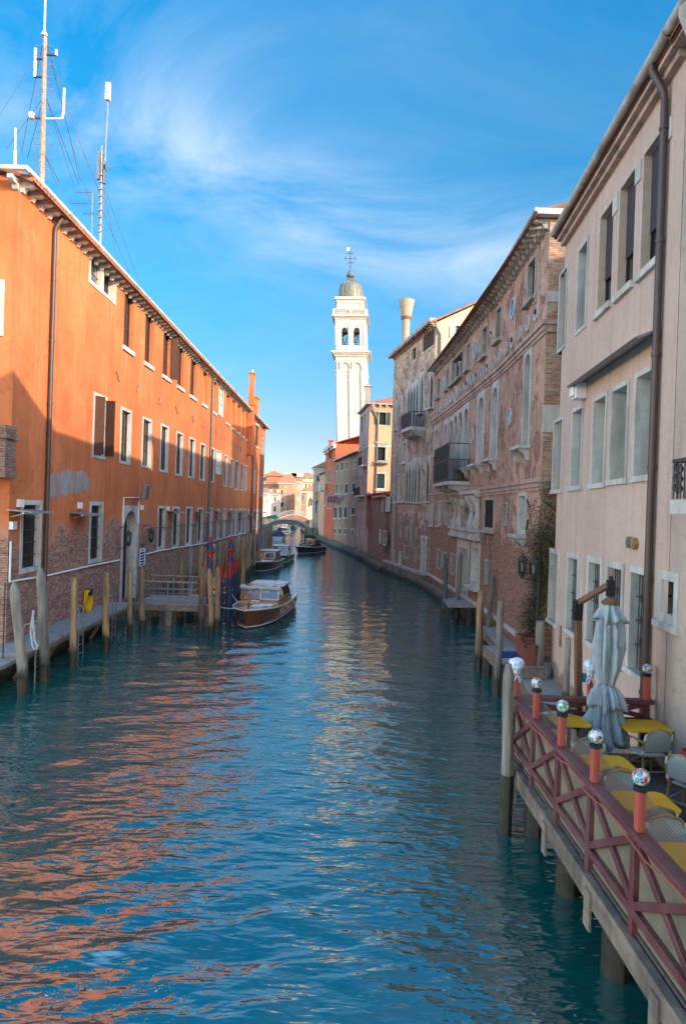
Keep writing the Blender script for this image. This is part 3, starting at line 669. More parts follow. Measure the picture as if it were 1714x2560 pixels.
def ibar(mb, W, k, x0, y0, x1, y1, n=.06, r=.03):
    a = W.hit(k, x0, y0); b = W.hit(k, x1, y1); mb.tube([W.p(a[0], n, a[1]), W.p(b[0], n, b[1])], r, 6)
# ------------------------------------------------------------------ LEFT BANK: the orange building
WL = Wall([(-10.2, 20.2), (-10.2, 84.0)], 1)
B = Bld('orange_building', 'long orange plastered building with white stone windows and brick foot along the left bank', 'building', WL, -1.2, 15.3, M['orange'], 11)
OB = B.root
def q(k, *r, **o): B.win(k, *r, **o)
q('A', 528, 606, 665, 880, fr=.16, dp=.42, mat='stone', pane='dark', grille=True, bars=False, label='white stone window with a rusty lattice')
q('A', 607, 690, 742, 950, fr=.14, dp=.30, mat='stone', pane='dark', shm='brownshut', bars=False)
TOP = [('A', 738, 793, 893, 1243, 'half'), ('A', 863, 910, 1012, 1335, 'near'), ('A', 970, 1014, 1100, 1410, 'out1'), ('A', 1056, 1093, 1192, 1470, 'near'), ('M', 340, 430, 210, 860, 'near')]
for k, a, b, c, d, s_ in TOP: q(k, a, b, c, d, fr=0, dp=.24, lint=.22, sh=s_, mat='stone')
for k, a, b, c, d in [('M', 525, 595, 370, 980), ('M', 668, 730, 520, 1090), ('M', 880, 930, 765, 1258), ('M', 970, 1010, 870, 1330), ('M', 1045, 1085, 950, 1395), ('M', 1115, 1150, 1030, 1455), ('M', 1178, 1203, 1100, 1505)]:
    q(k, a, b, c, d, fr=0, dp=.24, lint=.22, pane='orangeb', bars=False, label='bricked up opening between white stone strips')
q('M', 765, 838, 650, 1150, fr=.1, dp=.1, sh='closed', shm='whitewood', mat='stone', label='window closed by white shutters')
q('M', 1318, 1364, 1290, 1610, fr=0, dp=.2, lint=.22, sh='closed')
q('N', 1420, 1448, 95, 420, fr=.1, dp=.2)
M['orangeb'] = M['orange']
MID = [('B', 728, 836, 268, 775, 'out'), ('B', 941, 1026, 378, 818, 'near'), ('B', 1112, 1186, 452, 848, 'near'), ('B', 1256, 1318, 505, 881, 'near'), ('B', 1378, 1431, 562, 910, 'near'), ('B', 1479, 1527, 607, 928, None), ('N', 480, 560, 168, 738, 'near'), ('N', 637, 697, 232, 762, 'closed'), ('N', 722, 803, 278, 643, 'white'), ('N', 844, 893, 342, 828, None), ('N', 935, 978, 392, 838, 'near'), ('N', 1011, 1057, 428, 876, None), ('N', 1089, 1128, 468, 883, None), ('N', 1158, 1189, 497, 892, None), ('N', 1295, 1321, 582, 928, None), ('N', 1391, 1407, 665, 973, None), ('N', 1414, 1434, 682, 983, None)]
for k, a, b, c, d, s_ in MID:
    if s_ == 'white': q(k, a, b, c, d, fr=.1, dp=.12, sh='closed', shm='whitewood')
    else: q(k, a, b, c, d, fr=.13, dp=.2, sh=s_, top=.13, shm='brownshut' if s_ != 'closed' else 'darkshut')
GR = [('B', 157, 321, 1098, 1662), ('B', 698, 804, 1110, 1588), ('C', 293, 352, 358, 704), ('C', 408, 464, 364, 690), ('C', 515, 562, 364, 670), ('C', 605, 648, 371, 655), ('C', 692, 720, 371, 640), ('C', 758, 778, 379, 620), ('C', 808, 828, 379, 600), ('C', 856, 880, 381, 598), ('C', 897, 915, 386, 590), ('C', 932, 955, 381, 580), ('C', 972, 990, 381, 575), ('N', 1200, 1222, 1165, 1500), ('N', 1280, 1303, 1162, 1480), ('N', 1328, 1346, 1162, 1475), ('N', 1365, 1384, 1162, 1470)]
for i, (k, a, b, c, d) in enumerate(GR): q(k, a, b, c, d, fr=.15, dp=.2, grille=(i < 2), pane='dark' if i < 2 else 'pane', top=.16)
DR = WL.rect('B', 947, 1078, 1140, 1881)
B.winr(*DR, fr=.26, dp=.5, arch='r', bottom=False, pane='dark', bars=False, name='door', label='tall round-arched stone water door standing open')
E0 = Wall([(-22, 20.2), (-10.2, 20.2)], 1)           # end wall that faces the camera
def ob_extra(mb):
    pass
B.finish(near=True, far=True)
gable_roof(OB, WL, -.15, WL.L + .2, 15.35, 11, 1.9, over=.5)
half_gutter(OB, WL, -.4, WL.L, .47, 15.3, .085, 'stone')
e = MB(); e.wb(WL, -.02, WL.L, 0, .42, 15.16, 15.24); e.build('eaves', M['soffit'], OB)
br = MB(); br.prism([WL.p(.1, n, z) for n, z in [(0, 15.16), (.42, 15.16), (.42, 15.04), (.3, 14.98), (.16, 14.97), (.08, 14.86), (0, 14.84)]], (0, .17, 0))
b0 = br.build('bracket', M['stone'], OB)
for i in range(1, 100): shared(b0, OB, (0, .6 * i, 0))
e = MB()
e.tube([(-22, 19.72, 15.3), (-9.7, 19.72, 15.3)], .085, 8); e.build('gutter', M['stone'], OB, smooth=True)
for i in range(5):
    e = MB(); x = -10.35 - i * .62
    e.prism([(x, 20.2 - n, z) for n, z in [(0, 15.16), (.42, 15.16), (.42, 15.04), (.3, 14.98), (.16, 14.97), (.08, 14.86), (0, 14.84)]], (.17, 0, 0)); e.build('bracket', M['stone'], OB)
r = E0.rect('A', -40, 27, 830, 1165)
make_window(OB, E0, r[0], r[1], r[2], r[3], fr=.22, dp=.1, proud=.06, pane='dark', pdepth=-.05, bars=False)
# brick stub of an old chimney breast on the end wall
c = MB(); y0, y1 = 19.55, 20.2
p = aty('B', 95, 505, 19.9); p2 = aty('B', 95, 955, 19.9); xr = p.x
c.bx(xr - 1.5, xr, y0, y1, p2.z + .3, p.z - .05); c.bx(xr - 1.6, xr + .07, y0 - .08, y1, p.z - .45, p.z - .3); c.bx(xr - 1.5, xr + .05, y0 - .05, y1, p2.z + .12, p2.z + .3)
c.build('chimney_breast', M['rawbrick'], OB)
for k, x, y, r_, mt in [('A', 310, 600, .075, 'downpipe'), ('M', 650, 900, .075, 'greypipe'), ('N', 1268, 400, .07, 'downpipe')]:
    u, _ = WL.hit(k, x, y); downpipe(OB, WL, u, .1, 1.2, 15.2, r_, mt)
a = MB()
for l in [('B', 905, 85, 930, 165), ('B', 1088, 190, 1065, 250), ('B', 1258, 290, 1240, 340), ('B', 1372, 360, 1388, 420), ('B', 1502, 435, 1512, 490), ('M', 105, 990, 135, 1105), ('M', 355, 1140, 378, 1240), ('M', 545, 1270, 525, 1330), ('M', 715, 1345, 720, 1440), ('M', 740, 1320, 735, 1430), ('N', 868, 70, 876, 150), ('N', 940, 100, 946, 200), ('N', 1032, 180, 1030, 290), ('N', 1085, 210, 1088, 300)]:
    a = MB(); ibar(a, WL, *l); a.build('wall_anchor', M['rust'], OB)
# chimneys on the canal face and roof
def facade_chimney(k, xl, xr, yt, yb, proud, zcap=True):
    u0, _ = WL.hit(k, xl, (yt + yb) / 2); u1, _ = WL.hit(k, xr, (yt + yb) / 2); z1 = WL.hit(k, (xl + xr) / 2, yt)[1]; z0 = WL.hit(k, (xl + xr) / 2, yb)[1]
    return u0, u1, z0, z1
u0 = WL.hit('M', 1195, 1000)[0]
c = MB(); c.wb(WL, u0, u0 + 1.2, 0, .62, 10.6, 15.9); c.wb(WL, u0 + .1, u0 + 1.1, .08, .55, 15.9, 18.75); c.wb(WL, u0 - .1, u0 + 1.3, -.05, .7, 15.75, 15.92)
for du in (.12, .92): c.wb(WL, u0 + du, u0 + du + .16, .08, .55, 18.75, 19.05)
c.wb(WL, u0, u0 + 1.2, .0, .63, 19.05, 19.17); c.build('chimney', M['orange'], OB, label='tall thin chimney stack rising from the canal front')
u0 = WL.hit('M', 1380, 1060)[0]
c = MB(); c.wb(WL, u0 - 3.2, u0 - 1.4, -.9, .1, 15, 17.6); c.wb(WL, u0 - 3.35, u0 - 1.25, -1.0, .2, 17.6, 17.75)
c.build('chimney', M['orange'], OB, label='broad block chimney behind the thin one')
# cable and conduit runs
cd = MB(); pts = [('D', 10, 20), ('D', 14, 370), ('D', 60, 392), ('D', 430, 332), ('D', 820, 243), ('D', 1115, 186)]
cd.tube([WL.p(max(.05, WL.hit(*t)[0]), .05, WL.hit(*t)[1]) for t in pts], .035, 6)
pts = [('C', 185, 740), ('C', 300, 712), ('C', 470, 683), ('C', 650, 655), ('C', 830, 605), ('C', 985, 572)]
cd.tube([WL.p(WL.hit(*t)[0], .05, WL.hit(*t)[1]) for t in pts], .035, 6)
pts = [('B', 958, 1280), ('B', 962, 1080), ('B', 1082, 1078), ('B', 1078, 1280)]
cd.tube([WL.p(WL.hit(*t)[0], .05, WL.hit(*t)[1]) for t in pts], .03, 6)
cd.build('conduit', M['paint'], OB)
cb = MB(); cb.tube([WL.p(u, .06, 4.05 + .04 * math.sin(u * .9)) for u in range(14, 60, 2)], .02, 5); cb.build('cable', M['downpipe'], OB)
for k, x, y in [('B', 148, 1122), ('B', 617, 1140), ('B', 22, 1300), ('C', 165, 372), ('C', 372, 380)]:
    c = MB(); u, z = WL.hit(k, x, y); u = max(u, .15); c.wb(WL, u - .13, u + .13, 0, .12, z - .12, z + .12); c.build('junction_box', M['paint'], OB)
# strip lamps under sheet-metal hoods, one per bay
lamp = None
for i, (k, x, y) in enumerate([('B', 110, 1185), ('B', 605, 1205), ('C', 400, 405), ('C', 605, 408), ('C', 755, 405), ('C', 860, 408), ('C', 935, 413), ('N', 1080, 1218), ('N', 1215, 1243), ('N', 1310, 1212), ('N', 1400, 1210)]):
    u, z = WL.hit(k, x, y); u = max(u, .6); P = WL.p(u, 0, z)
    lab = ['strip lamp with metal hood at the corner window of the orange building', 'strip lamp with metal hood on the bare brick between drainpipe and barred window'][i] if i < 2 else 'strip lamp with metal hood in the far row on the orange building'
    if lamp is None:
        lamp = thing('strip_lamp', lab, 'lamp', P, 'strip lamps along the orange building')
        h = MB(); h.prism([P + Vector((x_, -.75, z_)) for x_, z_ in [(0, .06), (.75, .02), (.78, -.05), (.74, -.04), (.7, -.01), (0, .02)]], (0, 1.5, 0)); h.build('hood', M['galv'], lamp)
        h = MB(); h.tube([P + Vector((.45, -.65, -.04)), P + Vector((.45, .65, -.04))], .04, 8); h.build('tube', M['paint'], lamp)
        h = MB(); h.bar(P + Vector((0, -.5, -.18)), P + Vector((.6, -.5, 0)), .03); h.bar(P + Vector((0, .5, -.18)), P + Vector((.6, .5, 0)), .03); h.build('arm', M['galv'], lamp)
    else: dup(lamp, P, 0, lab)
# grey cement patch where the plaster has come away
rg = random.Random(3); poly = []
for x, y in [(385, 905), (420, 880), (450, 890), (500, 855), (545, 870), (590, 860), (625, 885), (660, 880), (690, 915), (706, 960), (700, 1010), (690, 1035), (660, 1020), (640, 1050), (600, 1035), (575, 1060), (545, 1030), (510, 1070), (480, 1045), (455, 1080), (425, 1060), (400, 1085), (388, 1040), (380, 980)]:
    u, z = WL.hit('B', x, y); poly.append((u, z))
p2_ = []
for (ua, za), (ub, zb) in zip(poly, poly[1:] + poly[:1]):
    for f in (0, .25, .5, .75): p2_.append(WL.p(ua + (ub - ua) * f + rg.uniform(-.07, .07), .003, za + (zb - za) * f + rg.uniform(-.09, .09)))
poly = p2_
m = MB(); m.prism(poly, (.007, 0, 0)); m.build('cement_patch', surf('grey_cement', (.30, .29, .29), (.33, .21, .16), 2.2, .9, bump=.6, dirt=(.30, .13, .09)), OB)
# two black lanterns at the water door
def lantern(P, label, arm, sc=1.0, group=None):
    t = thing('wall_lantern', label, 'lantern', P, group)
    s = sc; m = MB(); m.lathe(P, [(.03 * s, .46 * s), (.05 * s, .42 * s), (.2 * s, .25 * s), (.2 * s, .21 * s), (.16 * s, .2 * s)], 6); m.lathe(P, [(.14 * s, -.25 * s), (.16 * s, -.22 * s), (.1 * s, -.36 * s), (.02 * s, -.46 * s)], 6)
    for j in range(6):
        an = PI * j / 3; m.bar(P + Vector((.135 * s * math.cos(an), .135 * s * math.sin(an), -.23 * s)), P + Vector((.165 * s * math.cos(an), .165 * s * math.sin(an), .22 * s)), .018 * s)
    m.build('lantern_cage', M['iron'], t)
    m = MB(); m.lathe(P, [(.12 * s, -.22 * s), (.15 * s, .2 * s)], 6); m.build('glass', M['smoke'], t)
    m = MB(); m.lathe(P, [(.03 * s, -.2 * s), (.045 * s, 0), (.03 * s, .1 * s)], 8); m.build('bulb', M['paint'], t)
    m = MB()
    for a in arm: m.tube([Vector(x) for x in a], .018 * s, 5)
    m.build('bracket', M['iron'], t); return t
for k, x, y, lab in [('B', 985, 1385, 'black wall lantern left of the arched water door'), ('B', 1160, 1365, 'black wall lantern right of the arched water door')]:
    u, z = WL.hit(k, x, y); u -= 1.1; P = WL.p(u, .5, z)
    lantern(P, lab, [[P + Vector((0, 0, .4)), P + Vector((0, 0, .5)), P + Vector((-.55, 0, .5))], [P + Vector((-.55, 0, .2)), P + Vector((-.3, 0, .5))], [P + Vector((0, 0, -.44)), P + Vector((-.55, 0, -.5))]], .85, 'lanterns beside the water door')
# enamel notice board by the door
u, z = WL.hit('C', 160, 765); u1, _ = WL.hit('C', 184, 765); u0, _ = WL.hit('C', 135, 765)
sg = thing('notice_board', 'white notice board with dark lines of text beside the arched water door', 'sign', WL.p(u, .1, z))
s1 = MB(); s1.wb(WL, u0, u1, .06, .1, z - .42, z + .5); s1.build('board', M['signw'], sg)
s1 = MB()
for i, (w, h) in enumerate([(.35, .05), (.8, .09), (.8, .09), (.7, .09), (.75, .09), (.6, .07)]):
    zc = z + .38 - i * .145; uc = (u0 + u1) / 2; s1.wb(WL, uc - w * (u1 - u0) / 2 * .85, uc + w * (u1 - u0) / 2 * .85, .1, .104, zc - h / 2, zc + h / 2)
s1.build('lettering', M['black'], sg)
s1 = MB(); s1.wb(WL, u0 - .06, u0, .05, .11, z - .48, z + .56); s1.wb(WL, u1, u1 + .06, .05, .11, z - .48, z + .56); s1.wb(WL, u0, u1, .05, .11, z + .5, z + .56); s1.build('frame', M['galv'], sg)
# loudspeaker horn over the door
u, z = WL.hit('B', 1045, 1060)
hp = thing('floodlight', 'grey floodlight on a stalk above the arched water door', 'lamp', WL.p(u, .1, z))
m = MB(); P = WL.p(u, .5, z + .15); m.prism([P + Vector((-.05, -.25, -.3)), P + Vector((.15, -.25, -.35)), P + Vector((.25, -.25, .35)), P + Vector((.1, -.25, .4))], (0, .5, 0)); m.build('lamp_head', M['galv'], hp, bev=.02)
m = MB(); m.tube([WL.p(u, 0, z - .35), WL.p(u, .25, z - .3), P], .03, 6); m.build('stalk', M['galv'], hp)

# ------------------------------------------------------------------ masts and aerials on the orange roof
def mast(P, zt, label, wires, name='antenna_mast'):
    return thing(name, label, 'antenna', P)
P = aty('R', 550, 2300, 27); base = Vector((P.x, 27, 16.2)); pt = lambda x, y: aty('R', x, y, 27)
ms = thing('radio_mast', 'tall rusty radio mast with step rungs and a white whip on the orange roof', 'antenna', base)
m = MB(); m.tube([base, pt(565, 1600), pt(590, 480)], [.12, .105, .08], 8); m.build('mast_pole', M['rust'], ms, smooth=True)
m = MB()
for i in range(22):
    f = i / 21; A = pt(590 - 45 * f, 590 + 1690 * f); m = MB(); m.tube([A - Vector((.36, 0, 0)), A + Vector((.36, 0, 0))], .011, 4); m.build('rung', M['rust'], ms)
m = MB(); m.tube([pt(580, 470), pt(582, 425), pt(583, 400), pt(592, 0), pt(594, -120)], [.14, .09, .045, .035, .03], 8); m.build('whip', M['paint'], ms, smooth=True)
for ps_, r_ in (([pt(465, 630), pt(456, 1005)], .055), ([pt(735, 650), pt(735, 725)], .055), ([pt(838, 1150), pt(830, 1450), pt(815, 1535), pt(790, 1545), pt(590, 1545)], .045), ([pt(413, 1470), pt(418, 1545)], .12)):
    m = MB(); m.tube(ps_, r_, 8); m.build('aerial', M['paint'], ms, smooth=True)
m = MB()
for a_, b_ in [((440, 765), (585, 770)), ((438, 1000), (585, 1003)), ((610, 712), (745, 718)), ((430, 1490), (470, 1535)), ((470, 1538), (570, 1545))]: m = MB(); m.bar(pt(*a_), pt(*b_), .06); m.build('arm', M['iron'], ms)
m = MB()
for a_, b_, dy in [((630, 590), (1210, 2360), 1), ((625, 600), (1050, 2360), 4), ((610, 1290), (960, 2400), 0), ((615, 1300), (1030, 2400), 3), ((560, 590), (0, 1500), -2), ((550, 600), (280, 2000), 2), ((550, 1290), (90, 1930), 0), ((560, 1300), (360, 2060), 3), ((590, 2020), (740, 2400), 0), ((590, 2020), (770, 2360), 2)]:
    m.tube([pt(*a_), aty('R', *b_, 27 + dy)], .011, 4)
m.build('guy_wire', M['iron'], ms)
P2 = aty('A', 598, 600, 36); base = Vector((P2.x, 36, 16.2)); pt = lambda x, y: aty('A', x, y, 36)
ms = thing('cell_mast', 'slimmer steel mast with flat panel aerials and a thin white tip', 'antenna', base)
m = MB(); m.tube([base, pt(602, 400), pt(606, 35)], [.10, .085, .065], 8); m.tube([pt(622, 200), pt(630, 0), pt(640, -160), pt(643, -330)], .04, 8); m.build('mast_pole', M['galv'], ms, smooth=True)
m = MB()
for x0, x1, ya, yb, dy in ((582, 594, 70, 235, 0), (588, 600, 60, 170, .4), (615, 632, 130, 180, 0), (620, 626, 150, 260, 0)): p_ = pt((x0 + x1) / 2, (ya + yb) / 2); a_ = pt(x0, ya); b_ = pt(x1, yb); m = MB(); m.bx(a_.x, b_.x, 36 + dy - .1, 36 + dy + .1, b_.z, a_.z); m.build('panel_aerial', M['galv'], ms)
p_ = pt(648, -330); m = MB(); m.bx(p_.x - .12, p_.x + .12, 35.8, 36, pt(648, -230).z, p_.z); m.build('panel_aerial', M['paint'], ms)
m = MB()
for i in range(9): A = pt(603 - i * .8, 210 + i * 42); m = MB(); m.bx(A.x - .11, A.x + .11, 35.88, 36.12, A.z - .035, A.z + .035); m.build('collar', M['rust'], ms)
m = MB()
for a_, b_ in [((615, 280), (700, 720)), ((625, 290), (830, 850)), ((610, 420), (770, 790)), ((470, 0), (590, 310)), ((420, 0), (540, 380))]: m.tube([pt(*a_), pt(*b_)], .012, 4)
m.build('guy_wire', M['iron'], ms)
pt = lambda x, y: aty('A', x, y, 35)
ta = thing('tv_aerial', 'small comb-shaped television aerial on a thin pole beside the panel mast', 'antenna', Vector((pt(551, 560).x, 35, 16.2)))
m = MB(); m.tube([Vector((pt(551, 560).x, 35, 16.2)), pt(549, 310)], .035, 6); m.build('aerial_pole', M['galv'], ta)
m = MB()
for y, x0 in ((310, 450), (377, 420), (437, 495)):
    m.tube([pt(x0, y), pt(560, y + 2)], .015, 4)
    for i in range(7): A = pt(x0 + i * 16, y); m.tube([A - Vector((0, .35, 0)), A + Vector((0, .35, 0))], .01, 4)
m.build('dipole_row', M['galv'], ta)
m = MB(); pt = lambda x, y: aty('R', x, y, 23); b_ = pt(203, 1960); m.tube([b_ - Vector((0, 0, .8)), b_], .05, 6); m.tube([b_, pt(205, 1665)], .025, 6)
tag(m.build('whip_aerial', M['paint']), 'short white whip aerial on the tiles at the left edge', 'antenna')
# gull on the thin chimney
uG = WL.hit('M', 1195, 1000)[0] + .75
G = WL.p(uG, .32, 19.17)
gt = thing('gull', 'white gull standing on top of the thin orange chimney', 'bird', G)
m = MB(); ang = [(-.34, .12, .02), (-.2, .17, .07), (0, .2, .1), (.14, .25, .09), (.2, .33, .055), (.24, .4, .055), (.3, .41, .03), (.36, .40, .006)]
m.tube([G + Vector((0, a_, b_)) for a_, b_, _ in ang], [c_ for _, _, c_ in ang], 8); m.build('body', M['feather'], gt, smooth=True)
m = MB(); m.tube([G + Vector((.03, .03, 0)), G + Vector((.03, 0, .14))], .008, 4); m.tube([G + Vector((-.03, .03, 0)), G + Vector((-.03, 0, .14))], .008, 4); m.build('legs', M['yellowcloth'], gt)
# ------------------------------------------------------------------ LEFT BANK: walkway, pier, poles
dk = thing('walkway', 'grey stone walkway along the foot of the orange building', 'walkway', (-9.6, 24, 0))
m = MB(); m.bx(-10.2, -9.05, 19.0, 29.2, .86, 1.0); m.build('deck', M['plank'], dk)
m = MB(); m.bx(-10.15, -9.95, 18.8, 29, -1, .85); m.build('base', M['quay'], dk)
m = MB(); m.bx(-9.12, -9.03, 19, 29.2, .8, .92); m.build('edge_beam', M['beam'], dk)
for i in range(5):
    m = MB(); y = 20 + 2 * i; m.bar((-9.3, y, .82), (-9.9, y, -.2), .1); m.build('strut', M['beam'], dk)
lw = thing('landing_stage', 'low wooden landing at the left edge with two dark rods behind', 'landing', (-9.6, 17.4, 0))
m = MB(); m.bx(-12, -9.15, 17.2, 18.95, .78, .88); m.build('deck', M['plank'], lw)
for x in (-9.3, -10.2, -11.2):
    m = MB(); m.tube([(x, 17.35, -1), (x, 17.35, .8)], .07, 6); m.build('post', M['beam'], lw)
m = MB(); m.bar((-9.4, 17.35, .75), (-10.2, 17.35, -.1), .08); m.tube([(-12, 17.3, .22), (-9.2, 17.3, .2)], .035, 6); m.build('brace', M['galv'], lw)
for x, y, zt in ((-9.75, 18.5, 3.0), (-9.55, 18.8, 3.05)):
    m = MB(); m.tube([(x, y, .85), (x, y, zt)], .022, 6); m.build('rod', M['iron'], lw)

def pole(name, label, cat, k0, p0, k1, p1, r, mat='pole', pointed=True, zb=0, group=None, wet=.45, ylift=0, lean=None):
    b = atz(k0, *p0, zb); t = aty(k1, *p1, b.y)
    return pole3(label, Vector((b.x, b.y, zb)), t, r, mat, pointed, group, wet)
def pole3(label, b, t, r, mat='pole', pointed=True, group=None, wet=.45, name='mooring_pole'):
    r *= .72
    th = thing(name, label, 'mooring pole', (b.x, b.y, 0), group)
    d = t - b; pts = [b + d * f for f in (wet / max(.1, d.z), .25, .5, .78, .93, 1.0)]; rs = [r * 1.06, r * 1.08, r * .98, r * 1.02, r * .96, r * (.45 if pointed else .9)]
    pts = [p + Vector((random.uniform(-.02, .02), random.uniform(-.02, .02), 0)) for p in pts[:-1]] + [pts[-1]]
    m = MB(); m.tube(pts, rs, 9); m.build('shaft', M[mat], th, smooth=True)
    m = MB(); m.tube([b - Vector((0, 0, 1.2)) - d * .1, pts[0]], r * 1.12, 9); m.build('wet_foot', M['wet'], th, smooth=True)
    return th
gp = 'mooring poles standing off the left walkway'
pole('p', 'leftmost grey mooring pole, leaning left, near the landing stage', 'x', 'D', (235, 1440), 'D', (140, 395), .19, 'polegrey', True, group=gp)
pole('p', 'thick grey mooring pole with pointed top standing before the first drainpipe', 'x', 'D', (430, 1310), 'D', (382, 265), .2, 'polegrey', True, group=gp)
pole('p', 'tan mooring pole with a bent top left of the yellow hose', 'x', 'D', (680, 1185), 'D', (700, 350), .16, 'pole', False, group=gp)
pole('p', 'tan mooring pole right of the yellow hose', 'x', 'D', (990, 1030), 'D', (990, 302), .17, 'pole', False, group=gp)
pole('p', 'tan mooring pole directly before the arched water door', 'x', 'D', (1218, 900), 'D', (1212, 255), .15, 'pole', True, group=gp)
pole('p', 'tan mooring pole just right of the arched door, at the start of the pier', 'x', 'D', (1330, 850), 'D', (1325, 245), .16, 'pole', True, group=gp)
gq = 'three tan mooring poles at the pier corner'
pole('p', 'left one of the three tan poles at the pier corner', 'x', 'C', (635, 1330), 'C', (640, 845), .165, 'pole', False, group=gq)
pole('p', 'middle and nearest of the three tan poles at the pier corner', 'x', 'C', (720, 1390), 'C', (702, 853), .165, 'pole', True, group=gq)
pole('p', 'right one of the three tan poles at the pier corner, cut with a flat facet', 'x', 'C', (765, 1340), 'C', (770, 838), .16, 'pole', True, group=gq)
def striped(k, bx, by, tx, ty, label, r=.155):
    b = atz(k, bx, by, 0); t = aty(k, tx, ty, b.y); P = Vector((b.x, b.y, 0)); zt = t.z
    th = thing('striped_pole', label, 'mooring pole', P, 'red and blue striped mooring poles')
    m = MB(); m.tube([P + Vector((0, 0, -1)), P + Vector((0, 0, zt - .75))], r, 14); m.build('shaft', M['barber'], th, smooth=True)
    m = MB(); m.lathe(P, [(r, zt - .78), (r * 1.6, zt - .74), (r * 1.65, zt - .68), (r * 1.4, zt - .66)], 14); m.build('cap_rim', M['polered'], th, smooth=True)
    m = MB(); m.lathe(P, [(r * 1.45, zt - .67), (r * 1.15, zt - .52), (r * .7, zt - .4), (r * .55, zt - .28)], 14); m.build('cap', M['poleblue'], th, smooth=True)
    m = MB(); m.lathe(P, [(r * .3, zt - .29), (r * .5, zt - .22), (r * .5, zt - .14), (r * .2, zt - .06), (.005, zt)], 10); m.build('finial', M['polered'], th, smooth=True)
striped('C', 690, 1300, 712, 595, 'thicker striped red and blue pole with a wide cap, left of the pair', .135)
striped('C', 850, 1250, 860, 588, 'slimmer striped red and blue pole beside the moored boat', .125)
def redtop(b, zt, label, r=.14):
    th = thing('painted_pole', label, 'mooring pole', (b.x, b.y, 0), 'navy poles with red tops')
    m = MB(); m.tube([(b.x, b.y, -1), (b.x, b.y, zt - .7)], r, 12); m.build('shaft', M['poleblue'], th, smooth=True)
    m = MB(); m.tube([(b.x, b.y, zt - .7), (b.x, b.y, zt)], r * 1.02, 12); m.build('red_band', M['polered'], th, smooth=True)
b = atz('C', 848, 1262, 0); redtop(b, aty('C', 850, 806, b.y).z, 'navy pole with a red top in front of the slim striped pole')
b = atz('C', 907, 1010, 0) + Vector((.2, -8, 0)); b = aty('C', 907, 900, 36); b = Vector((b.x, 36, 0)); redtop(b, aty('C', 908, 780, 36).z, 'navy pole with a red top between slim striped pole and tall twin posts')
b = aty('C', 790, 900, 30.5); redtop(Vector((b.x, 30.5, 0)), aty('C', 780, 832, 30.5).z, 'navy pole with red top mostly hidden behind the faceted tan pole')
b = aty('C', 935, 900, 37); pole3('left one of the tall twin grey posts beyond the striped poles', Vector((b.x, 37, 0)), aty('C', 935, 590, 37), .2, 'polegrey', True, 'tall twin posts')
b = aty('C', 968, 900, 36.6); pole3('right one of the tall twin grey posts, with a pale cut at half height', Vector((b.x, 36.6, 0)), aty('C', 966, 600, 36.6), .2, 'pole', True, 'tall twin posts')
# the crowded row of piles further along
for i, (x, y) in enumerate([(20, 345), (140, 335), (275, 335), (330, 350), (430, 300), (505, 275), (555, 265), (600, 285), (650, 250), (705, 225), (850, 175), (885, 160), (945, 150), (1005, 142), (1045, 125), (1062, 110), (1085, 95), (1112, 82), (1140, 75), (1160, 70)]):
    P = atz('T', x, y, 3.3); s_ = (-9.0 + .012 * (P.y - 30) * 4) / P.x if P.x < -9.3 else 1.0
    t_ = EYE + (P - Vector((0, 0, EYE))).z * s_; P = Vector((P.x * s_, P.y * s_, t_))
    if i < 4: lab = ['grey pile behind the pier rail, nearest of the far row', 'grey pile behind the pier rail under the second strip lamp', 'grey pile behind the left tan pole of the pier corner', 'thin dark pile beside the thick striped pole'][i]; gr = None
    else: lab = 'weathered grey mooring pile in the crowded far row along the orange wall'; gr = 'crowded far row of mooring piles'
    pole3(lab, Vector((P.x + random.uniform(-.1, .1), P.y, 0)), P, random.uniform(.16, .22), random.choice(['polegrey', 'polegrey', 'pole']), random.random() < .6, gr)
# pier with galvanised railing
pr = thing('pier', 'wooden pier standing out from the water door', 'pier', (-7.6, 30.2, 0))
m = MB()
for i in range(25): x = -9.05 + .135 * i; m.bx(x, x + .125, 29.25, 31.75, .94, 1.0)
m.build('deck', M['plank'], pr)
m = MB(); m.bx(-9.05, -5.7, 29.2, 29.3, .68, .94); m.build('edge_beam', M['beam'], pr)
for x in (-7.6, -5.95, -8.8):
    for y in (29.5, 31.5):
        m = MB(); m.bx(x - .14, x + .14, y - .14, y + .14, -1, .9); m.build('post', M['beam'], pr)
rl = thing('pier_railing', 'galvanised tube railing along both edges of the pier', 'railing', (-7.6, 30.2, 1))
for y, xs in ((29.32, (-8.72, -7.65, -6.6)), (31.7, (-8.9, -8.0, -7.1, -6.3))):
    for x in xs:
        m = MB(); m.tube([(x, y, .9), (x, y, 1.93)], .028, 6); m.build('post', M['galv'], rl)
    for z, mt, r_ in ((1.95, 'mahogl', .035), (1.62, 'galv', .018), (1.35, 'galv', .018), (1.12, 'galv', .018)):
        m = MB(); m.tube([(xs[0] - .2, y, z), (xs[-1] + .25, y, z)], r_, 6); m.build('rail', M['rust' if mt == 'mahogl' else mt], rl)
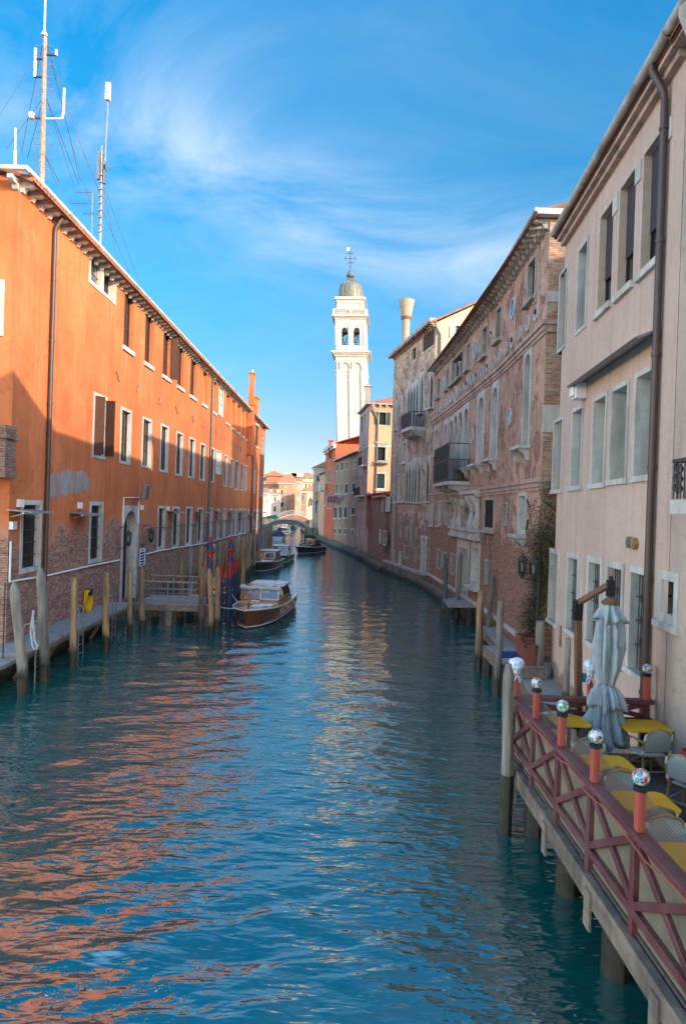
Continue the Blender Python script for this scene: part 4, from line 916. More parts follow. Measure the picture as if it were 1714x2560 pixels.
# ladders with curved grab rails
def ladder(x, y, label, zt=1.75):
    th = thing('ladder', label, 'ladder', (x, y, 0), 'steel ladders down to the water')
    for dy in (-.2, .2):
        m = MB(); m.tube([(x, y + dy, -.4), (x, y + dy, zt - .12), (x - .06, y + dy, zt - .02), (x - .2, y + dy, zt), (x - .33, y + dy, zt - .05), (x - .38, y + dy, zt - .2)], .025, 6); m.build('rail', M['galv'], th)
    for i in range(4):
        m = MB(); z = -.2 + .32 * i; m.tube([(x, y - .2, z), (x, y + .2, z)], .02, 5); m.build('rung', M['galv'], th)
for k, x, y, lab in [('D', 635, 830, 'steel ladder at the walkway edge left of the bent-top pole'), ('D', 1045, 690, 'steel ladder right of the pole beside the yellow hose'), ('D', 1255, 590, 'steel ladder between the two poles at the water door'), ('D', 135, 1010, 'steel ladder hidden behind the leftmost leaning pole')]:
    P = atz(k, x, y, .95); ladder(max(-9.0, P.x) if P.x > -9 else -9.0, P.y, lab)
# yellow hose on the wall, rope on the pole
u, z = WL.hit('D', 790, 470); u2, z2 = WL.hit('D', 785, 670)
hz = thing('hose', 'coiled yellow hose hanging on the brick wall above the walkway', 'hose', WL.p(u, .1, z))
m = MB()
for j in range(7):
    w = .2 + .022 * j; dz = (z - z2) * (.86 + .03 * j)
    m.tube([WL.p(u + w * math.sin(2 * PI * i / 20), .07 + .022 * j, z - dz / 2 + dz / 2 * math.cos(2 * PI * i / 20) + .02 * math.sin(j * 3)) for i in range(21)], .024, 6, cap=False)
m.tube([WL.p(u, .2, z2 + .1), WL.p(u - .05, .2, z2 - .2)], .024, 6); m.build('coil', M['hose'], hz, smooth=True)
m = MB(); m.wb(WL, u + .05, u + .24, 0, .26, z - .2, z + .05); m.build('hook', M['black'], hz, bev=.02)
P = aty('D', 315, 660, 19.6); rp = MB()
pts = [aty('D', x, y, 19.35) for x, y in ((315, 655), (310, 720), (318, 860), (322, 930), (352, 985), (345, 1020), (325, 1025), (308, 990), (300, 940), (290, 860), (300, 760), (318, 665))]
rp.tube(pts, .03, 7); tag(rp.build('mooring_rope', M['rope'], None, smooth=True), 'pale looped mooring rope hanging beside the thick pointed pole', 'rope')

# ------------------------------------------------------------------ boats
def taxi(loc, heading, label, hull='mahog', deckm='mahogl', cabm='mahogl', roofm_='cream', L=7.2, bw=2.3, canvas=True, cover=None, top=1.52, name='water_taxi', rail='binding'):
    th = thing(name, label, 'boat', (0, 0, 0), 'wooden motor taxis on the canal' if name == 'water_taxi' else None)
    N = 16; sec = []
    for i in range(N + 1):
        t = i / N; x = -L / 2 + L * t
        b = bw / 2 * (1.0 - .12 * (1 - t) ** 2) * (1 if t < .5 else max(.0, 1 - ((t - .5) / .5) ** 2.6) ** .62)
        zs = .62 + .06 * (1 - t) + .26 * t ** 2.2; rake = .55 * t ** 6
        zk = -.3 + .35 * t ** 5; fl = .62 + .2 * (1 - t)
        sec.append([(x + rake, b, zs), (x + rake * .8, b * (.97 - .06 * t), zs - .16), (x + rake * .3, b * (.93 - .2 * t), .16), (x + rake * .1, b * fl, -.04), (x, .0, zk)])
    def loft(mb, i0, i1, m=0):
        vs = []; fs = []; w = i1 - i0 + 1
        for s_ in sec:
            row = s_[i0:i1 + 1]; vs += [Vector((x, y, z)) for x, y, z in row]; vs += [Vector((x, -y, z)) for x, y, z in row]
        for k in range(N):
            for j in range(w - 1):
                for o in (0, w):
                    a = k * 2 * w + o + j; fs.append((a, a + 1, a + 1 + 2 * w, a + 2 * w))
        mb.add(vs, fs, m)
    m = MB(); loft(m, 0, 4)
    s0 = sec[0]; m.add([Vector(p) for p in s0] + [Vector((x, -y, z)) for x, y, z in s0[::-1]], [tuple(range(10))]); m.build('hull', M[hull], th, smooth=True)
    m = MB()
    for sg_ in (1, -1):
        m.tube([(s_[0][0], sg_ * (s_[0][1] + .01), s_[0][2] + .01) for s_ in sec], .035, 5)
    m.build('rubbing_rail', M[rail], th)
    m = MB()
    for sg_ in (1, -1): m.tube([(s_[2][0], sg_ * (s_[2][1] + .012), s_[2][2] - .07) for s_ in sec], .022, 4)
    m.build('waterline_stripe', M['cush'], th)
    m = MB(); vs = []
    for s_ in sec: x, b, z = s_[0]; vs += [(x, b * .985, z), (x, 0, z + .06), (x, -b * .985, z)]
    m.add(vs, [f for k in range(N) for f in ((3 * k, 3 * k + 1, 3 * k + 4, 3 * k + 3), (3 * k + 1, 3 * k + 2, 3 * k + 5, 3 * k + 4))]); m.build('deck', M[deckm], th, smooth=True)
    if cover:
        m = MB(); m.add([(-L / 2, -bw * .45, .7), (L * .3, -bw * .45, .75), (L * .3, bw * .45, .75), (-L / 2, bw * .45, .7), (-L / 2 + .4, 0, 1.5), (L * .25, 0, 1.4)], [(0, 1, 5, 4), (2, 3, 4, 5), (1, 2, 5), (3, 0, 4)]); m.build('tarpaulin', M[cover], th)
        th.location = loc; th.rotation_euler = (0, 0, heading); return th
    xw = L * .155; xc = -L * .015; xe = -L * .33; hb = bw * .40; z0 = .66
    def slab(x0a, x0b, x1a, x1b, b0, b1, za, zb, mb, mm=0):     # lofted box: bottom x0a..x1a, top x0b..x1b
        mb.hexa([(x0a, -b0, za), (x1a, -b0, za), (x1a, b0, za), (x0a, b0, za), (x0b, -b1, zb), (x1b, -b1, zb), (x1b, b1, zb), (x0b, b1, zb)], mm)
    m = MB(); slab(xe, xe + .35, xw + .12, xw, hb, hb * .97, z0, z0 + .32, m); slab(xe + .3, xe + .75, xc, xc - .06, hb * .97, hb * .88, z0 + .32, top, m); m.build('cabin', M[cabm], th, bev=.03)
    m = MB(); slab(xe + .5, xe + .6, xc + (-.45 if canvas else .1), xc + (-.5 if canvas else .04), hb * .98, hb * .9, top, top + .07, m); m.build('roof', M[roofm_], th, bev=.03)
    m = MB(); slab(xe + .6, xe + .62, xc + .11, xc + .1, hb * .99, hb * .99, top - .03, top + .012, m); m.build('roof_edge', M['mahogl' if roofm_ != 'mahogl' else 'mahog'], th)
    # cabin side windows and front panes
    for sg_ in (1, -1):
        for a, b2 in ((xe + .72, xe + 1.2), (xe + 1.3, xc - .1)):
            y0_, y1_ = sg_ * (hb * .955), sg_ * (hb * .885)
            m = MB(); m.add([(a, y0_ + sg_ * .025, z0 + .42), (b2, y0_ + sg_ * .025, z0 + .42), (b2 - .03, y1_ + sg_ * .03, top - .1), (a + .25, y1_ + sg_ * .03, top - .1)], [(0, 1, 2, 3)]); m.build('window', M['panesky'], th)
        m = MB(); y = sg_ * hb * .45; m.bx(xc - .02, xc + .03, y - .3, y + .3, z0 + .36, top - .08); m.build('front_window', M['panesky'], th)
        fm = MB(); fm.bx(xc + .025, xc + .05, y - .34, y - .29, z0 + .36, top - .06); fm.bx(xc + .025, xc + .05, y + .29, y + .34, z0 + .36, top - .06); fm.bx(xc + .025, xc + .05, y - .29, y + .29, top - .1, top - .05); fm.bx(xc + .025, xc + .05, y - .29, y + .29, z0 + .33, z0 + .38); fm.build('window_frame', M['binding'], th)
    # windscreen: two raked framed panes
    for sg_ in (1, -1):
        ya, yb = (.04, hb * .98) if sg_ > 0 else (-hb * .98, -.04)
        A = Vector((xw + .12, ya, z0 + .34)); Bp = Vector((xw + .12, yb, z0 + .34)); C_ = Vector((xw - .15, yb * .95, top - .06)); D_ = Vector((xw - .15, ya * .95, top - .06))
        m = MB(); m.add([A, Bp, C_, D_], [(0, 1, 2, 3)]); wsn = m.build('windscreen', M['clear'], th)
        m = MB()
        for p, q_ in ((A, Bp), (Bp, C_), (C_, D_), (D_, A)): m.bar(p, q_, .055)
        m.build('windscreen_frame', M['mahogl' if sg_ < 0 else 'binding'], th if False else wsn)
    m = MB(); m.bx(xc + .1, xc + .6, -hb * .8, hb * .8, z0 + .05, z0 + .5); m.build('bench', M['plum'], th, bev=.03)
    if canvas:
        m = MB(); pts = [Vector((xw - .12, -hb * 1.05 + hb * 2.1 * i / 12, top - .01 + .03 * math.sin(i * 1.7))) for i in range(13)]; m.tube(pts, [.1 + .02 * math.sin(i * 2.3) for i in range(13)], 8); m.build('rolled_canvas', M['rope'], th, smooth=True)
    m = MB(); m.bx(xw + .5, xw + .62, -.28, .1, .86, 1.0); m.build('number_plate', M['signw'], th)
    m = MB()
    for i in range(4): m.bx(xw + .62, xw + .626, -.24 + .085 * i, -.19 + .085 * i, .89, .97)
    m.build('number_marks', M['black'], th)
    m = MB(); m.bx(xw + .45, xw + .95, .12, .8, .80, .85); m.bx(xw + 1.0, xw + 1.4, -.05, .55, .84, .88); m.build('cushion', M['cush'], th, bev=.02)
    m = MB(); m.tube([(L / 2 - .25, 0, .85), (L / 2 - .25, 0, 1.12)], .035, 6); m.tube([(xe + .9, .2, top + .05), (xe + .9, .2, top + .65)], [.03, .012], 6); m.build('mast_and_post', M['iron'], th)
    m = MB(); m.bx(-L / 2 + .15, xe - .1, -hb * .85, hb * .85, .64, .74); m.build('stern_seat', M['mahog'], th)
    th.location = loc; th.rotation_euler = (0, 0, heading); return th
def boat_at(bow, stern, *a, **k):
    bow = Vector((*bow, 0)); st = Vector((*stern, 0)); d = bow - st
    return taxi((bow + st) / 2, math.atan2(d.y, d.x), *a, L=d.length, **k)
boat_at((-4.1, 29.2), (-3.35, 36.2), 'varnished wooden taxi boat with rolled canvas, moored nearest to the camera', bw=2.35)
for a_, b_, lab in (((-4.12, 29.6, .95), (-5.3, 28.4, 1.1), 'mooring rope from the nearest taxi bow to the faceted tan pole'), ((-4.7, 31.2, .8), (-5.3, 31.35, 1.5), 'mooring rope from the nearest taxi side to the slim striped pole')):
    a_, b_ = Vector(a_), Vector(b_); m = MB(); m.tube([a_.lerp(b_, f) - Vector((0, 0, .5 * f * (1 - f))) for f in (0, .2, .4, .6, .8, 1)], .018, 5); tag(m.build('mooring_rope', M['rope']), lab, 'rope')
boat_at((-7.25, 33.2), (-6.7, 39.8), 'golden wooden taxi boat half hidden behind the pier railing', hull='mahogl', canvas=False, bw=2.0, roofm_='mahogl')
boat_at((-6.75, 54.0), (-6.2, 60.6), 'dark wooden taxi moored bow-on past the twin posts, front one of two', hull='hullbrown', canvas=False, bw=2.25, cabm='mahogl')
boat_at((-6.35, 61.2), (-5.75, 68.2), 'dark taxi with pale roof moored behind the front dark taxi', hull='hullbrown', canvas=False, bw=2.2, cabm='cream')
boat_at((-4.95, 76.0), (-2.75, 81.2), 'black-hulled taxi under way in mid canal', hull='hullblack', canvas=False, bw=2.2, roofm_='hullbrown', cabm='hullbrown')
taxi((-9.9, 104.5, 0), 1.5, 'small white boat under a navy cover past the far piles', hull='cream', cover='navycloth', L=5, bw=2, name='covered_boat', deckm='cream')
for bw_, st_, lab in (((-12.9, 139), (-12.4, 145), 'dark launch moored under the far bridge'), ((-12.3, 152), (-11.6, 158), 'dark cabin boat moored beyond the bridge arch'),):
    boat_at(bw_, st_, lab, hull='hullblack', canvas=False, bw=2.2, roofm_='hullblack', cabm='hullblack', name='launch')
taxi((-14.2, 132, 0), 1.5, 'grey open boat lying at the left bank before the bridge', hull='bluegrey', cover='bluegrey', L=5, bw=2, name='rowing_boat')
def off_wall(W, n): return Wall([W.p(u, n, 0) for u in W.cum], W.side)
# ------------------------------------------------------------------ RIGHT BANK: rose house
def xr(Y): return 4.79 + .083 * Y
WP = Wall([(xr(11.6), 11.6), (xr(20.0), 20.0)], -1)
B = Bld('rose_house', 'pale rose plastered house with deep windows behind the cafe terrace', 'building', WP, -1.0, 13.95, M['pink'], 9)
def q(k, *r, **o): return B.win(k, *r, **o)
TL = [('I', 905, 1076, 1195, 2195), ('I', 708, 836, 1510, 2400), ('I', 541, 650, 1765, 2560)]
for i, r in enumerate(TL): q(*r, fr=0, dp=.24, pane='pane', bars=True, mat='stone', name='window')
q('I', 362, 447, 2045, 2762, fr=.1, dp=.3, mat='stone'); q('I', 208, 277, 2262, 2920, fr=.1, dp=.3, mat='stone')
for r in [('J', 160, 240, 1158, 1752), ('J', 312, 408, 1062, 1722), ('J', 486, 606, 962, 1698), ('J', 640, 790, 870, 1664), ('J', 838, 1022, 740, 1632)]:
    q(*r, fr=.11, dp=.55, pane='bluegrey', bars=False, bottom=False, sill=.06)
GW = [('K', 562, 634, 62, 600), ('K', 690, 781, 92, 672), ('K', 838, 950, 122, 765), ('K', 974, 1108, 155, 880), ('K', 1141, 1306, 192, 985)]
for i, r in enumerate(GW): q(*r, fr=.15, dp=.26, pane='dark', bars=False, bottom=False, sill=.07, grille='fancy' if i >= 2 else True)
B.finish(near=False, extra=gable_tri(WP, WP.L, 13.95, 9, 1.25))
RP = B.root
for r in TL:         # capital blocks on the piers, roller blinds, sills
    u0, u1, z0, z1 = WP.rect(*r)
    m = MB(); m.wb(WP, u0 - .34, u0 + .0, -.22, .03, z1 - .42, z1 - .02); m.build('capital', M['stone'], RP)
    m = MB(); m.wb(WP, u0 + .02, u1 - .02, -.2, -.16, z0 + (z1 - z0) * .34, z1); m.build('roller_blind', M['blueroll'], RP)
    m = MB(); m.wb(WP, u0 - .1, u1 + .08, -.02, .09, z0 - .15, z0); m.build('sill', M['stone'], RP)
for r in (('I', 362, 447, 2045, 2762), ('I', 208, 277, 2262, 2920)):
    u0, u1, z0, z1 = WP.rect(*r); m = MB(); m.wb(WP, u0 + .1, u1 - .1, -.26, -.22, z0 + .1, z1 - .1); m.build('roller_blind', M['blueroll'], RP)
gable_roof(RP, WP, -.05, WP.L + .1, 14.05, 9, 1.25, over=.32)
half_gutter(RP, WP, -.1, WP.L + .05, .36, 14.0, .1)
m = MB(); m.wb(WP, 0, WP.L, 0, .26, 13.74, 13.9); m.wb(WP, 0, WP.L, 0, .14, 13.6, 13.74); m.build('cornice', M['pinkstone'], RP)
# shed canopy over the middle windows
a = WP.hit('J', 420, 862); b = WP.hit('J', 1040, 455); zc = max(a[1], b[1])
m = MB(); m.hexa([WP.p(b[0] - .1, 0, zc + .02), WP.p(a[0], 0, zc + .02), WP.p(a[0], .42, zc - .14), WP.p(b[0] - .1, .42, zc - .14), WP.p(b[0] - .1, 0, zc + .07), WP.p(a[0], 0, zc + .07), WP.p(a[0], .45, zc - .1), WP.p(b[0] - .1, .45, zc - .1)]); m.build('canopy', M['galv'], RP)
u, z = WP.hit('J', 425, 935); m = MB(); m.wb(WP, u - .22, u + .22, 0, .3, z - .2, z + .22); m.wb(WP, u - .16, u + .16, .3, .36, z - .14, z + .12); m.build('alarm_box', M['paint'], RP, bev=.02)
for x, y, mt in ((818, 2195, 'galv'), (858, 2205, 'bamboo')):
    u, z = WP.hit('J', x, y); m = MB(); m.tube([WP.p(u, 0, z), WP.p(u, .09, z)], .12, 14); m.tube([WP.p(u, .09, z), WP.p(u, .1, z)], .06, 10); m.build('wall_vent', M[mt], RP)
u, z = WP.hit('K', 648, 705); m = MB(); m.wb(WP, u - .12, u + .12, .0, .02, z - .3, z + .3); m.build('wall_patch', M['lowbrick'], RP)
up = WP.hit('J', 1035, 1400)[0]; downpipe(RP, WP, max(up, .12), .1, 1.0, 13.9, .07)
# ---- the next house towards the camera, same wall line
WT = Wall([(xr(-1.0), -1.0), (xr(11.58), 11.58)], -1)
B = Bld('tan_house', 'tan plastered house at the right edge with an iron balcony', 'building', WT, -1.0, 13.9, M['tan'], 9)
r = WT.rect('K', 1368, 1516, 228, 615); B.winr(*r, fr=.17, dp=.24, pane='dark', bars=False, grille=True, sill=.08)
u0, _ = WT.hit('J', 1271, 1650); B.winr(u0 - 2.2, u0 - .9, 6.2, 9.2, fr=.12, dp=.3)
B.finish(far=False, extra=gable_tri(WT, WT.L - .01, 13.9, 9, 1.2))
gable_roof(B.root, WT, -.1, WT.L, 14.0, 9, 1.25, over=.32)
half_gutter(B.root, WT, 0, WT.L + .02, .36, 14.0, .1)
m = MB(); m.wb(WT, 0, WT.L, 0, .26, 13.74, 13.9); m.build('cornice', M['pinkstone'], B.root)
# gabled upper storey set on its canal side (out of frame, it throws the shadow on the orange corner)
m = MB(); G_ = [(4.2, 13.9), (7.6, 15.7), (11.0, 13.9)]
pl = [WT.p(y + 1.0, -.05, z) for y, z in G_]; m.prism(pl, Vector((5, 0, 0))); m.build('gable', M['tan'], B.root)
c = MB(); P = WT.p(WT.L - 2.2, .1, 13.2); c.lathe((P.x - .25, P.y + .9, 13.35), [(.06, -.5), (.1, -.4), (.24, .0), (.26, .1), (.2, .12)], 10); c.build('rain_hopper', M['gutter'], B.root)
WTo = off_wall(WT, .74); uA, zA = WTo.hit('J', 1152, 1530); uB = uA - 2.5; zt = zA + .05; zb = WTo.hit('J', 1150, 1830)[1]
uA2 = uA
m = MB(); m.wb(WT, uB, uA2, 0, .75, zb - .22, zb - .02); m.build('balcony_slab', M['stone'], B.root)
for uu in (uA - .35, uA - 1.9): m = MB(); m.prism([WT.p(uu, n, zb + z_) for n, z_ in [(0, -.22), (.6, -.22), (.5, -.38), (.15, -.5), (0, -.75)]], WT.p(uu - .2, 0, 0) - WT.p(uu, 0, 0)); m.build('balcony_bracket', M['stone2'], B.root)
m = MB(); m.wb(WT, uB, uA2, .68, .74, zt - .05, zt); m.wb(WT, uA2 - .05, uA2, 0, .7, zt - .05, zt)
n_ = 20
for i in range(n_): uu = uA2 - .02 - i * .12; m.tube([WT.p(uu, .71, zb), WT.p(uu, .71, zt)], .012, 5)
for i in range(6): m.tube([WT.p(uA2 - .02, .05 + .12 * i, zb), WT.p(uA2 - .02, .05 + .12 * i, zt)], .012, 5)
for i in range(3):
    for j in range(3):
        uu = uA2 - .15 - i * .5; zz = zb + .15 + (zt - zb - .2) * j / 2.6
        m.tube([WT.p(uu + .09 * math.cos(t) * (1 - t / 14), .72, zz + .09 * math.sin(t) * (1 - t / 14)) for t in [k_ * .5 for k_ in range(18)]], .012, 4, cap=False)
        m.tube([WT.p(uA2 + .005, .2 + .22 * i + .08 * math.cos(t) * (1 - t / 14), zz + .08 * math.sin(t) * (1 - t / 14)) for t in [k_ * .5 for k_ in range(18)]], .012, 4, cap=False)
m.build('balcony_railing', M['iron'], B.root)

# ------------------------------------------------------------------ the worn brick palazzo
k9 = 1.09
WZ = Wall([(5.96 * k9, 20.0 * k9), (6.13 * k9, 26.5 * k9), (6.06 * k9, 30.5 * k9), (5.92 * k9, 36 * k9), (5.65 * k9, 42.7 * k9)], -1)
ZE, ZS, ZS2 = 15.2, 11.68, 6.5
B = Bld('brick_palazzo', 'worn brick palazzo with arched white stone windows, round plaques and a stone portal', 'building', WZ, -1.0, ZE, M['palazzo'], 10)
def q(k, *r, **o): return B.win(k, *r, **o)
for r in [('Z', 690, 816, 740, 1350), ('Z', 230, 312, 1440, 1935), ('Z', 24, 106, 1725, 2170), ('G', 831, 861, 492, 702), ('G', 674, 694, 690, 856), ('G', 607, 627, 765, 922)]:
    q(*r, fr=.13, dp=.22, sill=.2, pane='panesky', mat='stone2')
q('G', 716, 802, 592, 790, fr=.1, dp=.4, sill=.25, mat='stone2')
ARCH = [('G', 1276, 1337, 530, 1300), ('G', 1023, 1080, 800, 1402), ('G', 912, 971, 880, 1440), ('G', 803, 849, 972, 1475), ('G', 652, 682, 1098, 1460), ('G', 581, 611, 1140, 1370)]
for i, r in enumerate(ARCH): q(*r, fr=.2, dp=.5, arch='r', bottom=False, pane='bluegrey' if i < 3 else 'pane', bars=False, mat='stone', sill=.42 if i < 4 else .15, brk=i < 4, top=.3)
TRI = [('G', 692, 723, 1080, 1575), ('G', 727, 757, 1045, 1575), ('G', 761, 795, 1015, 1575)]
for r in TRI: q(*r, fr=.09, dp=.2, arch='r', bottom=False, mat='stone', top=.2, bars=True)
q('G', 1236, 1300, 1660, 1995, fr=.16, dp=.4, pane='bluegrey', bars=False, sill=.35, brk=True)
q('G', 1118, 1150, 1740, 1925, fr=.08, dp=.15, pane='dark', bars=False, mat='stone2')
q('G', 966, 1050, 1705, 1962, fr=.12, dp=.1, sh='closed', shm='darkshut', mat='stone2', sill=.2)
for r in [('H', 362, 384, 305, 512), ('H', 422, 447, 318, 512)]: q(*r, fr=.12, dp=.3, mat='stone', sill=.15, pane='dark', bars=False)
q('H', 397, 411, 350, 478, fr=.08, dp=.15, mat='stone2', pane='dark', bars=False)
for r in [('H', 412, 444, 693, 856), ('H', 452, 488, 715, 850), ('H', 518, 549, 728, 898), ('H', 792, 830, 775, 980)]: q(*r, fr=.13, dp=.25, pane='dark', bars=False, grille=True, mat='stone2')
DZ = WZ.rect('H', 566, 662, 622, 1078); q('H', 566, 662, 622, 1078, fr=.32, dp=.7, bottom=False, pane='dark', bars=False, name='portal_door', mat='stone', top=.45)
q('H', 676, 750, 642, 998, fr=.22, dp=.35, pane='bluegrey', bars=False, mat='stone', top=.3, sill=.3)
q('H', 620, 688, 352, 528, fr=.1, dp=.45, arch='r', pane='bluegrey', bars=False, bottom=False, mat='stone2', label='arched niche over the portal')
q('H', 474, 556, 318, 512, fr=.1, dp=.25, pane='stone2', bars=False, mat='stone2', label='panel of carved stone relief')
B.finish(near=True, mats=[M['palazzo'], M['brickend']])
RZ = B.root
gable_roof(RZ, WZ, -.25, WZ.L + .1, ZE + .3, 10, 1.5, over=.5)
m = MB(); m.wb(WZ, -.3, WZ.L, -.0, .5, ZE + .1, ZE + .2); m.build('eaves', M['soffit'], RZ)
half_gutter(RZ, WZ, -.3, WZ.L, .52, ZE + .2, .07, step=5)
m = MB(); P = WZ.p(0, 0, 0); m.bx(P.x - .5, P.x + 9, P.y - .3, P.y - .02, ZE + .06, ZE + .24); m.build('verge_beam', M['stone'], RZ)
prof = [(0, .1), (.48, .1), (.48, -.04), (.36, -.1), (.24, -.1), (.16, -.26), (0, -.3)]
n = 46
for i in range(n):
    u = .05 + i * (WZ.L - .3) / n; m = MB(); m.prism([WZ.p(u, a_, ZE + b_) for a_, b_ in prof], WZ.p(u + .2, 0, 0) - WZ.p(u, 0, 0)); m.build('bracket', M['stone2'], RZ)
for zz, nm in ((ZS, .16), (ZS2, .14)):
    m = MB(); m.wb(WZ, -.14, WZ.L, -.02, nm, zz + .06, zz + .2); m.wb(WZ, -.08, WZ.L, -.02, nm * .6, zz - .1, zz + .06); m.wb(WZ, -.04, WZ.L, -.02, nm * .3, zz - .22, zz - .1)
    P = WZ.p(0, 0, 0); m.bx(P.x - .13, P.x + 1.2, P.y - .13, P.y - .001, zz + .06, zz + .2); m.bx(P.x - .06, P.x + 1.2, P.y - .07, P.y - .002, zz - .18, zz + .06)
    m.build('string_course', M['pinkstone'], RZ)
P = WZ.p(0, 0, 0)
for z_, h in ((8.2, .9), (12.5, .35)): m = MB(); m.bx(P.x - .03, P.x + 1.0, P.y - .03, P.y, z_, z_ + h); m.build('corner_stone', M['stone'], RZ)
# round plaques: stone rings with discs of stone or glass
RND = [(1197, 222, 80, 'panesky'), (905, 542, 70, 'panesky'), (650, 815, 46, 'panesky'), (1030, 418, 34, 'dark'), (1380, 258, 60, 'dark'), (1316, 340, 60, 'stone2'), (1252, 418, 56, 'pinkstone'), (1194, 478, 54, 'dark'), (1144, 535, 50, 'pinkstone'), (1097, 590, 48, 'stone2'), (1049, 640, 46, 'pinkstone'), (998, 680, 45, 'dark'), (955, 715, 42, 'panesky'), (911, 750, 43, 'dark'), (876, 785, 42, 'panesky'), (838, 818, 40, 'dark'), (806, 840, 36, 'stone2'), (776, 865, 36, 'pinkstone'), (748, 897, 66, 'stone2'), (718, 915, 42, 'pinkstone'), (695, 940, 40, 'stone2'), (672, 965, 38, 'pinkstone'), (655, 985, 36, 'stone2'), (630, 1000, 35, 'stone2'), (605, 1020, 32, 'pinkstone'), (876, 1222, 62, 'stone2'), (1170, 1075, 76, 'panesky'), (1367, 150, 38, 'dark')]
for x, y, hh, mt in RND:
    u, z = WZ.hit('G', x, y); R_ = abs(WZ.hit('G', x, y - hh)[1] - z)
    m = MB(); n = 20; o = [WZ.p(u + R_ * math.cos(2 * PI * j / n), .05, z + R_ * math.sin(2 * PI * j / n)) for j in range(n)]; i_ = [WZ.p(u + R_ * .78 * math.cos(2 * PI * j / n), .05, z + R_ * .78 * math.sin(2 * PI * j / n)) for j in range(n)]
    b_ = [WZ.p(u + R_ * math.cos(2 * PI * j / n), 0, z + R_ * math.sin(2 * PI * j / n)) for j in range(n)]; d_ = [WZ.p(u + R_ * .78 * math.cos(2 * PI * j / n), .0, z + R_ * .78 * math.sin(2 * PI * j / n)) for j in range(n)]
    m.add(o + i_ + b_ + d_, [(j, (j + 1) % n, n + (j + 1) % n, n + j) for j in range(n)] + [(j, (j + 1) % n, 2 * n + (j + 1) % n, 2 * n + j) for j in range(n)] + [(n + j, n + (j + 1) % n, 3 * n + (j + 1) % n, 3 * n + j) for j in range(n)])
    ring = m.build('roundel', M['stone'], RZ)
    m = MB(); rr = R_ * (.8 if mt != 'dark' else .8); m.prism([WZ.p(u + rr * math.cos(2 * PI * j / n), .004, z + rr * math.sin(2 * PI * j / n)) for j in range(n)], WZ.nv[WZ.seg(u)] * .018); m.build('disc', M[mt if mt != 'dark' else 'stone2'], ring)
    if mt == 'dark': m = MB(); m.tube([WZ.p(u, .03, z + R_ * .15), WZ.p(u, .09, z + R_ * .15)], R_ * .3, 10); m.build('boss', M['iron'], ring)
# columns of the triple windows
def column(k, x, yt, yb, n, r, par, W, mat='stone2'):
    u, zt = W.hit(k, x, yt); _, zb_ = W.hit(k, x, yb); P = W.p(u, n, 0)
    m = MB(); h = zt - zb_; m.lathe((P.x, P.y, zb_), [(r * 1.5, 0), (r * 1.5, .08), (r * 1.1, .14), (r, .2), (r * .86, h - .38), (r * .95, h - .34), (r * 1.1, h - .28), (r * 1.55, h - .06), (r * 1.6, h)], 12); m.build('column', M[mat], par, smooth=True)
for x, yt in ((725, 1200), (759, 1165), (795, 1140)): column('G', x, yt, 1570, -.02, .14, RZ, WZ)
for x in (742, 773): column('G', x, 640 if x > 750 else 655, 785 if x > 750 else 800, -.1, .1, RZ, WZ)
# balcony with netted iron railing
D_ = 1.15; WZo = off_wall(WZ, D_); uF = WZo.hit('G', 571, 1500)[0]; uN, zf = WZo.hit('G', 679, 1575)
m = MB(); m.wb(WZ, uN, uF, 0, D_, zf - .18, zf); m.build('balcony_slab', M['stone'], RZ)
for uu in (uN + .1, (uN + uF) / 2, uF - .3):
    m = MB(); m.prism([WZ.p(uu, a_, zf + b_) for a_, b_ in [(0, -.18), (D_ * .95, -.18), (D_ * .85, -.42), (D_ * .5, -.5), (D_ * .35, -.85), (.1, -.95), (0, -1.2)]], WZ.p(uu + .22, 0, 0) - WZ.p(uu, 0, 0)); m.build('balcony_bracket', M['stone2'], RZ)
m = MB(); hR = 1.15
for zz in (zf + hR, zf + .08, zf + 2.0): m.bar(WZ.p(uN, D_ - .04, zz), WZ.p(uF, D_ - .04, zz), .05); m.bar(WZ.p(uN + .02, 0, zz), WZ.p(uN + .02, D_ - .04, zz), .05)
k_ = int((uF - uN) / .14)
for i in range(k_ + 1): uu = uN + (uF - uN) * i / k_; m.tube([WZ.p(uu, D_ - .04, zf), WZ.p(uu, D_ - .04, zf + hR)], .014, 4)
for i in range(8): m.tube([WZ.p(uN + .02, D_ * i / 8, zf), WZ.p(uN + .02, D_ * i / 8, zf + hR)], .014, 4)
for uu in (uN, (uN + uF) / 2, uF): m.tube([WZ.p(uu, D_ - .04, zf), WZ.p(uu, D_ - .04, zf + 2.0)], .025, 5)
m.build('balcony_railing', M['iron'], RZ)
m = MB(); m.wb(WZ, uN + .03, uF, D_ - .03, D_ - .015, zf + .05, zf + hR - .02); m.build('balcony_screen', M['dark'], RZ, label='dark reed screen tied to the balcony railing')
m = MB(); m.wb(WZ, uN + .03, uF, D_ - .03, D_ - .015, zf + hR + .03, zf + 1.95); m.build('balcony_net', M['dark'], RZ)
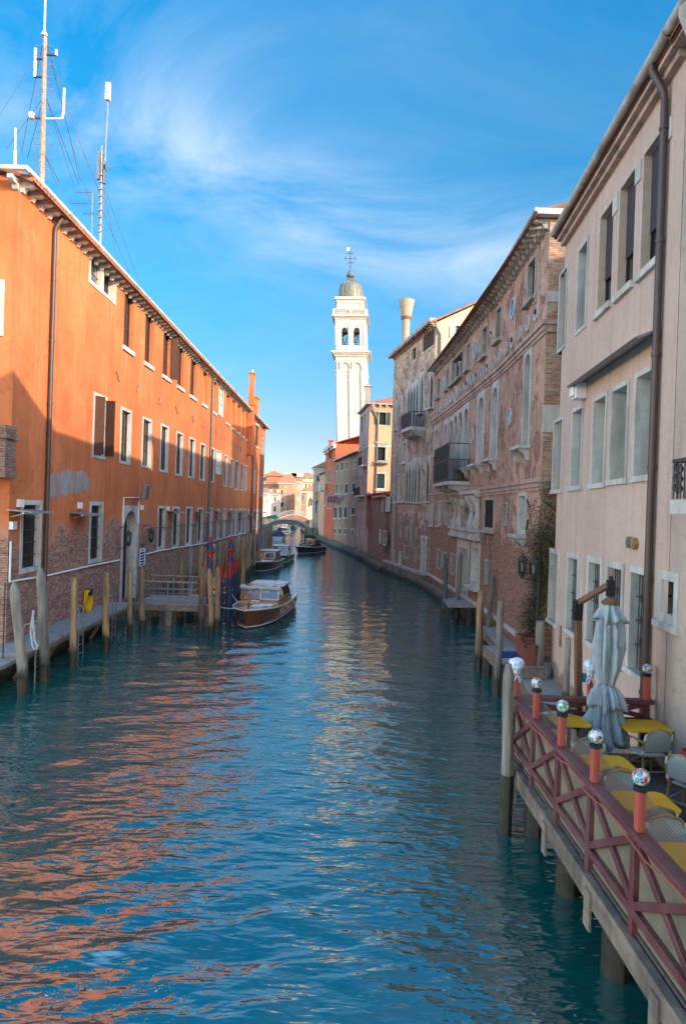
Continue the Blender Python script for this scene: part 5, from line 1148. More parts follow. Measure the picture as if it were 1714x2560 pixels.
# portal: upper storey with scrolled brackets
uA, zA = WZ.hit('H', 762, 250); uB, _ = WZ.hit('H', 545, 275)
m = MB(); m.wb(WZ, uA, uB, 0, .42, ZS2 - .12, ZS2 + .04); m.wb(WZ, uA + .06, uB - .06, 0, .3, ZS2 - .26, ZS2 - .12); m.build('portal_cornice', M['stone'], RZ)
z1_, z0_ = WZ.hit('H', 660, 530)[1], WZ.hit('H', 650, 615)[1]
m = MB(); m.wb(WZ, uA, uB, 0, .3, z1_ - .16, z1_); m.wb(WZ, uA + .05, uB - .05, 0, .18, z0_ + .2, z1_ - .16); m.wb(WZ, uA, uB, 0, .26, z0_, z0_ + .2); m.build('entablature', M['stone'], RZ)
for x in (568, 602, 695, 740):
    u, _ = WZ.hit('H', x, 400); zt_, zb_ = ZS2 - .26, z1_; h = zt_ - zb_
    m = MB(); pr_ = [(0, 0), (.26, 0), (.3, .12 * h), (.2, .3 * h), (.14, .5 * h), (.22, .72 * h), (.42, .9 * h), (.42, h), (0, h)]
    m.prism([WZ.p(u - .13, a_, zb_ + b_) for a_, b_ in pr_], WZ.p(u + .13, 0, 0) - WZ.p(u - .13, 0, 0)); m.build('scroll_bracket', M['stone'], RZ, bev=.02)
u, z = WZ.hit('H', 640, 325); m = MB(); m.lathe(WZ.p(u, .12, z - .3), [(.1, 0), (.2, .12), (.24, .3), (.2, .45), (.12, .58), (.02, .64)], 10); m.build('carved_head', M['stone'], RZ, smooth=True)
u, z = WZ.hit('H', 515, 420); m = MB()
for i in range(22): m.lathe(WZ.p(u + random.uniform(-.55, .55), -.2, z + random.uniform(-.8, .8)), [(.02, -.12), (.12, -.06), (.14, .02), (.08, .1), (.01, .14)], 7)
m.build('relief', M['stone2'], RZ, smooth=True)
a = MB()
for l in [('H', 1128, 312, 1150, 368), ('H', 1140, 470, 1122, 545)]: a = MB(); ibar(a, WZ, *l); a.build('wall_anchor', M['iron'], RZ)
for z_ in (5.75, 4.6):
    a = MB(); P = WZ.p(0, 0, 0); a.tube([P + Vector((.05, -.05, z_ + .22)), P + Vector((.5, -.2, z_ - .15))], .04, 6); a.build('wall_anchor', M['iron'], RZ)
m = MB(); u, z = WZ.hit('H', 797, 592); m.wb(WZ, u - .12, u + .12, .05, .3, z - .15, z + .15); u2, zb_ = WZ.hit('H', 840, 610); m.tube([WZ.p(u2, .06, zb_), WZ.p(u2, .06, 2.0)], .025, 6); m.build('lamp_box', M['galv'], RZ)
m = MB(); m.wb(WZ, .0, WZ.L, 0, .09, .95, 1.12); m.build('plinth', M['stone'], RZ)
m = MB(); m.wb(WZ, 14, WZ.L, 0, .45, -1, .55); m.build('footing', M['quay'], RZ)
# ------------------------------------------------------------------ gothic palazzo beyond
WG = Wall([(5.65 * k9 - .02, 42.75 * k9), (3.92 * k9, 51.9 * k9), (3.72 * k9, 53.3 * k9)], -1)
ZG = 18.75
B = Bld('gothic_palazzo', 'mottled brown palazzo with pointed gothic windows and a netted balcony', 'building', WG, -1.0, ZG, M['gothic'], 9)
def q(k, *r, **o): return B.win(k, *r, **o)
for r in [('X', 210, 233, 1000, 1198), ('X', 350, 384, 845, 1040), ('X', 447, 526, 700, 930)]: q(*r, fr=.1, dp=.2, mat='stone')
q('X', 618, 828, 440, 750, fr=.12, dp=.15, mat='stone', sh='closed', shm='darkshut', label='wide window behind blackened shutters')
for x0, x1, yt, yb, s_ in [(334, 362, 1400, 1800, 'closed'), (735, 800, 1080, 1690, 'closed'), (575, 640, 1110, 1770, None), (193, 217, 1560, 2040, 'closed')]: q('X', x0, x1, yt, yb, fr=.1, dp=.16, arch='o', bottom=False, sh=s_, shm='darkshut', mat='stone', bars=False, sill=.3, top=.05, rise=1.1)
for x0, x1, yt in [(372, 418, 1330), (420, 462, 1300), (464, 508, 1270), (510, 554, 1235)]: q('X', x0, x1, yt, 1990, fr=.05, dp=.07, arch='o', bottom=False, mat='stone', bars=False, top=.05, rise=1.2)
for x0, x1, yt, yb in [(356, 376, 1435, 1735), (378, 398, 1425, 1738), (400, 419, 1410, 1738), (421, 441, 1400, 1740), (450, 473, 1395, 1742), (516, 543, 1378, 1735)]: q('G', x0, x1, yt, yb, fr=.055, dp=.07, arch='o', bottom=False, mat='stone', bars=False, top=.05, rise=1.2, sill=.12)
for x0, x1, yt, yb in [(290, 312, 1520, 1738), (256, 276, 1560, 1740), (327, 346, 1525, 1735), (334, 359, 1268, 1432)]: q('G', x0, x1, yt, yb, fr=.12, dp=.25, mat='stone', sill=.15)
q('G', 487, 511, 1190, 1320, fr=.05, dp=.2, pane='dark', mat='stone2', bars=False)
for x0, x1, yt, yb in [(1058, 1100, 200, 472), (1160, 1202, 208, 490), (1265, 1292, 288, 492), (1423, 1450, 308, 500), (1232, 1304, 608, 830), (1408, 1446, 640, 890)]: q('U', x0, x1, yt, yb, fr=.12, dp=.25, pane='dark', bars=False, mat='stone2')
for x0, x1, yt, yb in [(1050, 1086, 668, 905), (1152, 1192, 700, 955)]: q('U', x0, x1, yt, yb, fr=.1, dp=.25, arch='o', pane='dark', bars=False, mat='stone', top=.05)
q('U', 1335, 1384, 205, 640, fr=.14, dp=.3, arch='r', pane='dark', bars=False, mat='stone2', bottom=False)
q('H', 286, 332, 592, 895, fr=.16, dp=.6, arch='r', pane='dark', bars=False, bottom=False, name='door', mat='stone')
GE = Wall([WG.p(0, 0, 0), WG.p(0, -9, 0)], 1)
S_ = Bld.__new__(Bld); S_.W = GE; S_.holes = []; S_.todo = []; S_.root = B.root
r = GE.rect('G', 738, 832, 352, 470); S_.winr(*r, fr=.08, dp=.2, sh='flat', shm='whitewood', mat='stone', label='attic window with white shutters in the cream end wall')
def ex(mb):
    Bld.front(S_, mb, GE, 0, GE.L, -1, ZG, S_.holes, 1)
    mb.add([WG.p(0, 0, ZG), WG.p(0, -9, ZG), WG.p(0, -4.5, ZG + 2.35)], [(0, 1, 2)], 1)
B.finish(near=False, extra=ex, mats=[M['gothic'], M['yellow']])
for t_ in S_.todo: make_window(B.root, GE, *t_[:4], **t_[4])
RG = B.root
gable_roof(RG, WG, -.15, WG.L, ZG + .25, 9, 2.3, over=.5, corr=False)
m = MB(); m.tube([GE.p(.3, .12, 8), GE.p(.3, .12, ZG - .9), GE.p(-.1, .2, ZG - .3)], .11, 8); m.build('drainpipe', M['greypipe'], RG, smooth=True)
m = MB(); m.wb(WG, -.05, WG.L + .3, 0, .5, ZG + .05, ZG + .3); m.build('eaves', M['stone2'], RG)
for i in range(20):
    u = .1 + i * (WG.L - .2) / 20; m = MB(); m.prism([WG.p(u, a_, ZG + b_) for a_, b_ in prof], WG.p(u + .2, 0, 0) - WG.p(u, 0, 0)); m.build('bracket', M['stone2'], RG)
m = MB(); m.wb(WG, .0, WG.L, 0, .45, -1, .9); m.build('footing', M['quay'], RG)
m = MB(); m.wb(WG, .0, WG.L, 0, .5, .9, 1.05); m.build('plinth', M['stone2'], RG)
m = MB(); us = WG.hit('H', 338, 700)[0]; m.wb(WG, WG.L - 2.2, WG.L - 1.9, 0, .12, 1, 9); m.build('corner_strip', M['stone2'], RG)
D_ = 1.1; WGo = off_wall(WG, D_); uN, zf = WGo.hit('X', 425, 1985); uF = WGo.hit('X', 270, 2000)[0]
m = MB(); m.wb(WG, uN, uF, 0, D_, zf - .25, zf); m.build('balcony_slab', M['stone'], RG)
for i in range(5): uu = uN + (uF - uN) * i / 4.2; m = MB(); m.prism([WG.p(uu, a_, zf + b_) for a_, b_ in [(0, -.25), (D_ * .9, -.25), (D_ * .7, -.6), (.2, -.75), (0, -1.1)]], WG.p(uu + .2, 0, 0) - WG.p(uu, 0, 0)); m.build('balcony_bracket', M['stone2'], RG)
m = MB(); m.bar(WG.p(uN, D_, zf + 1.1), WG.p(uF, D_, zf + 1.1), .05); m.bar(WG.p(uN, 0, zf + 1.1), WG.p(uN, D_, zf + 1.1), .05)
for i in range(8): m.tube([WG.p(uN, D_ * i / 7, zf), WG.p(uN, D_ * i / 7, zf + 1.1)], .02, 4)
m.build('balcony_railing', M['iron'], RG)
m = MB(); m.wb(WG, uN, uF, D_ - .03, D_, zf, zf + 1.05); m.build('balcony_screen', M['blueroll'], RG)
# flared venetian chimney
Yc = 59
a0 = aty('X', 340, 690, Yc); f0 = lambda y: aty('X', 340, y, Yc).z
sx = .1537 / F_PX * Yc
m = MB(); c0 = Vector((a0.x, Yc, 0)); m.lathe(c0, [(64 * sx, f0(740)), (62 * sx, f0(520)), (63 * sx, f0(250)), (70 * sx, f0(245))], 20); m.bx(a0.x - 75 * sx, a0.x + 70 * sx, Yc - .55, Yc + .55, 18.0, f0(640)); m.build('chimney', M['concrete'], RG, smooth=True, label='tall flared venetian chimney pot')
m = MB(); m.lathe(c0, [(80 * sx, f0(250)), (84 * sx, f0(210))], 20); m.build('chimney_collar', M['terracotta'], RG, smooth=True)
m = MB(); zt_ = aty('F', 1150, 680, Yc).z; m.lathe(c0, [(84 * sx, f0(208)), (125 * sx, zt_ - .1), (128 * sx, zt_), (112 * sx, zt_), (100 * sx, zt_ - .6)], 24); m.build('chimney_funnel', M['concrete'], RG, smooth=True)
# ------------------------------------------------------------------ low brick house and the row further along the right bank
W3 = Wall([(3.7, 58.3), (2.7, 69.0)], -1)
B = Bld('low_brick_house', 'low mauve and red brick house front with a tilted cornice between two tall houses', 'building', W3, -1, 6.8, M['lowbrick'], 4)
for r in [('U', 833, 862, 345, 582), ('U', 900, 942, 368, 612)]: B.win(*r, fr=.09, dp=.2, pane='dark', bars=False)
for r in [('Q', 1365, 1392, 1275, 1560), ('Q', 1445, 1476, 1270, 1560)]: B.win(*r, fr=.1, dp=.25, bars=False)
B.finish()
m = MB(); m.hexa([W3.p(-.2, -4, 6.8), W3.p(W3.L, -4, 6.8), W3.p(W3.L, .4, 6.76), W3.p(-.2, .4, 6.76), W3.p(-.2, -4, 7.6), W3.p(W3.L, -4, 7.6), W3.p(W3.L, .5, 6.95), W3.p(-.2, .5, 6.95)]); m.build('roof', M['tile'], B.root)
m = MB(); m.wb(W3, -.1, W3.L - 4, 0, .35, 6.55, 6.74); m.build('cornice', M['pinkstone'], B.root)
m = MB(); m.wb(W3, 0, W3.L, 0, .5, -1, .6); m.build('footing', M['quay'], B.root)
u, z = W3.hit('E', 1260, 900); m = MB()
m.hexa([W3.p(W3.L - 2.4, .0, 3.6), W3.p(W3.L - 1.2, .0, 3.6), W3.p(W3.L - 1.2, .42, 3.6), W3.p(W3.L - 2.4, .42, 3.6), W3.p(W3.L - .5, 0, 7.2), W3.p(W3.L - .1, 0, 7.2), W3.p(W3.L - .1, .35, 7.2), W3.p(W3.L - .5, .35, 7.2)]); m.build('chimney_flue', M['terracotta'], B.root, label='leaning brick flue against the peach house')
# peach corner house
W4 = Wall([(2.45, 69.5), (1.62, 77.3)], -1); ZP = 16.4
B = Bld('peach_house', 'peach corner house with green shutters and rows of narrow windows', 'building', W4, -1, ZP, M['mauve'], 9)
def q(k, *r, **o): return B.win(k, *r, **o)
for r in [('F', 632, 661, 1990, 2180), ('F', 672, 692, 1960, 2170), ('F', 713, 728, 1930, 2110)]: q(*r, fr=.07, dp=.2, pane='dark', bars=False)
for x0, x1, a, b in [(918, 941, 325, 640), (955, 977, 308, 620), (1008, 1031, 275, 595), (1058, 1082, 232, 572), (905, 926, 868, 1062), (945, 962, 848, 1062), (993, 1013, 828, 1062), (1050, 1072, 788, 1062), (890, 906, 1340, 1560), (928, 944, 1335, 1560), (980, 997, 1330, 1560), (1033, 1050, 1318, 1560)]: q('Q', x0, x1, a, b, fr=.06, dp=.25, pane='dark', bars=False, mat='stone2')
for x0, x1, a, b in [(470, 484, 300, 470), (540, 556, 310, 500), (584, 604, 325, 520)]: q('U', x0, x1, a, b, fr=.06, dp=.2, pane='dark', bars=False)
W4s = Wall([(2.45, 69.5), (9.5, 70.2)], 1)
S_ = Bld.__new__(Bld); S_.W = W4s; S_.holes = []; S_.todo = []; S_.root = B.root
for k, x0, x1, a, b, kw in [('F', 835, 930, 1930, 2090, dict(fr=.08, dp=.22, sh='flat', shm='greenshut')), ('Q', 1255, 1460, 232, 585, dict(fr=.14, dp=.25, cap=True, sill=.3)), ('Q', 1236, 1442, 790, 1130, dict(fr=.14, dp=.12, sh='closed', shm='tealshut', sill=.15)), ('Q', 1218, 1345, 1325, 1980, dict(fr=.12, dp=.12, sh='closed', shm='tealshut'))]:
    r = W4s.rect(k, x0, x1, a, b); S_.winr(*r, **kw)
def ex(mb): Bld.front(S_, mb, W4s, 0, W4s.L, -1, ZP, S_.holes, 1)
B.finish(near=False, extra=ex, mats=[M['mauve'], M['peach']])
for t_ in S_.todo: make_window(B.root, W4s, *t_[:4], **t_[4])
m = MB(); cA, cB, cC, cD = W4.p(-.35, .35, ZP + .2), W4.p(W4.L, .35, ZP + .2), W4.p(W4.L, -9, ZP + .2), W4.p(-.35, -9, ZP + .2); ap = W4.p(3, -5, ZP + 2.0); ap2 = W4.p(6, -5, ZP + 2.0)
m.add([cA, cB, cC, cD, ap, ap2], [(0, 1, 5, 4), (1, 2, 5), (2, 3, 4, 5), (3, 0, 4)]); m.build('roof', M['tile'], B.root)
m = MB(); m.wb(W4, -.35, W4.L, 0, .35, ZP + .04, ZP + .2); m.wb(W4s, -.35, W4s.L, 0, .35, ZP + .04, ZP + .19); m.build('eaves', M['stone2'], B.root)
m = MB()
for i in range(9): m.wb(W4s, .3 + .7 * i, .45 + .7 * i, 0, .3, ZP - .16, ZP + .03)
m.build('eaves_blocks', M['stone'], B.root)
m = MB(); m.wb(W4s, 0, W4s.L, 0, .06, 12.0, 12.18); m.wb(W4, 0, W4.L, 0, .06, 12.0, 12.18); m.build('string_course', M['stone'], B.root)
m = MB(); m.tube([W4s.p(.1, .3, ZP), W4s.p(.5, .14, ZP - .8), W4s.p(.9, .12, ZP - 1.6), W4s.p(.9, .12, 4)], .09, 8); m.build('drainpipe', M['greypipe'], B.root, smooth=True)
for uu, z_, ln, tr in ((W4.L * .25, 10.1, 3.0, 'flower'), (W4.L * .5, 6.9, 5.2, 'x')):
    m = MB(); m.wb(W4, uu - ln / 2, uu + ln / 2, 0, .6, z_ - .15, z_); m.build('balcony_slab', M['stone'], B.root)
    m = MB(); m.bar(W4.p(uu - ln / 2, .58, z_ + .9), W4.p(uu + ln / 2, .58, z_ + .9), .05)
    for i in range(15): a_ = uu - ln / 2 + ln * i / 14; m.tube([W4.p(a_, .58, z_), W4.p(a_, .58, z_ + .9)], .02, 4)
    m.build('balcony_railing', M['iron'], B.root)
r = W4s.rect('Q', 1245, 1465, 560, 640); m = MB(); m.wb(W4s, r[0], r[1], 0, .5, r[2], r[2] + .12); m.bar(W4s.p(r[0], .45, r[3]), W4s.p(r[1], .45, r[3]), .05)
for i in range(10): a_ = r[0] + (r[1] - r[0]) * i / 9; m.tube([W4s.p(a_, .45, r[2]), W4s.p(a_, .45, r[3])], .02, 4)
m.build('window_balcony', M['iron'], B.root)
a0 = aty('F', 715, 1700, 74); hh = .22207 / F_PX * 74
m = MB(); m.bx(a0.x - 26 * hh, a0.x + 26 * hh, 73.6, 74.6, ZP, aty('F', 715, 1690, 74).z); m.lathe((a0.x, 74.1, aty('F', 715, 1690, 74).z), [(.45, 0), (.5, .08), (.42, .1), (.42, .35), (.62, .38), (.05, .8)], 4, rot=PI / 4); m.build('chimney', M['concrete'], B.root)
m = MB(); m.wb(W4, 0, W4.L, 0, .4, -1, .7); m.build('footing', M['quay'], B.root)
# brown house with laundry
W5 = Wall([(1.6, 77.5), (-1.3, 95.0)], -1); ZB = 12.1
B = Bld('brown_house', 'brown rendered house with small white-framed windows and laundry lines', 'building', W5, -1, ZB, M['brown'], 9)
for x0, x1, a, b in [(470, 518, 620, 778), (560, 607, 592, 765), (655, 702, 582, 752), (812, 858, 553, 735), (458, 506, 1015, 1222), (545, 592, 1012, 1220)]: B.win('Q', x0, x1, a, b, fr=.12, dp=.22, pane='panesky', bars=False)
for k, x0, x1, a, b in [('Q', 640, 700, 1005, 1218), ('Q', 776, 850, 992, 1192), ('E', 923, 948, 852, 965), ('E', 968, 996, 848, 966), ('E', 1016, 1046, 848, 962), ('E', 1088, 1127, 852, 932)]: B.win(k, x0, x1, a, b, fr=.1, dp=.2, sh='closed', shm='tealshut', sill=.15)
for x0, x1, a, b in [(920, 941, 1058, 1118), (964, 987, 1058, 1122), (1016, 1039, 1060, 1128)]: B.win('E', x0, x1, a, b, fr=.12, dp=.2, pane='dark', bars=False)
B.win('E', 1082, 1121, 1060, 1275, fr=.2, dp=.5, arch='r', bottom=False, pane='dark', bars=False, name='door')
B.finish()
gable_roof(B.root, W5, 0, W5.L, ZB + .15, 9, 1.7, over=.4, corr=False)
m = MB(); m.wb(W5, 0, W5.L, 0, .4, ZB, ZB + .14); m.build('eaves', M['stone'], B.root)
m = MB(); m.wb(W5, 0, W5.L, 0, .5, -1, .8); m.build('footing', M['quay'], B.root)
P0, P1 = W5.hit('Q', 425, 1262), W5.hit('Q', 625, 1235)
ln = MB(); ln.tube([W5.p(P0[0] + 1, .9, P0[1]), W5.p(P1[0] - 1, .9, P1[1])], .015, 4); tag(ln.build('washing_line', M['paint']), 'washing line stretched under the middle windows of the brown house', 'washing line')
for x0, x1, yt, yb, mt, lab in [(428, 470, 1255, 1378, 'navycloth', 'navy garment at the left end of the washing line'), (485, 530, 1262, 1390, 'plum', 'dark plum garment hanging second on the washing line'), (543, 578, 1252, 1362, 'redcloth', 'red garment hanging on the washing line'), (594, 622, 1235, 1315, 'plum', 'small dark garment at the right end of the washing line')]:
    r = W5.rect('Q', x0, x1, yt, yb); m = MB(); n = 8; vs = []
    for j in range(6):
        for i in range(n + 1): vs.append(W5.p(r[0] + (r[1] - r[0]) * i / n, .9 + .07 * math.sin(i * 1.6 + j * .4) * (j / 5), r[3] + (r[2] - r[3]) * j / 5))
    m.add(vs, [(j * (n + 1) + i, j * (n + 1) + i + 1, (j + 1) * (n + 1) + i + 1, (j + 1) * (n + 1) + i) for j in range(5) for i in range(n)])
    o = m.build('garment', M[mt], None, smooth=True); o.modifiers.new('s', 'SOLIDIFY').thickness = .02; tag(o, lab, 'laundry', 'washing on the brown house')
# vermilion house
W6 = Wall([(-1.35, 95.2), (-3.1, 108)], -1); ZR = 14.7
B = Bld('vermilion_house', 'tall vermilion house with a bright orange upper side wall', 'building', W6, -1, ZR, M['red'], 9)
for x0, x1, a, b in [(328, 352, 455, 575), (370, 396, 430, 552), (416, 440, 390, 515), (292, 308, 745, 1000), (318, 340, 730, 1000), (370, 395, 700, 1010), (420, 438, 660, 1000), (352, 382, 1190, 1500), (300, 330, 1200, 1500)]: B.win('Q', x0, x1, a, b, fr=.1, dp=.2, bars=False)
B.finish()
gable_roof(B.root, W6, -.3, W6.L, ZR + .2, 9, 1.5, over=.4, corr=False)
m = MB(); m.wb(W6, -.2, W6.L, 0, .5, ZR - .35, ZR + .16); m.wb(W6, -.2, W6.L, 0, .3, ZR - .7, ZR - .35); m.build('cornice', M['stone'], B.root)
pa = [aty('Q', x, y, 98.5) for x, y in ((370, 300), (925, 75), (925, 420), (370, 420))]
m = MB(); m.prism([Vector((p.x + (7 if i in (1, 2) else 0), p.y, p.z + (2.8 if i == 1 else 0))) for i, p in enumerate(pa)], (0, 6, 0)); m.build('upper_wall', M['red'], B.root)
P = aty('Q', 368, 200, 100); m = MB(); m.bx(P.x - .35, P.x + .35, 99.6, 100.4, 13, aty('Q', 368, 180, 100).z); m.bx(P.x - .45, P.x + .45, 99.5, 100.5, aty('Q', 368, 180, 100).z, aty('Q', 368, 165, 100).z); m.build('chimney', M['red'], B.root)
# stone balcony house and the pale house with a flag
W7 = Wall([(-3.1, 108.1), (-4.4, 118)], -1)
B = Bld('balcony_house', 'ochre house front with a stone balcony beyond the vermilion house', 'building', W7, -1, 11.3, M['peach'], 8)
for x0, x1, a, b in [(255, 272, 890, 1010), (235, 250, 1180, 1450), (260, 285, 1180, 1450)]: B.win('Q', x0, x1, a, b, fr=.12, dp=.2, bars=False)
B.finish(); gable_roof(B.root, W7, 0, W7.L, 11.3, 8, 1.3, over=.3, corr=False)
u, z = W7.hit('E', 845, 690); m = MB(); m.wb(W7, u - 1.8, u + 1.8, 0, 1.1, z - .2, z); m.wb(W7, u - 1.8, u + 1.8, 1.0, 1.15, z + .95, z + 1.1)
for i in range(14): m.lathe(W7.p(u - 1.7 + .26 * i, 1.05, z), [(.05, 0), (.1, .3), (.05, .6), (.07, .95)], 6)
m.build('balcony', M['stone'], B.root)
y8 = 122
pts = [aty('E', x, y, y8) for x, y in ((720, 470), (850, 465), (720, 1040))]
W8 = Wall([(pts[0].x, y8), (pts[1].x + 3, y8)], 1)
B = Bld('pale_house', 'pale house end wall with grey shutters and a small pointed window', 'building', W8, -1, pts[0].z, M['white'], 7)
for x0, x1, a, b, kw in [(745, 800, 515, 605, dict(sh='closed', shm='greyshut', fr=.1, dp=.12)), (738, 778, 705, 820, dict(arch='o', fr=.14, dp=.25, bars=False, top=.05, mat='stone2'))]:
    r = W8.rect('E', x0, x1, a, b); B.winr(*r, **kw)
B.finish(); m = MB(); a_, b_ = pts[0], pts[1]; m.add([a_ + Vector((-.4, -.3, 0)), b_ + Vector((3, -.3, 0)), b_ + Vector((3, 7, 0)), a_ + Vector((-.4, 7, 0)), a_ + Vector((2.5, 3.5, 1.8)), b_ + Vector((3, 3.5, 1.8))], [(0, 1, 5, 4), (1, 2, 5), (2, 3, 4, 5), (3, 0, 4)]); m.build('roof', M['tile'], B.root)
m = MB(); m.bx(a_.x - .3, b_.x + 3, y8 - .25, y8, a_.z - .3, a_.z - .02); m.build('eaves', M['stone'], B.root)
p = aty('E', 810, 530, 120.5); p2 = aty('E', 800, 800, 120.5); m = MB(); m.lathe((p.x, 120.5, 0), [(.8, 0), (.8, p.z - .9), (1.0, p.z - .7), (1.5, p.z - .1), (1.5, p.z)], 4, rot=PI / 4); m.build('chimney', M['bluegrey'], B.root, label='blue-grey flared chimney shaft on the canal corner')
fl = thing('flag', 'blue flag with white stripes hanging on a pole from the pale house', 'flag', aty('E', 740, 790, 120))
m = MB(); m.tube([aty('E', 760, 850, 121.8), aty('E', 738, 790, 119.5)], .04, 5); m.build('flagpole', M['paint'], fl)
def cloth(corners, mat, nm, par, Y):
    m = MB(); n = 6; tl, tr, bl, brr = [aty('E', *c_, Y) for c_ in corners]; vs = []
    for j in range(n + 1):
        for i in range(n + 1): vs.append(tl.lerp(tr, i / n).lerp(bl.lerp(brr, i / n), j / n) + Vector((0, .12 * math.sin(i * 2.1 + j), 0)))
    m.add(vs, [(j * (n + 1) + i, j * (n + 1) + i + 1, (j + 1) * (n + 1) + i + 1, (j + 1) * (n + 1) + i) for j in range(n) for i in range(n)]); o = m.build(nm, M[mat], par, smooth=True); o.modifiers.new('s', 'SOLIDIFY').thickness = .03; return o
cloth([(735, 790), (750, 800), (737, 910), (748, 915)], 'blueflag', 'cloth', fl, 119.6); cloth([(740, 836), (752, 846), (740, 841), (752, 851)], 'paint', 'stripe', fl, 119.3)
fl = thing('flag', 'two dark flags drooping over the water before the cream far house', 'flag', aty('E', 690, 760, 150))
cloth([(672, 790), (690, 750), (668, 850), (682, 845)], 'plum', 'cloth', fl, 150); cloth([(692, 755), (706, 790), (688, 850), (706, 830)], 'plum', 'cloth', fl, 149.5)
m = MB(); m.tube([aty('E', 690, 750, 150), aty('E', 712, 800, 151)], .05, 5); m.build('flagpole', M['iron'], fl)
P = aty('E', 795, 870, 118.6)
st = thing('statue', 'white stone bust on the canal wall by the blue flag', 'statue', P)
m = MB(); k_ = 118.6 * .2551 / F_PX; m.lathe(P, [(22 * k_, -50 * k_), (18 * k_, -20 * k_), (25 * k_, 0), (28 * k_, 25 * k_), (20 * k_, 42 * k_), (8 * k_, 50 * k_), (9 * k_, 56 * k_), (13 * k_, 66 * k_), (12 * k_, 76 * k_), (3 * k_, 82 * k_)], 12); m.build('bust', M['marble'], st, smooth=True)
# right bank quay from the low house onward
qy = thing('quay', 'low mossy stone quay along the foot of the right bank houses', 'quay', (0, 90, 0))
m = MB(); pl = [(2.4, 70), (1.5, 77.5), (-1.5, 95.2), (-3.3, 108), (-4.6, 118.5), (-6.5, 130), (-9, 150)]
for a_, b_ in zip(pl, pl[1:]): m.hexa([(a_[0] - .55, a_[1], -1), (a_[0] + 3, a_[1], -1), (b_[0] + 3, b_[1], -1), (b_[0] - .55, b_[1], -1), (a_[0] - .55, a_[1], .5), (a_[0] + 3, a_[1], .5), (b_[0] + 3, b_[1], .5), (b_[0] - .55, b_[1], .5)])
m.build('wall', M['quay'], qy)
# ------------------------------------------------------------------ bell tower
TY = 120
def tz(y): return 29.84 + (1500 - y) * .01609
T0 = Vector((1.55, TY, 0)); LEAN = -.048
tw = thing('bell_tower', 'leaning white stone bell tower with a ribbed lead dome', 'tower', (1.55, TY, 0))
def sk(parts_start=None): pass
class TB(MB):
    def build(s, name, mats, parent=None, **k):
        ca, sa = math.cos(-.075), math.sin(-.075); out = []
        for v in s.v:
            x, y, z = v; xr_ = x * ca - y * sa; yr = x * sa + y * ca
            out.append((T0.x + xr_ + LEAN * (z - 15), T0.y + yr, z))
        s.v = out; return MB.build(s, name, mats, parent, **k)
def sq(m, h, z0, z1, mm=0): m.bx(-h, h, -h, h, z0, z1, mm)
m = TB(); sq(m, 2.62, 0, tz(1400)); m.build('shaft', M['white_stone'], tw)
# pilasters and blind arches on each face
class LW:      # tiny wall-like adaptor in tower space
    cum = [0, 1]
    def __init__(s, k): s.k = k
    def p(s, u, n, z, hint=None):
        x, y = u, -(2.62 + n); a = s.k * PI / 2; return Vector((x * math.cos(a) - y * math.sin(a), x * math.sin(a) + y * math.cos(a), z))
for k in range(4):
    W_ = LW(k); m = TB()
    for a_, b_ in ((-2.62, -1.72), (-.4, .4), (1.72, 2.62)): m.wb(W_, a_, b_, .0, .24, 0, tz(1500))
    for a_, b_ in ((-2.0, -.1), (.1, 2.0)): frame_mesh(m, W_, a_, b_, tz(1520), tz(1410), .16, 0, .24, 'r', False, .9, top=.06)
    for a_, b_ in ((-2.64, -1.66), (-.46, .46), (1.66, 2.64)): m.wb(W_, a_, b_, .24, .32, tz(1512), tz(1500))
    m.build('pilaster_face', M['white_stone'], tw)
m = TB(); sq(m, 2.75, tz(1405), tz(1345)); sq(m, 2.95, tz(1345), tz(1330)); m.build('frieze', M['white_stone'], tw)
m = TB(); sq(m, 3.1, tz(1330), tz(1320)); sq(m, 3.3, tz(1320), tz(1306)); sq(m, 3.5, tz(1306), tz(1290)); m.build('cornice', M['white_stone'], tw)
m = TB(); sq(m, 2.7, tz(1290), tz(1222)); m.build('belfry_base', M['white_stone'], tw)
m = TB(); sq(m, 2.72, tz(1000), tz(935)); m.build('belfry_entablature', M['white_stone'], tw)
for k in range(4):
    W_ = LW(k); m = TB()
    for a_, b_ in ((-2.7, -1.62), (-.5, .5), (1.62, 2.7)): m.wb(W_, a_, b_, -.5, .08, tz(1222), tz(1000))
    for a_, b_ in ((-1.75, -.38), (.38, 1.75)): frame_mesh(m, W_, a_, b_, tz(1222), tz(1000), .12, -.45, .02, 'r', False, .62, top=.35)
    for a_, b_ in ((-2.72, -2.2), (2.2, 2.72), (-.3, .3)): m.wb(W_, a_, b_, .08, .2, tz(1222), tz(1005))
    m.build('belfry_face', M['white_stone'], tw)
m = TB(); m.bar((-1.6, 0, tz(1220)), (-.6, 0, tz(1060)), .12); m.bar((0, .5, tz(1220)), (-.6, 0, tz(1060)), .12); m.bar((.5, .3, tz(1220)), (1.1, 0, tz(1050)), .12); m.bar((1.8, 0, tz(1220)), (1.1, 0, tz(1050)), .12)
for i in range(5): m.bar((-1.4 + .12 * i, 0, tz(1200 - 28 * i)), (.1 - .1 * i, .4, tz(1200 - 28 * i)), .07); m.bar((.6 + .1 * i, .2, tz(1200 - 28 * i)), (1.7 - .1 * i, 0, tz(1200 - 28 * i)), .07)
m.build('bell_frame', M['iron'], tw)
m = TB(); m.lathe((0, 0, tz(1090)), [(.75, -.9), (.6, -.7), (.45, -.1), (.3, .15), (.05, .2)], 12); m.build('bell', M['greypipe'], tw)
m = TB(); sq(m, 2.85, tz(935), tz(920)); sq(m, 3.05, tz(920), tz(908)); sq(m, 3.28, tz(908), tz(895)); m.build('cornice', M['white_stone'], tw)
m = TB()
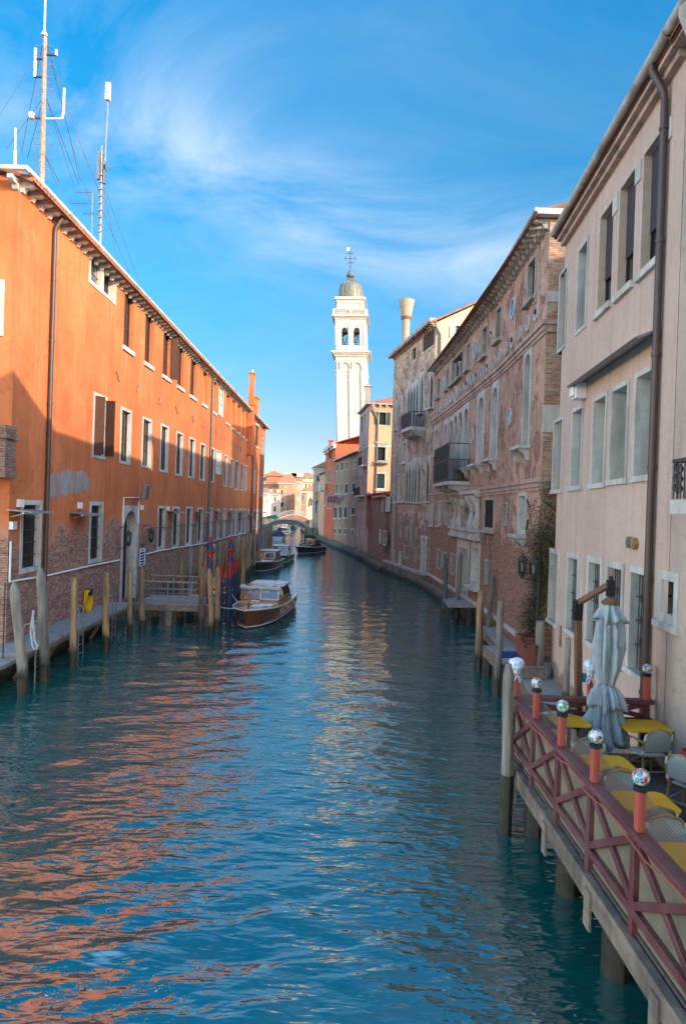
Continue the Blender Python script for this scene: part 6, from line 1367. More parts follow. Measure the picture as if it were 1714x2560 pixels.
for k in range(4):
    W_ = LW(k)
    m.wb(W_, -3.05, 3.05, .1, .42, tz(895), tz(885)); m.wb(W_, -3.05, 3.05, .1, .44, tz(835), tz(825))
    for i in range(17):
        u = -2.8 + .35 * i; P = W_.p(u, .27, 0); m.lathe((P.x, P.y, tz(886)), [(.06, 0), (.11, .25), (.06, .5), (.08, .84)], 6)
    for u in (-2.95, 0, 2.95): m.wb(W_, u - .16, u + .16, .08, .46, tz(890), tz(828))
m.build('balustrade', M['white_stone'], tw)
m = TB(); sq(m, 2.35, tz(895), tz(740)); m.build('attic', M['white_stone'], tw)
m = TB()
for k in range(4):
    W_ = LW(k)
    for a_, b_, c_, d_ in ((-2.35, -1.75, 825, 735), (1.75, 2.35, 825, 735), (-1.75, 1.75, 752, 735), (-1.75, 1.75, 825, 815)): m.wb(W_, a_, b_, -.27, -.17, tz(c_), tz(d_))
m.build('attic_panels', M['white_stone'], tw)
m = TB(); sq(m, 2.5, tz(740), tz(715)); sq(m, 2.75, tz(715), tz(690)); sq(m, 2.6, tz(690), tz(683)); m.build('cornice', M['white_stone'], tw)
m = TB(); R_ = 2.14; prf = [(R_, tz(683)), (R_ * 1.01, tz(620)), (R_ * 1.0, tz(580)), (R_ * .95, tz(545)), (R_ * .83, tz(510)), (R_ * .62, tz(482)), (R_ * .38, tz(465)), (R_ * .2, tz(460))]
m.lathe((0, 0, 0), prf, 32); m.build('dome', M['lead'], tw, smooth=True)
m = TB()
for j in range(20): an = 2 * PI * j / 20; m.tube([(r * 1.01 * math.cos(an), r * 1.01 * math.sin(an), z) for r, z in prf], .055, 4)
m.build('dome_ribs', M['lead'], tw)
m = TB(); m.lathe((0, 0, 0), [(.66, tz(470)), (.6, tz(462)), (.6, tz(455))], 10)
for j in range(8): an = PI / 4 * j; m.tube([(.52 * math.cos(an), .52 * math.sin(an), tz(462)), (.52 * math.cos(an), .52 * math.sin(an), tz(405))], .09, 5)
m.lathe((0, 0, 0), [(.7, tz(412)), (.8, tz(402)), (.72, tz(388)), (.5, tz(365)), (.3, tz(345)), (.12, tz(325)), (.07, tz(300))], 12); m.build('lantern', M['greypipe'], tw, smooth=False)
m = TB(); m.tube([(0, 0, tz(305)), (0, 0, tz(90))], .07, 6)
for y, h in ((205, .95), (148, .45), (252, .45)):
    m.tube([(-h, 0, tz(y)), (h, 0, tz(y))], .045, 5)
    for sgn in (1, -1): m.lathe((sgn * h, 0, tz(y)), [(.02, -.1), (.1, 0), (.02, .1)], 6)
for sgn in (1, -1):
    for dz in (-.3, .3): m.tube([(sgn * .7, 0, tz(205)), (sgn * .85, 0, tz(205) + dz)], .035, 4); m.lathe((sgn * .87, 0, tz(205) + dz * 1.1), [(.02, -.09), (.09, 0), (.02, .09)], 6)
m.lathe((0, 0, tz(300)), [(.05, -.12), (.16, 0), (.05, .12)], 8); m.build('cross', M['iron'], tw)
m = TB(); m.bx(-.62, .02, -.02, .02, tz(118), tz(83)); m.build('weather_vane', M['marble'], tw)
# ------------------------------------------------------------------ bridges
def bridge(name, label, Y, pts, th, mat, rail, width=3.2, x_end=None):
    b = thing(name, label, 'bridge', (pts[len(pts) // 2][0], Y, 0))
    m = MB()
    top = [Vector((x, Y, z)) for x, z in pts]
    for a_, c_ in zip(top, top[1:]): m.hexa([a_ - Vector((0, 0, th)), c_ - Vector((0, 0, th)), c_ + Vector((0, width, -th)), a_ + Vector((0, width, -th)), a_, c_, c_ + Vector((0, width, 0)), a_ + Vector((0, width, 0))])
    m.build('arch', M[mat], b)
    m = MB()
    for a_, c_ in zip(top, top[1:]): m.bar(a_ + Vector((0, .05, .04)), c_ + Vector((0, .05, .04)), .35, .14)
    m.build('string', M['stone'], b)
    for yy in (.1, width - .1):
        m = MB()
        for a_, c_ in zip(top, top[1:]):
            m.bar(a_ + Vector((0, yy, rail)), c_ + Vector((0, yy, rail)), .1, .1)
            for f in (0, .25, .5, .75): p = a_.lerp(c_, f); m.bar(p + Vector((0, yy, 0)), p + Vector((0, yy, rail)), .06)
        m.build('railing', M['stone2' if rail > .8 else 'iron'], b)
    return b
px_ = [(262, 1022), (310, 1000), (360, 983), (420, 976), (480, 976), (540, 984), (590, 1000), (640, 1028), (690, 1075)]
b = bridge('footbridge', 'low grey footbridge arching over the canal, nearer of two', 118, [(aty('E', x, y, 118).x, aty('E', x, y, 118).z) for x, y in px_], .75, 'bridgegrey', .0)
m = MB(); P = aty('E', 720, 1040, 118); m.bx(P.x - 1.6, P.x + 3, 117, 122, -1, 1.6); m.build('abutment', M['quay'], b)
m = MB(); P = aty('E', 255, 1040, 118); m.bx(P.x - 6, P.x + .6, 117.5, 122, -1, 2.0); m.build('abutment', M['quay'], b)
px_ = [(370, 958), (430, 932), (490, 918), (540, 916), (600, 926), (650, 946), (695, 972)]
b = bridge('stone_bridge', 'brick-sided arched bridge with a pale balustrade behind the footbridge', 150, [(aty('E', x, y + 14, 150).x, aty('E', x, y + 14, 150).z) for x, y in px_], 1.3, 'lowbrick', 1.1)
m = MB(); P = aty('E', 705, 1000, 150); m.bx(P.x - .6, P.x + 5, 149, 154, -1, 2.5); m.build('abutment', M['quay'], b)
m = MB(); P = aty('E', 360, 1000, 150); m.bx(P.x - 6, P.x + .6, 149, 154, -1, 2.8); m.build('abutment', M['quay'], b)
P = aty('E', 608, 1120, 116)
pole3('thin dark mooring pole with a white top before the footbridge', Vector((P.x, 116, 0)), aty('E', 608, 1012, 116), .12, 'poleblue', False, None)
for i, (x, y0, y1) in enumerate(((683, 1165, 1060), (700, 1160, 1080))): P = aty('E', x, y0, 112); pole3('dark mooring pile at the right end of the footbridge', Vector((P.x, 112, 0)), aty('E', x, y1, 112), .25, 'polegrey', False, 'piles at the footbridge end')
# ------------------------------------------------------------------ houses closing the view
def far(name, label, x0, x1, yt, Y, mat, wins, depth=10, roof=None, side=None, yb=1320):
    a_, b_ = aty('O', x0, yt, Y), aty('O', x1, yt, Y); W_ = Wall([(a_.x, Y), (b_.x, Y)], 1)
    B = Bld(name, label, 'building', W_, -.5, a_.z, M[mat], depth)
    for w in wins: r = W_.rect('O', *w[:4]); B.winr(*r, fr=.18, dp=.25, bars=False, **(w[4] if len(w) > 4 else {}))
    B.finish()
    if roof:
        zr = aty('O', x0, roof, Y).z + 1.0; m = MB(); z = a_.z + .02; xa, xb = a_.x - .4, b_.x + .4; d = depth; i_ = min(3.5, (xb - xa) * .3)
        m.add([(xa, Y - .4, z), (xb, Y - .4, z), (xb, Y + d, z), (xa, Y + d, z), (xa + i_, Y + d / 2, zr), (xb - i_, Y + d / 2, zr)], [(0, 1, 5, 4), (1, 2, 5), (2, 3, 4, 5), (3, 0, 4)]); m.build('roof', M['tilefar'], B.root)
        m = MB(); m.bx(xa, xb, Y - .45, Y - .02, z - .35, z - .01); m.build('eaves', M['white_stone'], B.root)
    return B.root
o = dict(arch='o', top=.05)
far('salmon_house', 'salmon house with white corner stones and pointed windows in the far row', 562, 950, 560, 215, 'salmon', [(600, 668, 715, 855, o), (592, 680, 1000, 1165, o), (598, 685, 570, 608), (640, 680, 1240, 1310), (775, 795, 590, 625), (770, 790, 770, 880), (805, 825, 770, 870), (838, 858, 785, 870), (862, 880, 620, 655), (905, 930, 600, 655), (912, 932, 805, 895), (860, 885, 1050, 1160), (898, 920, 1050, 1160), (780, 800, 1040, 1160)], roof=400)
hr = bpy.data.objects['salmon_house']
m = MB()
for i in range(16):
    a_ = aty('O', 690 + (i % 2) * 8, 565 + i * 47, 214.9); c_ = aty('O', 745 - (i % 2) * 8, 590 + i * 47, 214.9); m.bx(a_.x, c_.x, 214.8, 215, c_.z, a_.z)
m.build('quoins', M['white_stone'], hr)
far('white_house', 'small white house with two square windows before the salmon house', 285, 560, 832, 200, 'white', [(430, 495, 890, 1020), (415, 505, 1125, 1275)], roof=775, depth=7)
hr = bpy.data.objects['white_house']
for x in (350, 535): P = aty('O', x, 800, 201); m = MB(); m.bx(P.x - .4, P.x + .4, 201, 202, P.z - 1.5, aty('O', x, 720, 201).z); m.build('chimney', M['white_stone'], hr)
far('pale_pink_house', 'narrow pale pink house right of the salmon house in the far row', 950, 1112, 530, 222, 'palepink', [(1005, 1020, 760, 880), (1050, 1065, 760, 880), (962, 975, 905, 985), (1008, 1022, 1000, 1090), (1040, 1060, 1170, 1250), (1000, 1020, 570, 640)], roof=500)
far('long_palace', 'long cream palace with tall arched windows under a red roof, farthest back', 780, 1460, 395, 245, 'yellow', [(895, 980, 432, 468), (1040, 1078, 435, 475), (1100, 1240, 440, 480), (1250, 1395, 440, 480), (1120, 1172, 572, 715, dict(arch='r')), (1198, 1250, 572, 715, dict(arch='r')), (1280, 1335, 572, 715, dict(arch='r')), (1365, 1415, 572, 715, dict(arch='r'))], roof=345, depth=14)
hr = bpy.data.objects['long_palace']
for x in (852, 1006): P = aty('O', x, 380, 244); m = MB(); m.bx(P.x - 2.2, P.x + 2.2, 243, 246, P.z - .5, aty('O', x, 322, 244).z); m.build('chimney', M['white_stone'], hr)
m = MB(); a_, c_ = aty('O', 800, 530, 244.6), aty('O', 1460, 548, 244.6); m.bx(a_.x, c_.x, 244.3, 245, c_.z, a_.z); a_, c_ = aty('O', 800, 395, 244.6), aty('O', 1460, 412, 244.6); m.bx(a_.x, c_.x, 244, 245, c_.z, a_.z); m.build('string_course', M['white_stone'], hr)
far('grey_stone_house', 'narrow weathered stone house with a balcony below the long palace', 1112, 1245, 775, 205, 'brown', [(1125, 1140, 850, 985), (1150, 1168, 850, 985), (1150, 1172, 1080, 1165), (1120, 1150, 1270, 1310)], roof=760)
far('cream_far_house', 'cream house with a red roof behind the dark flags', 1245, 1400, 770, 190, 'yellow', [(1290, 1320, 900, 1000), (1345, 1370, 1150, 1250)], roof=700)
far('tiled_house', 'broad red-tiled house left in the far row behind the white house', 120, 560, 560, 225, 'salmon', [(430, 500, 565, 600), (300, 345, 570, 600)], roof=345, depth=16)
hr = bpy.data.objects['tiled_house']; P = aty('O', 410, 470, 224)
m = MB(); m.bx(P.x - 2.5, P.x + 3, 226, 229, P.z - 1, P.z + 1.6); m.add([(P.x - 4, 225.5, P.z + 1.2), (P.x + 4.5, 225.5, P.z + 1.2), (P.x + .3, 225.5, P.z + 3), (P.x - 4, 230, P.z + 1.2), (P.x + 4.5, 230, P.z + 1.2), (P.x + .3, 230, P.z + 3)], [(0, 2, 5, 3), (1, 4, 5, 2), (0, 1, 2)]); m.build('dormer', M['tilefar'], hr)
far('low_left_house', 'grey low house at the left edge of the far row behind green awnings', 60, 290, 800, 170, 'white', [(200, 235, 960, 1060), (205, 230, 830, 900), (250, 272, 965, 1040)], roof=760, depth=8)
aw = thing('market_awning', 'green tarpaulin awning on the left quay before the bridge', 'awning', aty('O', 390, 1440, 130))
m = MB(); P = [aty('O', x, y, 130) for x, y in ((175, 1430), (500, 1440), (470, 1345), (290, 1370))]; m.hexa([P[0], P[1], P[1] + Vector((0, 4, 0)), P[0] + Vector((0, 4, 0)), P[3], P[2], P[2] + Vector((0, 4, 0)), P[3] + Vector((0, 4, 0))]); m.build('cover', M['green_awn'], aw)
m = MB()
for x in (190, 340, 490): a_ = aty('O', x, 1440, 131); m.tube([(a_.x, 131, 1), a_], .06, 5)
m.build('post', M['iron'], aw)
lq = thing('left_quay', 'dark stone quay on the left bank before the bridges', 'quay', (-14, 100, 0))
m = MB(); m.bx(-40, -11.3, 84.1, 117.4, -1, 1.1); m.bx(-40, -15.5, 122.1, 200, -1, 1.2); m.build('wall', M['quay'], lq); lq.name = 'quay'
eq = thing('quay', 'pale quay closing the canal before the far houses', 'quay', (-10, 186, 0)); m = MB(); m.bx(-60, 30, 186, 300, -1, 1.2); m.build('wall', M['quay'], eq)
# ------------------------------------------------------------------ RIGHT BANK: cafe terrace
DZ_ = 1.15; XF = 3.23
PY_ = [11.93 - 1.246 * i for i in range(8)]           # posts of the canal-side fence
tr = thing('terrace_deck', 'dark planked cafe terrace standing on piles over the canal', 'deck', (4.3, 8, 0))
m = MB()
y = 2.6; i = 0
while y < 12.0:
    m.bx(XF - .02, xr(y) - .004, y, y + .135, DZ_ - .05, DZ_ + .002 * (i % 2)); y += .142; i += 1
m.build('boards', surf('dark_deck_boards', (.10, .075, .07), (.06, .05, .05), 4, .65, bump=.4), tr)
m = MB(); m.bx(XF - .13, XF - .03, 2.5, 12.1, .82, 1.09); m.build('edge_beam', M['beam'], tr)
m = MB(); m.bx(XF - .13, 5.9, 12.02, 12.12, .82, 1.09); m.build('end_beam', M['beam'], tr)
for yy in (11.3, 9.6, 7.9, 6.2, 4.6):
    m = MB(); m.bx(XF + .0, 5.4, yy - .1, yy + .1, .72, 1.08); m.build('joist', M['beam'], tr)
    m = MB(); m.tube([(XF + .22, yy, -1.2), (XF + .22, yy, .75)], .17, 9); m.build('pile', M['wet'], tr, smooth=True)
    m = MB(); m.bx(XF - .16, XF - .13, yy - .09, yy + .09, .55, 1.0); m.build('cleat', M['beam'], tr)
fn = thing('terrace_fence', 'oxblood timber fence with crossed braces along the canal edge of the terrace', 'fence', (XF, 8, DZ_))
for i, yy in enumerate(PY_):
    m = MB(); m.bx(XF - .07, XF + .03, yy - .05, yy + .05, .93, 2.12); m.build('post', M['oxblood'], fn, bev=.006)
    m = MB(); m.bx(XF - .045, XF + .045, yy - .045, yy + .045, 2.19, 2.62); m.build('post_extension', M['coralpost'], fn, bev=.006)
for ya, yb in zip(PY_, PY_[1:]):
    x = XF - .045
    m = MB(); m.bar((x, ya - .05, 1.42), (x, yb + .05, 2.08), .05, .085); m.build('brace', M['oxblood'], fn, bev=.005)
    m = MB(); m.bar((x + .012, ya - .05, 2.08), (x + .012, yb + .05, 1.42), .05, .085); m.build('brace', M['oxblood'], fn, bev=.005)
    m = MB(); m.bx(x - .03, x + .035, yb + .05, ya - .05, 1.30, 1.40); m.build('bottom_rail', M['oxblood'], fn, bev=.005)
    m = MB(); m.bx(XF - .005, XF + .012, yb + .052, ya - .052, 1.16, 2.1); m.build('backing_board', M['backing'], fn)
    m = MB(); n = 10; vs = []
    for j in range(n + 1):
        f = j / n; yy = ya - .05 + (yb - ya + .1) * f; zt = 2.7 - .10 * math.sin(PI * f) - .12 * f; vs += [(XF - .004, yy, 2.19), (XF + .004, yy, 2.19), (XF - .004, yy, zt), (XF + .004, yy, zt)]
    fs = []
    for j in range(n): a_ = 4 * j; fs += [(a_, a_ + 4, a_ + 6, a_ + 2), (a_ + 1, a_ + 3, a_ + 7, a_ + 5), (a_ + 2, a_ + 6, a_ + 7, a_ + 3)]
    m.add(vs, fs); m.build('glass_panel', M['clear'], fn)
m = MB(); m.bx(XF - .09, XF + .09, PY_[-1], PY_[0] + .06, 2.12, 2.19); m.build('handrail', M['oxblood'], fn, bev=.012)
m = MB(); m.tube([(XF - .105 + .012 * math.sin(i * 1.3), PY_[0] - .2 * i, 2.1 + .03 * math.sin(i * .9)) for i in range(40)], .008, 5); m.build('cable', M['coralpost'], fn)
YB = 11.96
f2 = thing('terrace_fence', 'oxblood cross fence closing the far end of the terrace', 'fence', (4.6, YB, DZ_))
bx_ = [4.58, 5.6]
for x in bx_:
    m = MB(); m.bx(x - .05, x + .05, YB - .05, YB + .05, .95, 2.12); m.build('post', M['oxblood'], f2, bev=.006)
    m = MB(); m.bx(x - .045, x + .045, YB - .045, YB + .045, 2.19, 2.62); m.build('post_extension', M['coralpost'], f2, bev=.006)
m = MB(); m.bx(XF + .1, 5.72, YB - .09, YB + .09, 2.12, 2.2); m.build('handrail', M['oxblood'], f2, bev=.01)
m = MB(); m.bx(XF + .05, 5.72, YB - .03, YB + .03, 1.62, 1.86); m.build('bottom_rail', M['oxblood'], f2)
for a_, b_ in ((XF + .06, 4.53), (4.63, 5.55)):
    m = MB(); m.bar((a_, YB, 1.88), (b_, YB, 2.1), .05, .085); m.build('brace', M['oxblood'], f2); m = MB(); m.bar((a_, YB + .03, 2.1), (b_, YB + .03, 1.88), .05, .085); m.build('brace', M['oxblood'], f2)
# mosaic glass globes and bagged ones on the posts
def globe(x, y, label, seed, r=.09):
    t = thing('globe_lamp', label, 'lamp', (x, y, 2.62), 'mosaic glass globe lamps on the fence posts')
    m = MB(); m.lathe((x, y, 2.62), [(.05, 0), (.075, .0), (.08, .035), (.06, .05), (.04, .055)], 12); m.build('base', M['black'], t)
    m = MB(); pr = [(max(.001, r * math.sin(PI * j / 12)), 2.67 + r - r * math.cos(PI * j / 12) - 2.62) for j in range(13)]; m.lathe((x, y, 2.62), pr, 18); o = m.build('globe', mosaic('mosaic_%d' % seed, seed), t, smooth=True)
for i, lab in ((1, 'mosaic globe lamp farthest along the canal fence, next to the bagged one'), (2, 'mosaic globe lamp second from the bagged post on the canal fence'), (3, 'white and turquoise mosaic globe lamp beside the foot of the closed parasol'), (4, 'largest and nearest mosaic globe lamp, with red and green pieces'), (5, 'mosaic globe lamp on the next canal fence post towards the camera'), (6, 'mosaic globe lamp on the canal fence post nearest the bridge')): globe(XF, PY_[i], lab, i)
globe(5.6, YB, 'mosaic globe lamp on the far cross fence beside the brown drainpipe', 9)
def bagged(x, y, label):
    t = thing('bagged_lamp', label, 'lamp', (x, y, 2.62), 'globe lamps wrapped in plastic bags')
    m = MB(); pr = [(.035, -.06), (.05, -.02), (.07, .03), (.12, .1), (.135, .17), (.11, .23), (.06, .255), (.005, .26)]; m.lathe((x, y, 2.62), pr, 14)
    m.v = [(a_ + random.uniform(-.016, .016), b_ + random.uniform(-.016, .016), c_ + random.uniform(-.012, .012)) for a_, b_, c_ in m.v]; m.build('bag', M['bag'], t)
    m = MB(); m.tube([(x, y - .05, 2.58), (x - .07, y - .08, 2.47), (x - .1, y - .07, 2.52), (x - .04, y - .05, 2.58)], .012, 5); m.tube([(x, y - .05, 2.58), (x + .05, y - .08, 2.45), (x + .07, y - .06, 2.5), (x + .02, y - .04, 2.58)], .012, 5); m.build('tie', M['bag'], t)
bagged(XF, PY_[0], 'globe lamp wrapped in a white bag at the far corner post of the terrace'); bagged(4.58, YB, 'globe lamp wrapped in a white bag on the cross fence left of the parasol')
# tables
def table(x0, x1, y0, y1, label, group='mustard topped cafe tables'):
    cx, cy = (x0 + x1) / 2, (y0 + y1) / 2; t = thing('cafe_table', label, 'table', (cx, cy, DZ_), group); c = .07; z = 1.9
    poly = [(x0 + c, y0), (x1 - c, y0), (x1, y0 + c), (x1, y1 - c), (x1 - c, y1), (x0 + c, y1), (x0, y1 - c), (x0, y0 + c)]
    m = MB(); m.prism([(a_, b_, z - .035) for a_, b_ in poly], (0, 0, .035)); m.build('tabletop', M['yellowcloth'], t, bev=.006)
    m = MB(); m.tube([(cx, cy, DZ_ + .03), (cx, cy, z - .04)], .035, 8); m.bx(cx - .22, cx + .22, cy - .04, cy + .04, z - .07, z - .036); m.build('leg', M['iron'], t)
    m = MB(); m.bx(cx - .25, cx + .25, cy - .04, cy + .04, DZ_ + .005, DZ_ + .045); m.bx(cx - .04, cx + .04, cy - .25, cy + .25, DZ_ + .005, DZ_ + .04); m.build('base', M['iron'], t)
table(3.56, 4.3, 6.72, 7.32, 'mustard cafe table at the fence nearest the camera'); table(3.6, 4.3, 8.06, 8.66, 'mustard cafe table behind the nearest globe lamp'); table(3.66, 4.32, 9.34, 9.93, 'mustard cafe table behind the turquoise globe lamp'); table(3.76, 4.4, 11.25, 11.85, 'mustard cafe table left of the parasol at the cross fence'); table(4.9, 5.72, 11.1, 11.74, 'mustard cafe table against the wall right of the parasol')
# bistro chairs
def make_chair(label):
    t = thing('wicker_chair', label, 'chair', (0, 0, 0), 'woven bamboo bistro chairs')
    # seat faces +y, backrest at y=-.22
    m = MB(); m.bx(-.21, .21, -.2, .22, .42, .45); m.build('seat', M['weave'], t, bev=.012)
    pts = [(-.22, -.24, .42), (-.235, -.27, .6), (-.235, -.3, .76), (-.17, -.325, .87), (0, -.335, .92), (.17, -.325, .87), (.235, -.3, .76), (.235, -.27, .6), (.22, -.24, .42)]
    m = MB(); m.tube(pts, .02, 7); m.tube([(-.225, -.255, .53), (.225, -.255, .53)], .016, 6); m.build('back_frame', M['bamboo'], t, smooth=True)
    m = MB(); n = 10; vs = []
    for j in range(n + 1):
        f = j / n; hw = .22 * math.sqrt(max(0.02, 1 - max(0, (f - .45) / .58) ** 2)); z = .535 + .375 * f; y = -.255 - .075 * f
        vs += [(-hw, y, z), (0, y - .03, z), (hw, y, z), (-hw, y - .012, z), (0, y - .042, z), (hw, y - .012, z)]
    fs = []
    for j in range(n):
        for a_, b_ in ((0, 1), (1, 2), (3, 4), (4, 5)): fs.append((6 * j + a_, 6 * j + b_, 6 * j + 6 + b_, 6 * j + 6 + a_))
    m.add(vs, fs); m.build('backrest', M['weave'], t, smooth=True)
    for sx in (-1, 1):
        m = MB(); m.tube([(sx * .21, .21, .45), (sx * .225, .23, 0)], .018, 6); m.build('leg', M['bamboo'], t)
        m = MB(); m.tube([(sx * .22, -.23, .45), (sx * .24, -.29, 0)], .018, 6); m.build('leg', M['bamboo'], t)
        m = MB(); m.tube([(sx * .235, -.29, .68), (sx * .25, -.05, .69), (sx * .25, .14, .66), (sx * .235, .2, .58), (sx * .215, .21, .43)], .017, 6); m.build('armrest', M['bamboo'], t, smooth=True)
        for pa_, pb_ in (((sx * .235, -.3, .73), (sx * .215, -.315, .83)), ((sx * .22, .21, .4), (sx * .22, .22, .34)), ((sx * .232, -.262, .56), (sx * .23, -.258, .5))): m = MB(); m.tube([pa_, pb_], .024, 6); m.build('binding', M['binding'], t)
    m = MB(); m.tube([(-.22, .22, .2), (.22, .22, .2)], .012, 5); m.tube([(-.23, -.26, .2), (.23, -.26, .2)], .012, 5); m.tube([(-.225, .22, .2), (0, 0, .4), (.225, .22, .2)], .01, 5); m.tube([(-.23, -.26, .2), (0, 0, .4), (.23, -.26, .2)], .01, 5); m.build('stretcher', M['bamboo'], t)
    return t
CH = [(5.2, 11.0, .12, 'woven bistro chair at the mustard table against the wall'), (5.27, 9.72, -.95, 'woven bistro chair at the right edge with red pots on it'), (3.88, 8.6, PI, 'bistro chair facing the camera behind the nearest globe lamp'), (3.86, 9.36, 0, 'bistro chair with its back to the camera left of the turquoise globe table'), (3.84, 7.28, PI, 'bistro chair behind the table nearest the camera'), (3.86, 8.14, 0, 'bistro chair pushed in at the table behind the nearest globe lamp, back towards the camera'), (3.92, 9.86, PI, 'bistro chair farthest along the fence, below the closed parasol')]
c0 = None
for x, y, a_, lab in CH:
    if c0 is None: c0 = make_chair(lab); c0.location = (x, y, DZ_); c0.rotation_euler = (0, 0, a_)
    else: dup(c0, (x, y, DZ_), a_, lab)
for i, (z, lab) in enumerate(((DZ_ + .46, 'lower red plastic flowerpot stacked on the chair at the right edge'), (DZ_ + .62, 'upper red plastic flowerpot in the stack on the chair at the right edge'))):
    m = MB(); x, y = 5.27, 9.72; m.lathe((x, y, z), [(.10, 0), (.15, .24), (.165, .24), (.165, .30), (.15, .30), (.145, .05)], 16); tag(m.build('flowerpot', M['pot'], None, smooth=True), lab, 'flowerpot', 'red flowerpots on a chair')
# closed cantilever parasol
EL_ = Vector((4.45, 12.35, 3.86)); TP = Vector((4.72, 11.55, 4.32))
ps = thing('parasol', 'closed grey-blue cantilever parasol on a brown wooden arm', 'parasol', (4.62, 12.5, .6))
m = MB(); m.bar((4.66, 12.6, .55), EL_, .12); m.build('mast', M['browntube'], ps, bev=.01)
m = MB(); m.bar(EL_ - (TP - EL_) * .06, TP, .1); m.build('arm', M['browntube'], ps, bev=.01)
m = MB(); m.bar(EL_ + Vector((0, .02, -.32)), EL_ + Vector((0, 0, .05)), .15); m.build('elbow_joint', M['black'], ps); m = MB(); m.bar(TP + Vector((0, 0, -.22)), TP + Vector((0, 0, .06)), .12); m.lathe(TP + Vector((0, 0, .06)), [(.04, 0), (.04, .05), (.02, .08)], 8); m.build('joint', M['black'], ps)
m = MB(); HB = TP + Vector((.0, 0, -.3)); m.tube([HB + Vector((0, 0, -2.3)), TP], .03, 8); m.lathe(HB, [(.14, -.06), (.15, -.02), (.06, .06)], 12); m.build('hub', M['browntube'], ps)
m = MB(); m.bar((4.655 - .02, 12.45, 2.35), (4.66 - .02, 12.45, 2.52), .1, .02); m.build('tag', M['cyan'], ps)
def drape(prof, n, fold, seed, z0, name, amp2=.0):
    m = MB(); vs = []; rnd = random.Random(seed); ph = [rnd.uniform(-.25, .25) for _ in range(n)]
    for r, z in prof:
        for j in range(n):
            t = 2 * PI * j / n; f = fold(z); k = r * (1 + f * math.cos(t * 8 + ph[j % n] * .6 + z * 1.6 + .8 * math.sin(z * 3)) + f * .5 * math.cos(t * 14 + z * 3 + seed) + f * .35 * math.cos(t * 5 - z * 5) + f * .3 * math.cos(t * 23 + z * 6 + seed) + f * .18 * math.cos(t * 31 - z * 9))
            vs.append((HB.x + k * math.cos(t), HB.y + k * math.sin(t), z0 + z + amp2 * (z < prof[-1][1] + .06) * math.sin(t * 4)))
    fs = []
    for i in range(len(prof) - 1):
        for j in range(n): fs.append((i * n + j, i * n + (j + 1) % n, (i + 1) * n + (j + 1) % n, (i + 1) * n + j))
    m.add(vs, fs); o = m.build(name, M['canvas'], ps, smooth=True); o.modifiers.new('s', 'SOLIDIFY').thickness = .006
drape([(.10, -.02), (.15, -.2), (.19, -.45), (.21, -.8), (.19, -1.15), (.12, -1.4), (.1, -1.5)], 168, lambda z: .13 + .1 * min(1, -z), 3, HB.z, 'canopy')
drape([(.07, 0), (.14, -.14), (.2, -.28), (.235, -.36)], 72, lambda z: .05 + .25 * min(1, -z * 2.4), 5, HB.z + .02, 'top_flap', .05)
drape([(.1, -1.48), (.2, -1.6), (.26, -1.78), (.27, -1.86)], 168, lambda z: .24, 8, HB.z, 'collar_fold', .05)
drape([(.1, -1.5), (.16, -1.7), (.24, -2.1), (.3, -2.38), (.29, -2.5)], 168, lambda z: .28, 11, HB.z, 'skirt', .06)
m = MB(); m.lathe(HB, [(.112, -1.46), (.118, -1.49), (.112, -1.52)], 16); m.build('strap', M['canvas'], ps)
# lower landing beyond the terrace, with mat, planters, lanterns
wk = thing('walkway', 'grey plank walkway along the brick palazzo and the rose house', 'walkway', (6, 20, .6))
m = MB(); pl = [(5.15, 12.15), (5.45, 18), (5.9, 21.8), (6.35, 28.5)]
for (xa, ya), (xb, yb) in zip(pl, pl[1:]): m.hexa([(xa - .15, ya, .45), (xa + 1.6, ya, .45), (xb + 1.6, yb, .45), (xb - .15, yb, .45), (xa - .15, ya, .6), (xa + 1.6, ya, .6), (xb + 1.6, yb, .6), (xb - .15, yb, .6)])
m.build('deck', M['plank'], wk)
m = MB()
for (xa, ya), (xb, yb) in zip(pl, pl[1:]): m.bar((xa - .12, ya, .3), (xb - .12, yb, .3), .12, .35)
m.build('edge_beam', M['beam'], wk)
m = MB()
for (xa, ya), (xb, yb) in zip(pl, pl[1:]): m.hexa([(xa + .1, ya, -1), (xa + 1.6, ya, -1), (xb + 1.6, yb, -1), (xb + .1, yb, -1), (xa + .1, ya, .44), (xa + 1.6, ya, .44), (xb + 1.6, yb, .44), (xb + .1, yb, .44)])
m.build('base', M['quay'], wk)
ld = thing('landing_stage', 'small wooden landing stage with a blue mat beside the planters', 'landing', (5.1, 21, .9))
m = MB()
for i in range(20): y = 19.6 + .145 * i; m.bx(4.95, 6.2, y, y + .135, .9, .96)
m.build('deck', M['plank'], ld)
m = MB(); m.bx(4.9, 4.98, 19.55, 22.5, .62, .95); m.bx(4.9, 6.2, 19.5, 19.58, .62, .95); m.build('edge_beam', M['beam'], ld)
for y in (19.8, 22.2):
    m = MB(); m.tube([(5.05, y, -1), (5.05, y, .9)], .12, 8); m.build('post', M['wet'], ld)
r_ = [atz('K', x, y, .96) for x, y in ((212, 820), (390, 822), (390, 866), (212, 866))]
m = MB(); m.prism([Vector((p.x, p.y, .962)) for p in r_], (0, 0, .02)); tag(m.build('mat', M['blue']), 'blue mat lying on the small wooden landing stage', 'mat')
gr = 'mooring poles along the right bank'
pole('p', 'tan mooring pole at the landing stage, left of the grey leaning one', 'x', 'K', (45, 965), 'K', (62, 372), .17, 'pole', False, group=gr)
pole('p', 'slim grey leaning pole behind the landing stage', 'x', 'K', (110, 740), 'K', (148, 258), .14, 'polegrey', False, group=gr)
pole('p', 'olive grey pole in front of the blue mat', 'x', 'K', (178, 1150), 'K', (212, 448), .14, 'polegrey', False, group=gr)
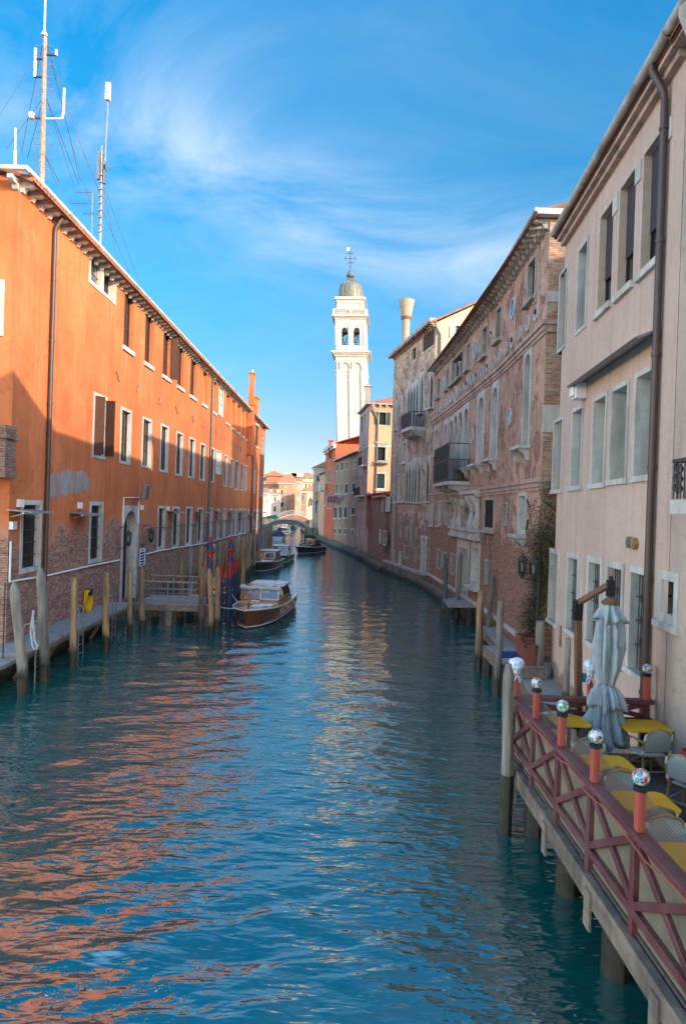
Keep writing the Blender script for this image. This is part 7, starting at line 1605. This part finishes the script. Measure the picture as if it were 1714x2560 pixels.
pole('p', 'thick pointed grey pole standing alone in front of the terrace fence', 'x', 'L', (132, 1040), 'K', (265, 908), .14, 'polegrey', True, group=gr, wet=1.0)
pole('p', 'pole with flaking teal paint at the portal landing', 'x', 'H', (470, 1230), 'H', (481, 775), .16, 'polteal', False, group=gr)
pole('p', 'tapering grey pole beside the portal of the brick palazzo', 'x', 'H', (565, 1240), 'H', (600, 725), .17, 'polegrey', True, group=gr)
for a_, b_, r, lab in ((('K', 480, 1000), ('K', 500, 597), .2, 'stout weathered stub pole beside the orange planter'), (('K', 700, 1130), ('K', 722, 722), .2, 'stout dark stub pole against the brick foot of the rose house')):
    p = atz(*a_, .62); t_ = aty(*b_, p.y); pole3(lab, Vector((p.x, p.y, .6)), t_, r, 'polegrey', False, 'stub poles on the right walkway', wet=.05)
lp = thing('landing_stage', 'dark planked landing in front of the palazzo portal', 'landing', (6.4, 33, .9))
pp = [atz('H', x, y, .95) for x, y in ((455, 1078), (662, 1076), (662, 1140), (500, 1140))]
m = MB(); m.prism([Vector((p.x + (.5 if i in (1, 2) else 0), p.y, .85)) for i, p in enumerate(pp)], (0, 0, .1)); m.build('deck', M['plank'], lp)
for p in (pp[0], pp[3], pp[2]): m = MB(); m.bx(p.x - .1, p.x + .1, p.y - .1, p.y + .1, -1, .85); m.build('post', M['wet'], lp)
def planter(c, sz, label):
    t = thing('planter', label, 'planter', c, 'terracotta planters')
    x, y, z = c; a_, b_, h = sz; m = MB(); m.hexa([(x - a_ * .9, y - b_ * .9, z), (x + a_ * .9, y - b_ * .9, z), (x + a_ * .9, y + b_ * .9, z), (x - a_ * .9, y + b_ * .9, z), (x - a_, y - b_, z + h), (x + a_, y - b_, z + h), (x + a_, y + b_, z + h), (x - a_, y + b_, z + h)]); m.build('tub', M['terracotta'], t, bev=.01)
    m = MB()
    for q_ in ((-a_, a_, -b_, -b_ + .05), (-a_, a_, b_ - .05, b_), (-a_, -a_ + .05, -b_, b_), (a_ - .05, a_, -b_, b_)): m.bx(x + q_[0] * 1.06, x + q_[1] * 1.06, y + q_[2] * 1.06, y + q_[3] * 1.06, z + h - .02, z + h + .07)
    m.build('rim', M['terracotta'], t, bev=.01)
planter((6.0, 21.0, .96), (.29, .36, .6), 'large brick-red planter holding the dry climbing plant'); planter((5.72, 19.85, .96), (.17, .2, .55), 'smaller orange planter beside the stub pole')
def plant(name, label, cx, cy, z0, z1, n, mats_, spread, seed):
    rnd = random.Random(seed); t = thing(name, label, 'plant', (cx, cy, z0))
    m = MB(); ends = []
    for i in range(9):
        x, y = cx + rnd.uniform(-.2, .2), cy + rnd.uniform(-.2, .2); pts = [Vector((x, y, z0))]; top = z0 + (z1 - z0) * rnd.uniform(.55, 1)
        for k in range(1, 8): pts.append(Vector((x + rnd.uniform(-1, 1) * spread * .5 * min(1, k / 4) + .06 * k, y + rnd.uniform(-1, 1) * spread * .35, z0 + (top - z0) * k / 7)))
        m.tube(pts, [.022, .02, .018, .016, .013, .01, .008, .005], 5); ends += pts[1:]
    m.build('stems', M['wood_stem'], t)
    for mi, (mt, share) in enumerate(mats_):
        m = MB()
        for i in range(int(n * share)):
            p = rnd.choice(ends) + Vector((rnd.gauss(0, spread * .42), rnd.gauss(0, spread * .34), rnd.gauss(0, .22))); a_ = rnd.uniform(0, 6.28); s = rnd.uniform(.025, .055)
            d = Vector((math.cos(a_), math.sin(a_), rnd.uniform(-.8, .4))).normalized(); sd = d.cross(Vector((rnd.uniform(-1, 1), rnd.uniform(-1, 1), 1))).normalized()
            m.add([p, p + d * s + sd * s * .45, p + d * s * 2, p + d * s - sd * s * .45], [(0, 1, 2, 3)])
        m.build('leaves', M[mt], t)
plant('climbing_plant', 'dry brown climbing plant growing up the brick corner behind the lanterns', 5.98, 20.95, 1.5, 6.5, 11000, [('leafdry', .65), ('leaf', .35)], .44, 4)
for (k_, x, y, Y, lab) in (('K', 365, 190, 20.6, 'hanging black lantern left of the pair at the brick corner'), ('K', 446, 205, 20.2, 'hanging black lantern right of the pair before the climbing plant')):
    P = aty(k_, x, y, Y); w_ = Vector((6.5, P.y + .9, P.z + .95))
    lantern(P, lab, [[P + Vector((0, 0, .38)), P + Vector((0, 0, .6)), P + Vector((.2, .3, .7)), w_], [P + Vector((0, 0, .6)), P + Vector((-.25, -.05, .72)), P + Vector((-.3, -.02, .6))], [P + Vector((0, 0, -.38)), P + Vector((.45, .6, -.5))]], .85, 'hanging lanterns at the brick corner')
lpst = thing('lantern_post', 'thin green iron post standing in the climbing plant', 'post', (6.1, 20.7, 1.0)); m = MB(); m.tube([(6.15, 20.65, 1.0), (6.2, 20.65, 4.2)], .045, 7); m.build('shaft', surf('green_iron', (.02, .06, .06), None, 5, .5), lpst)
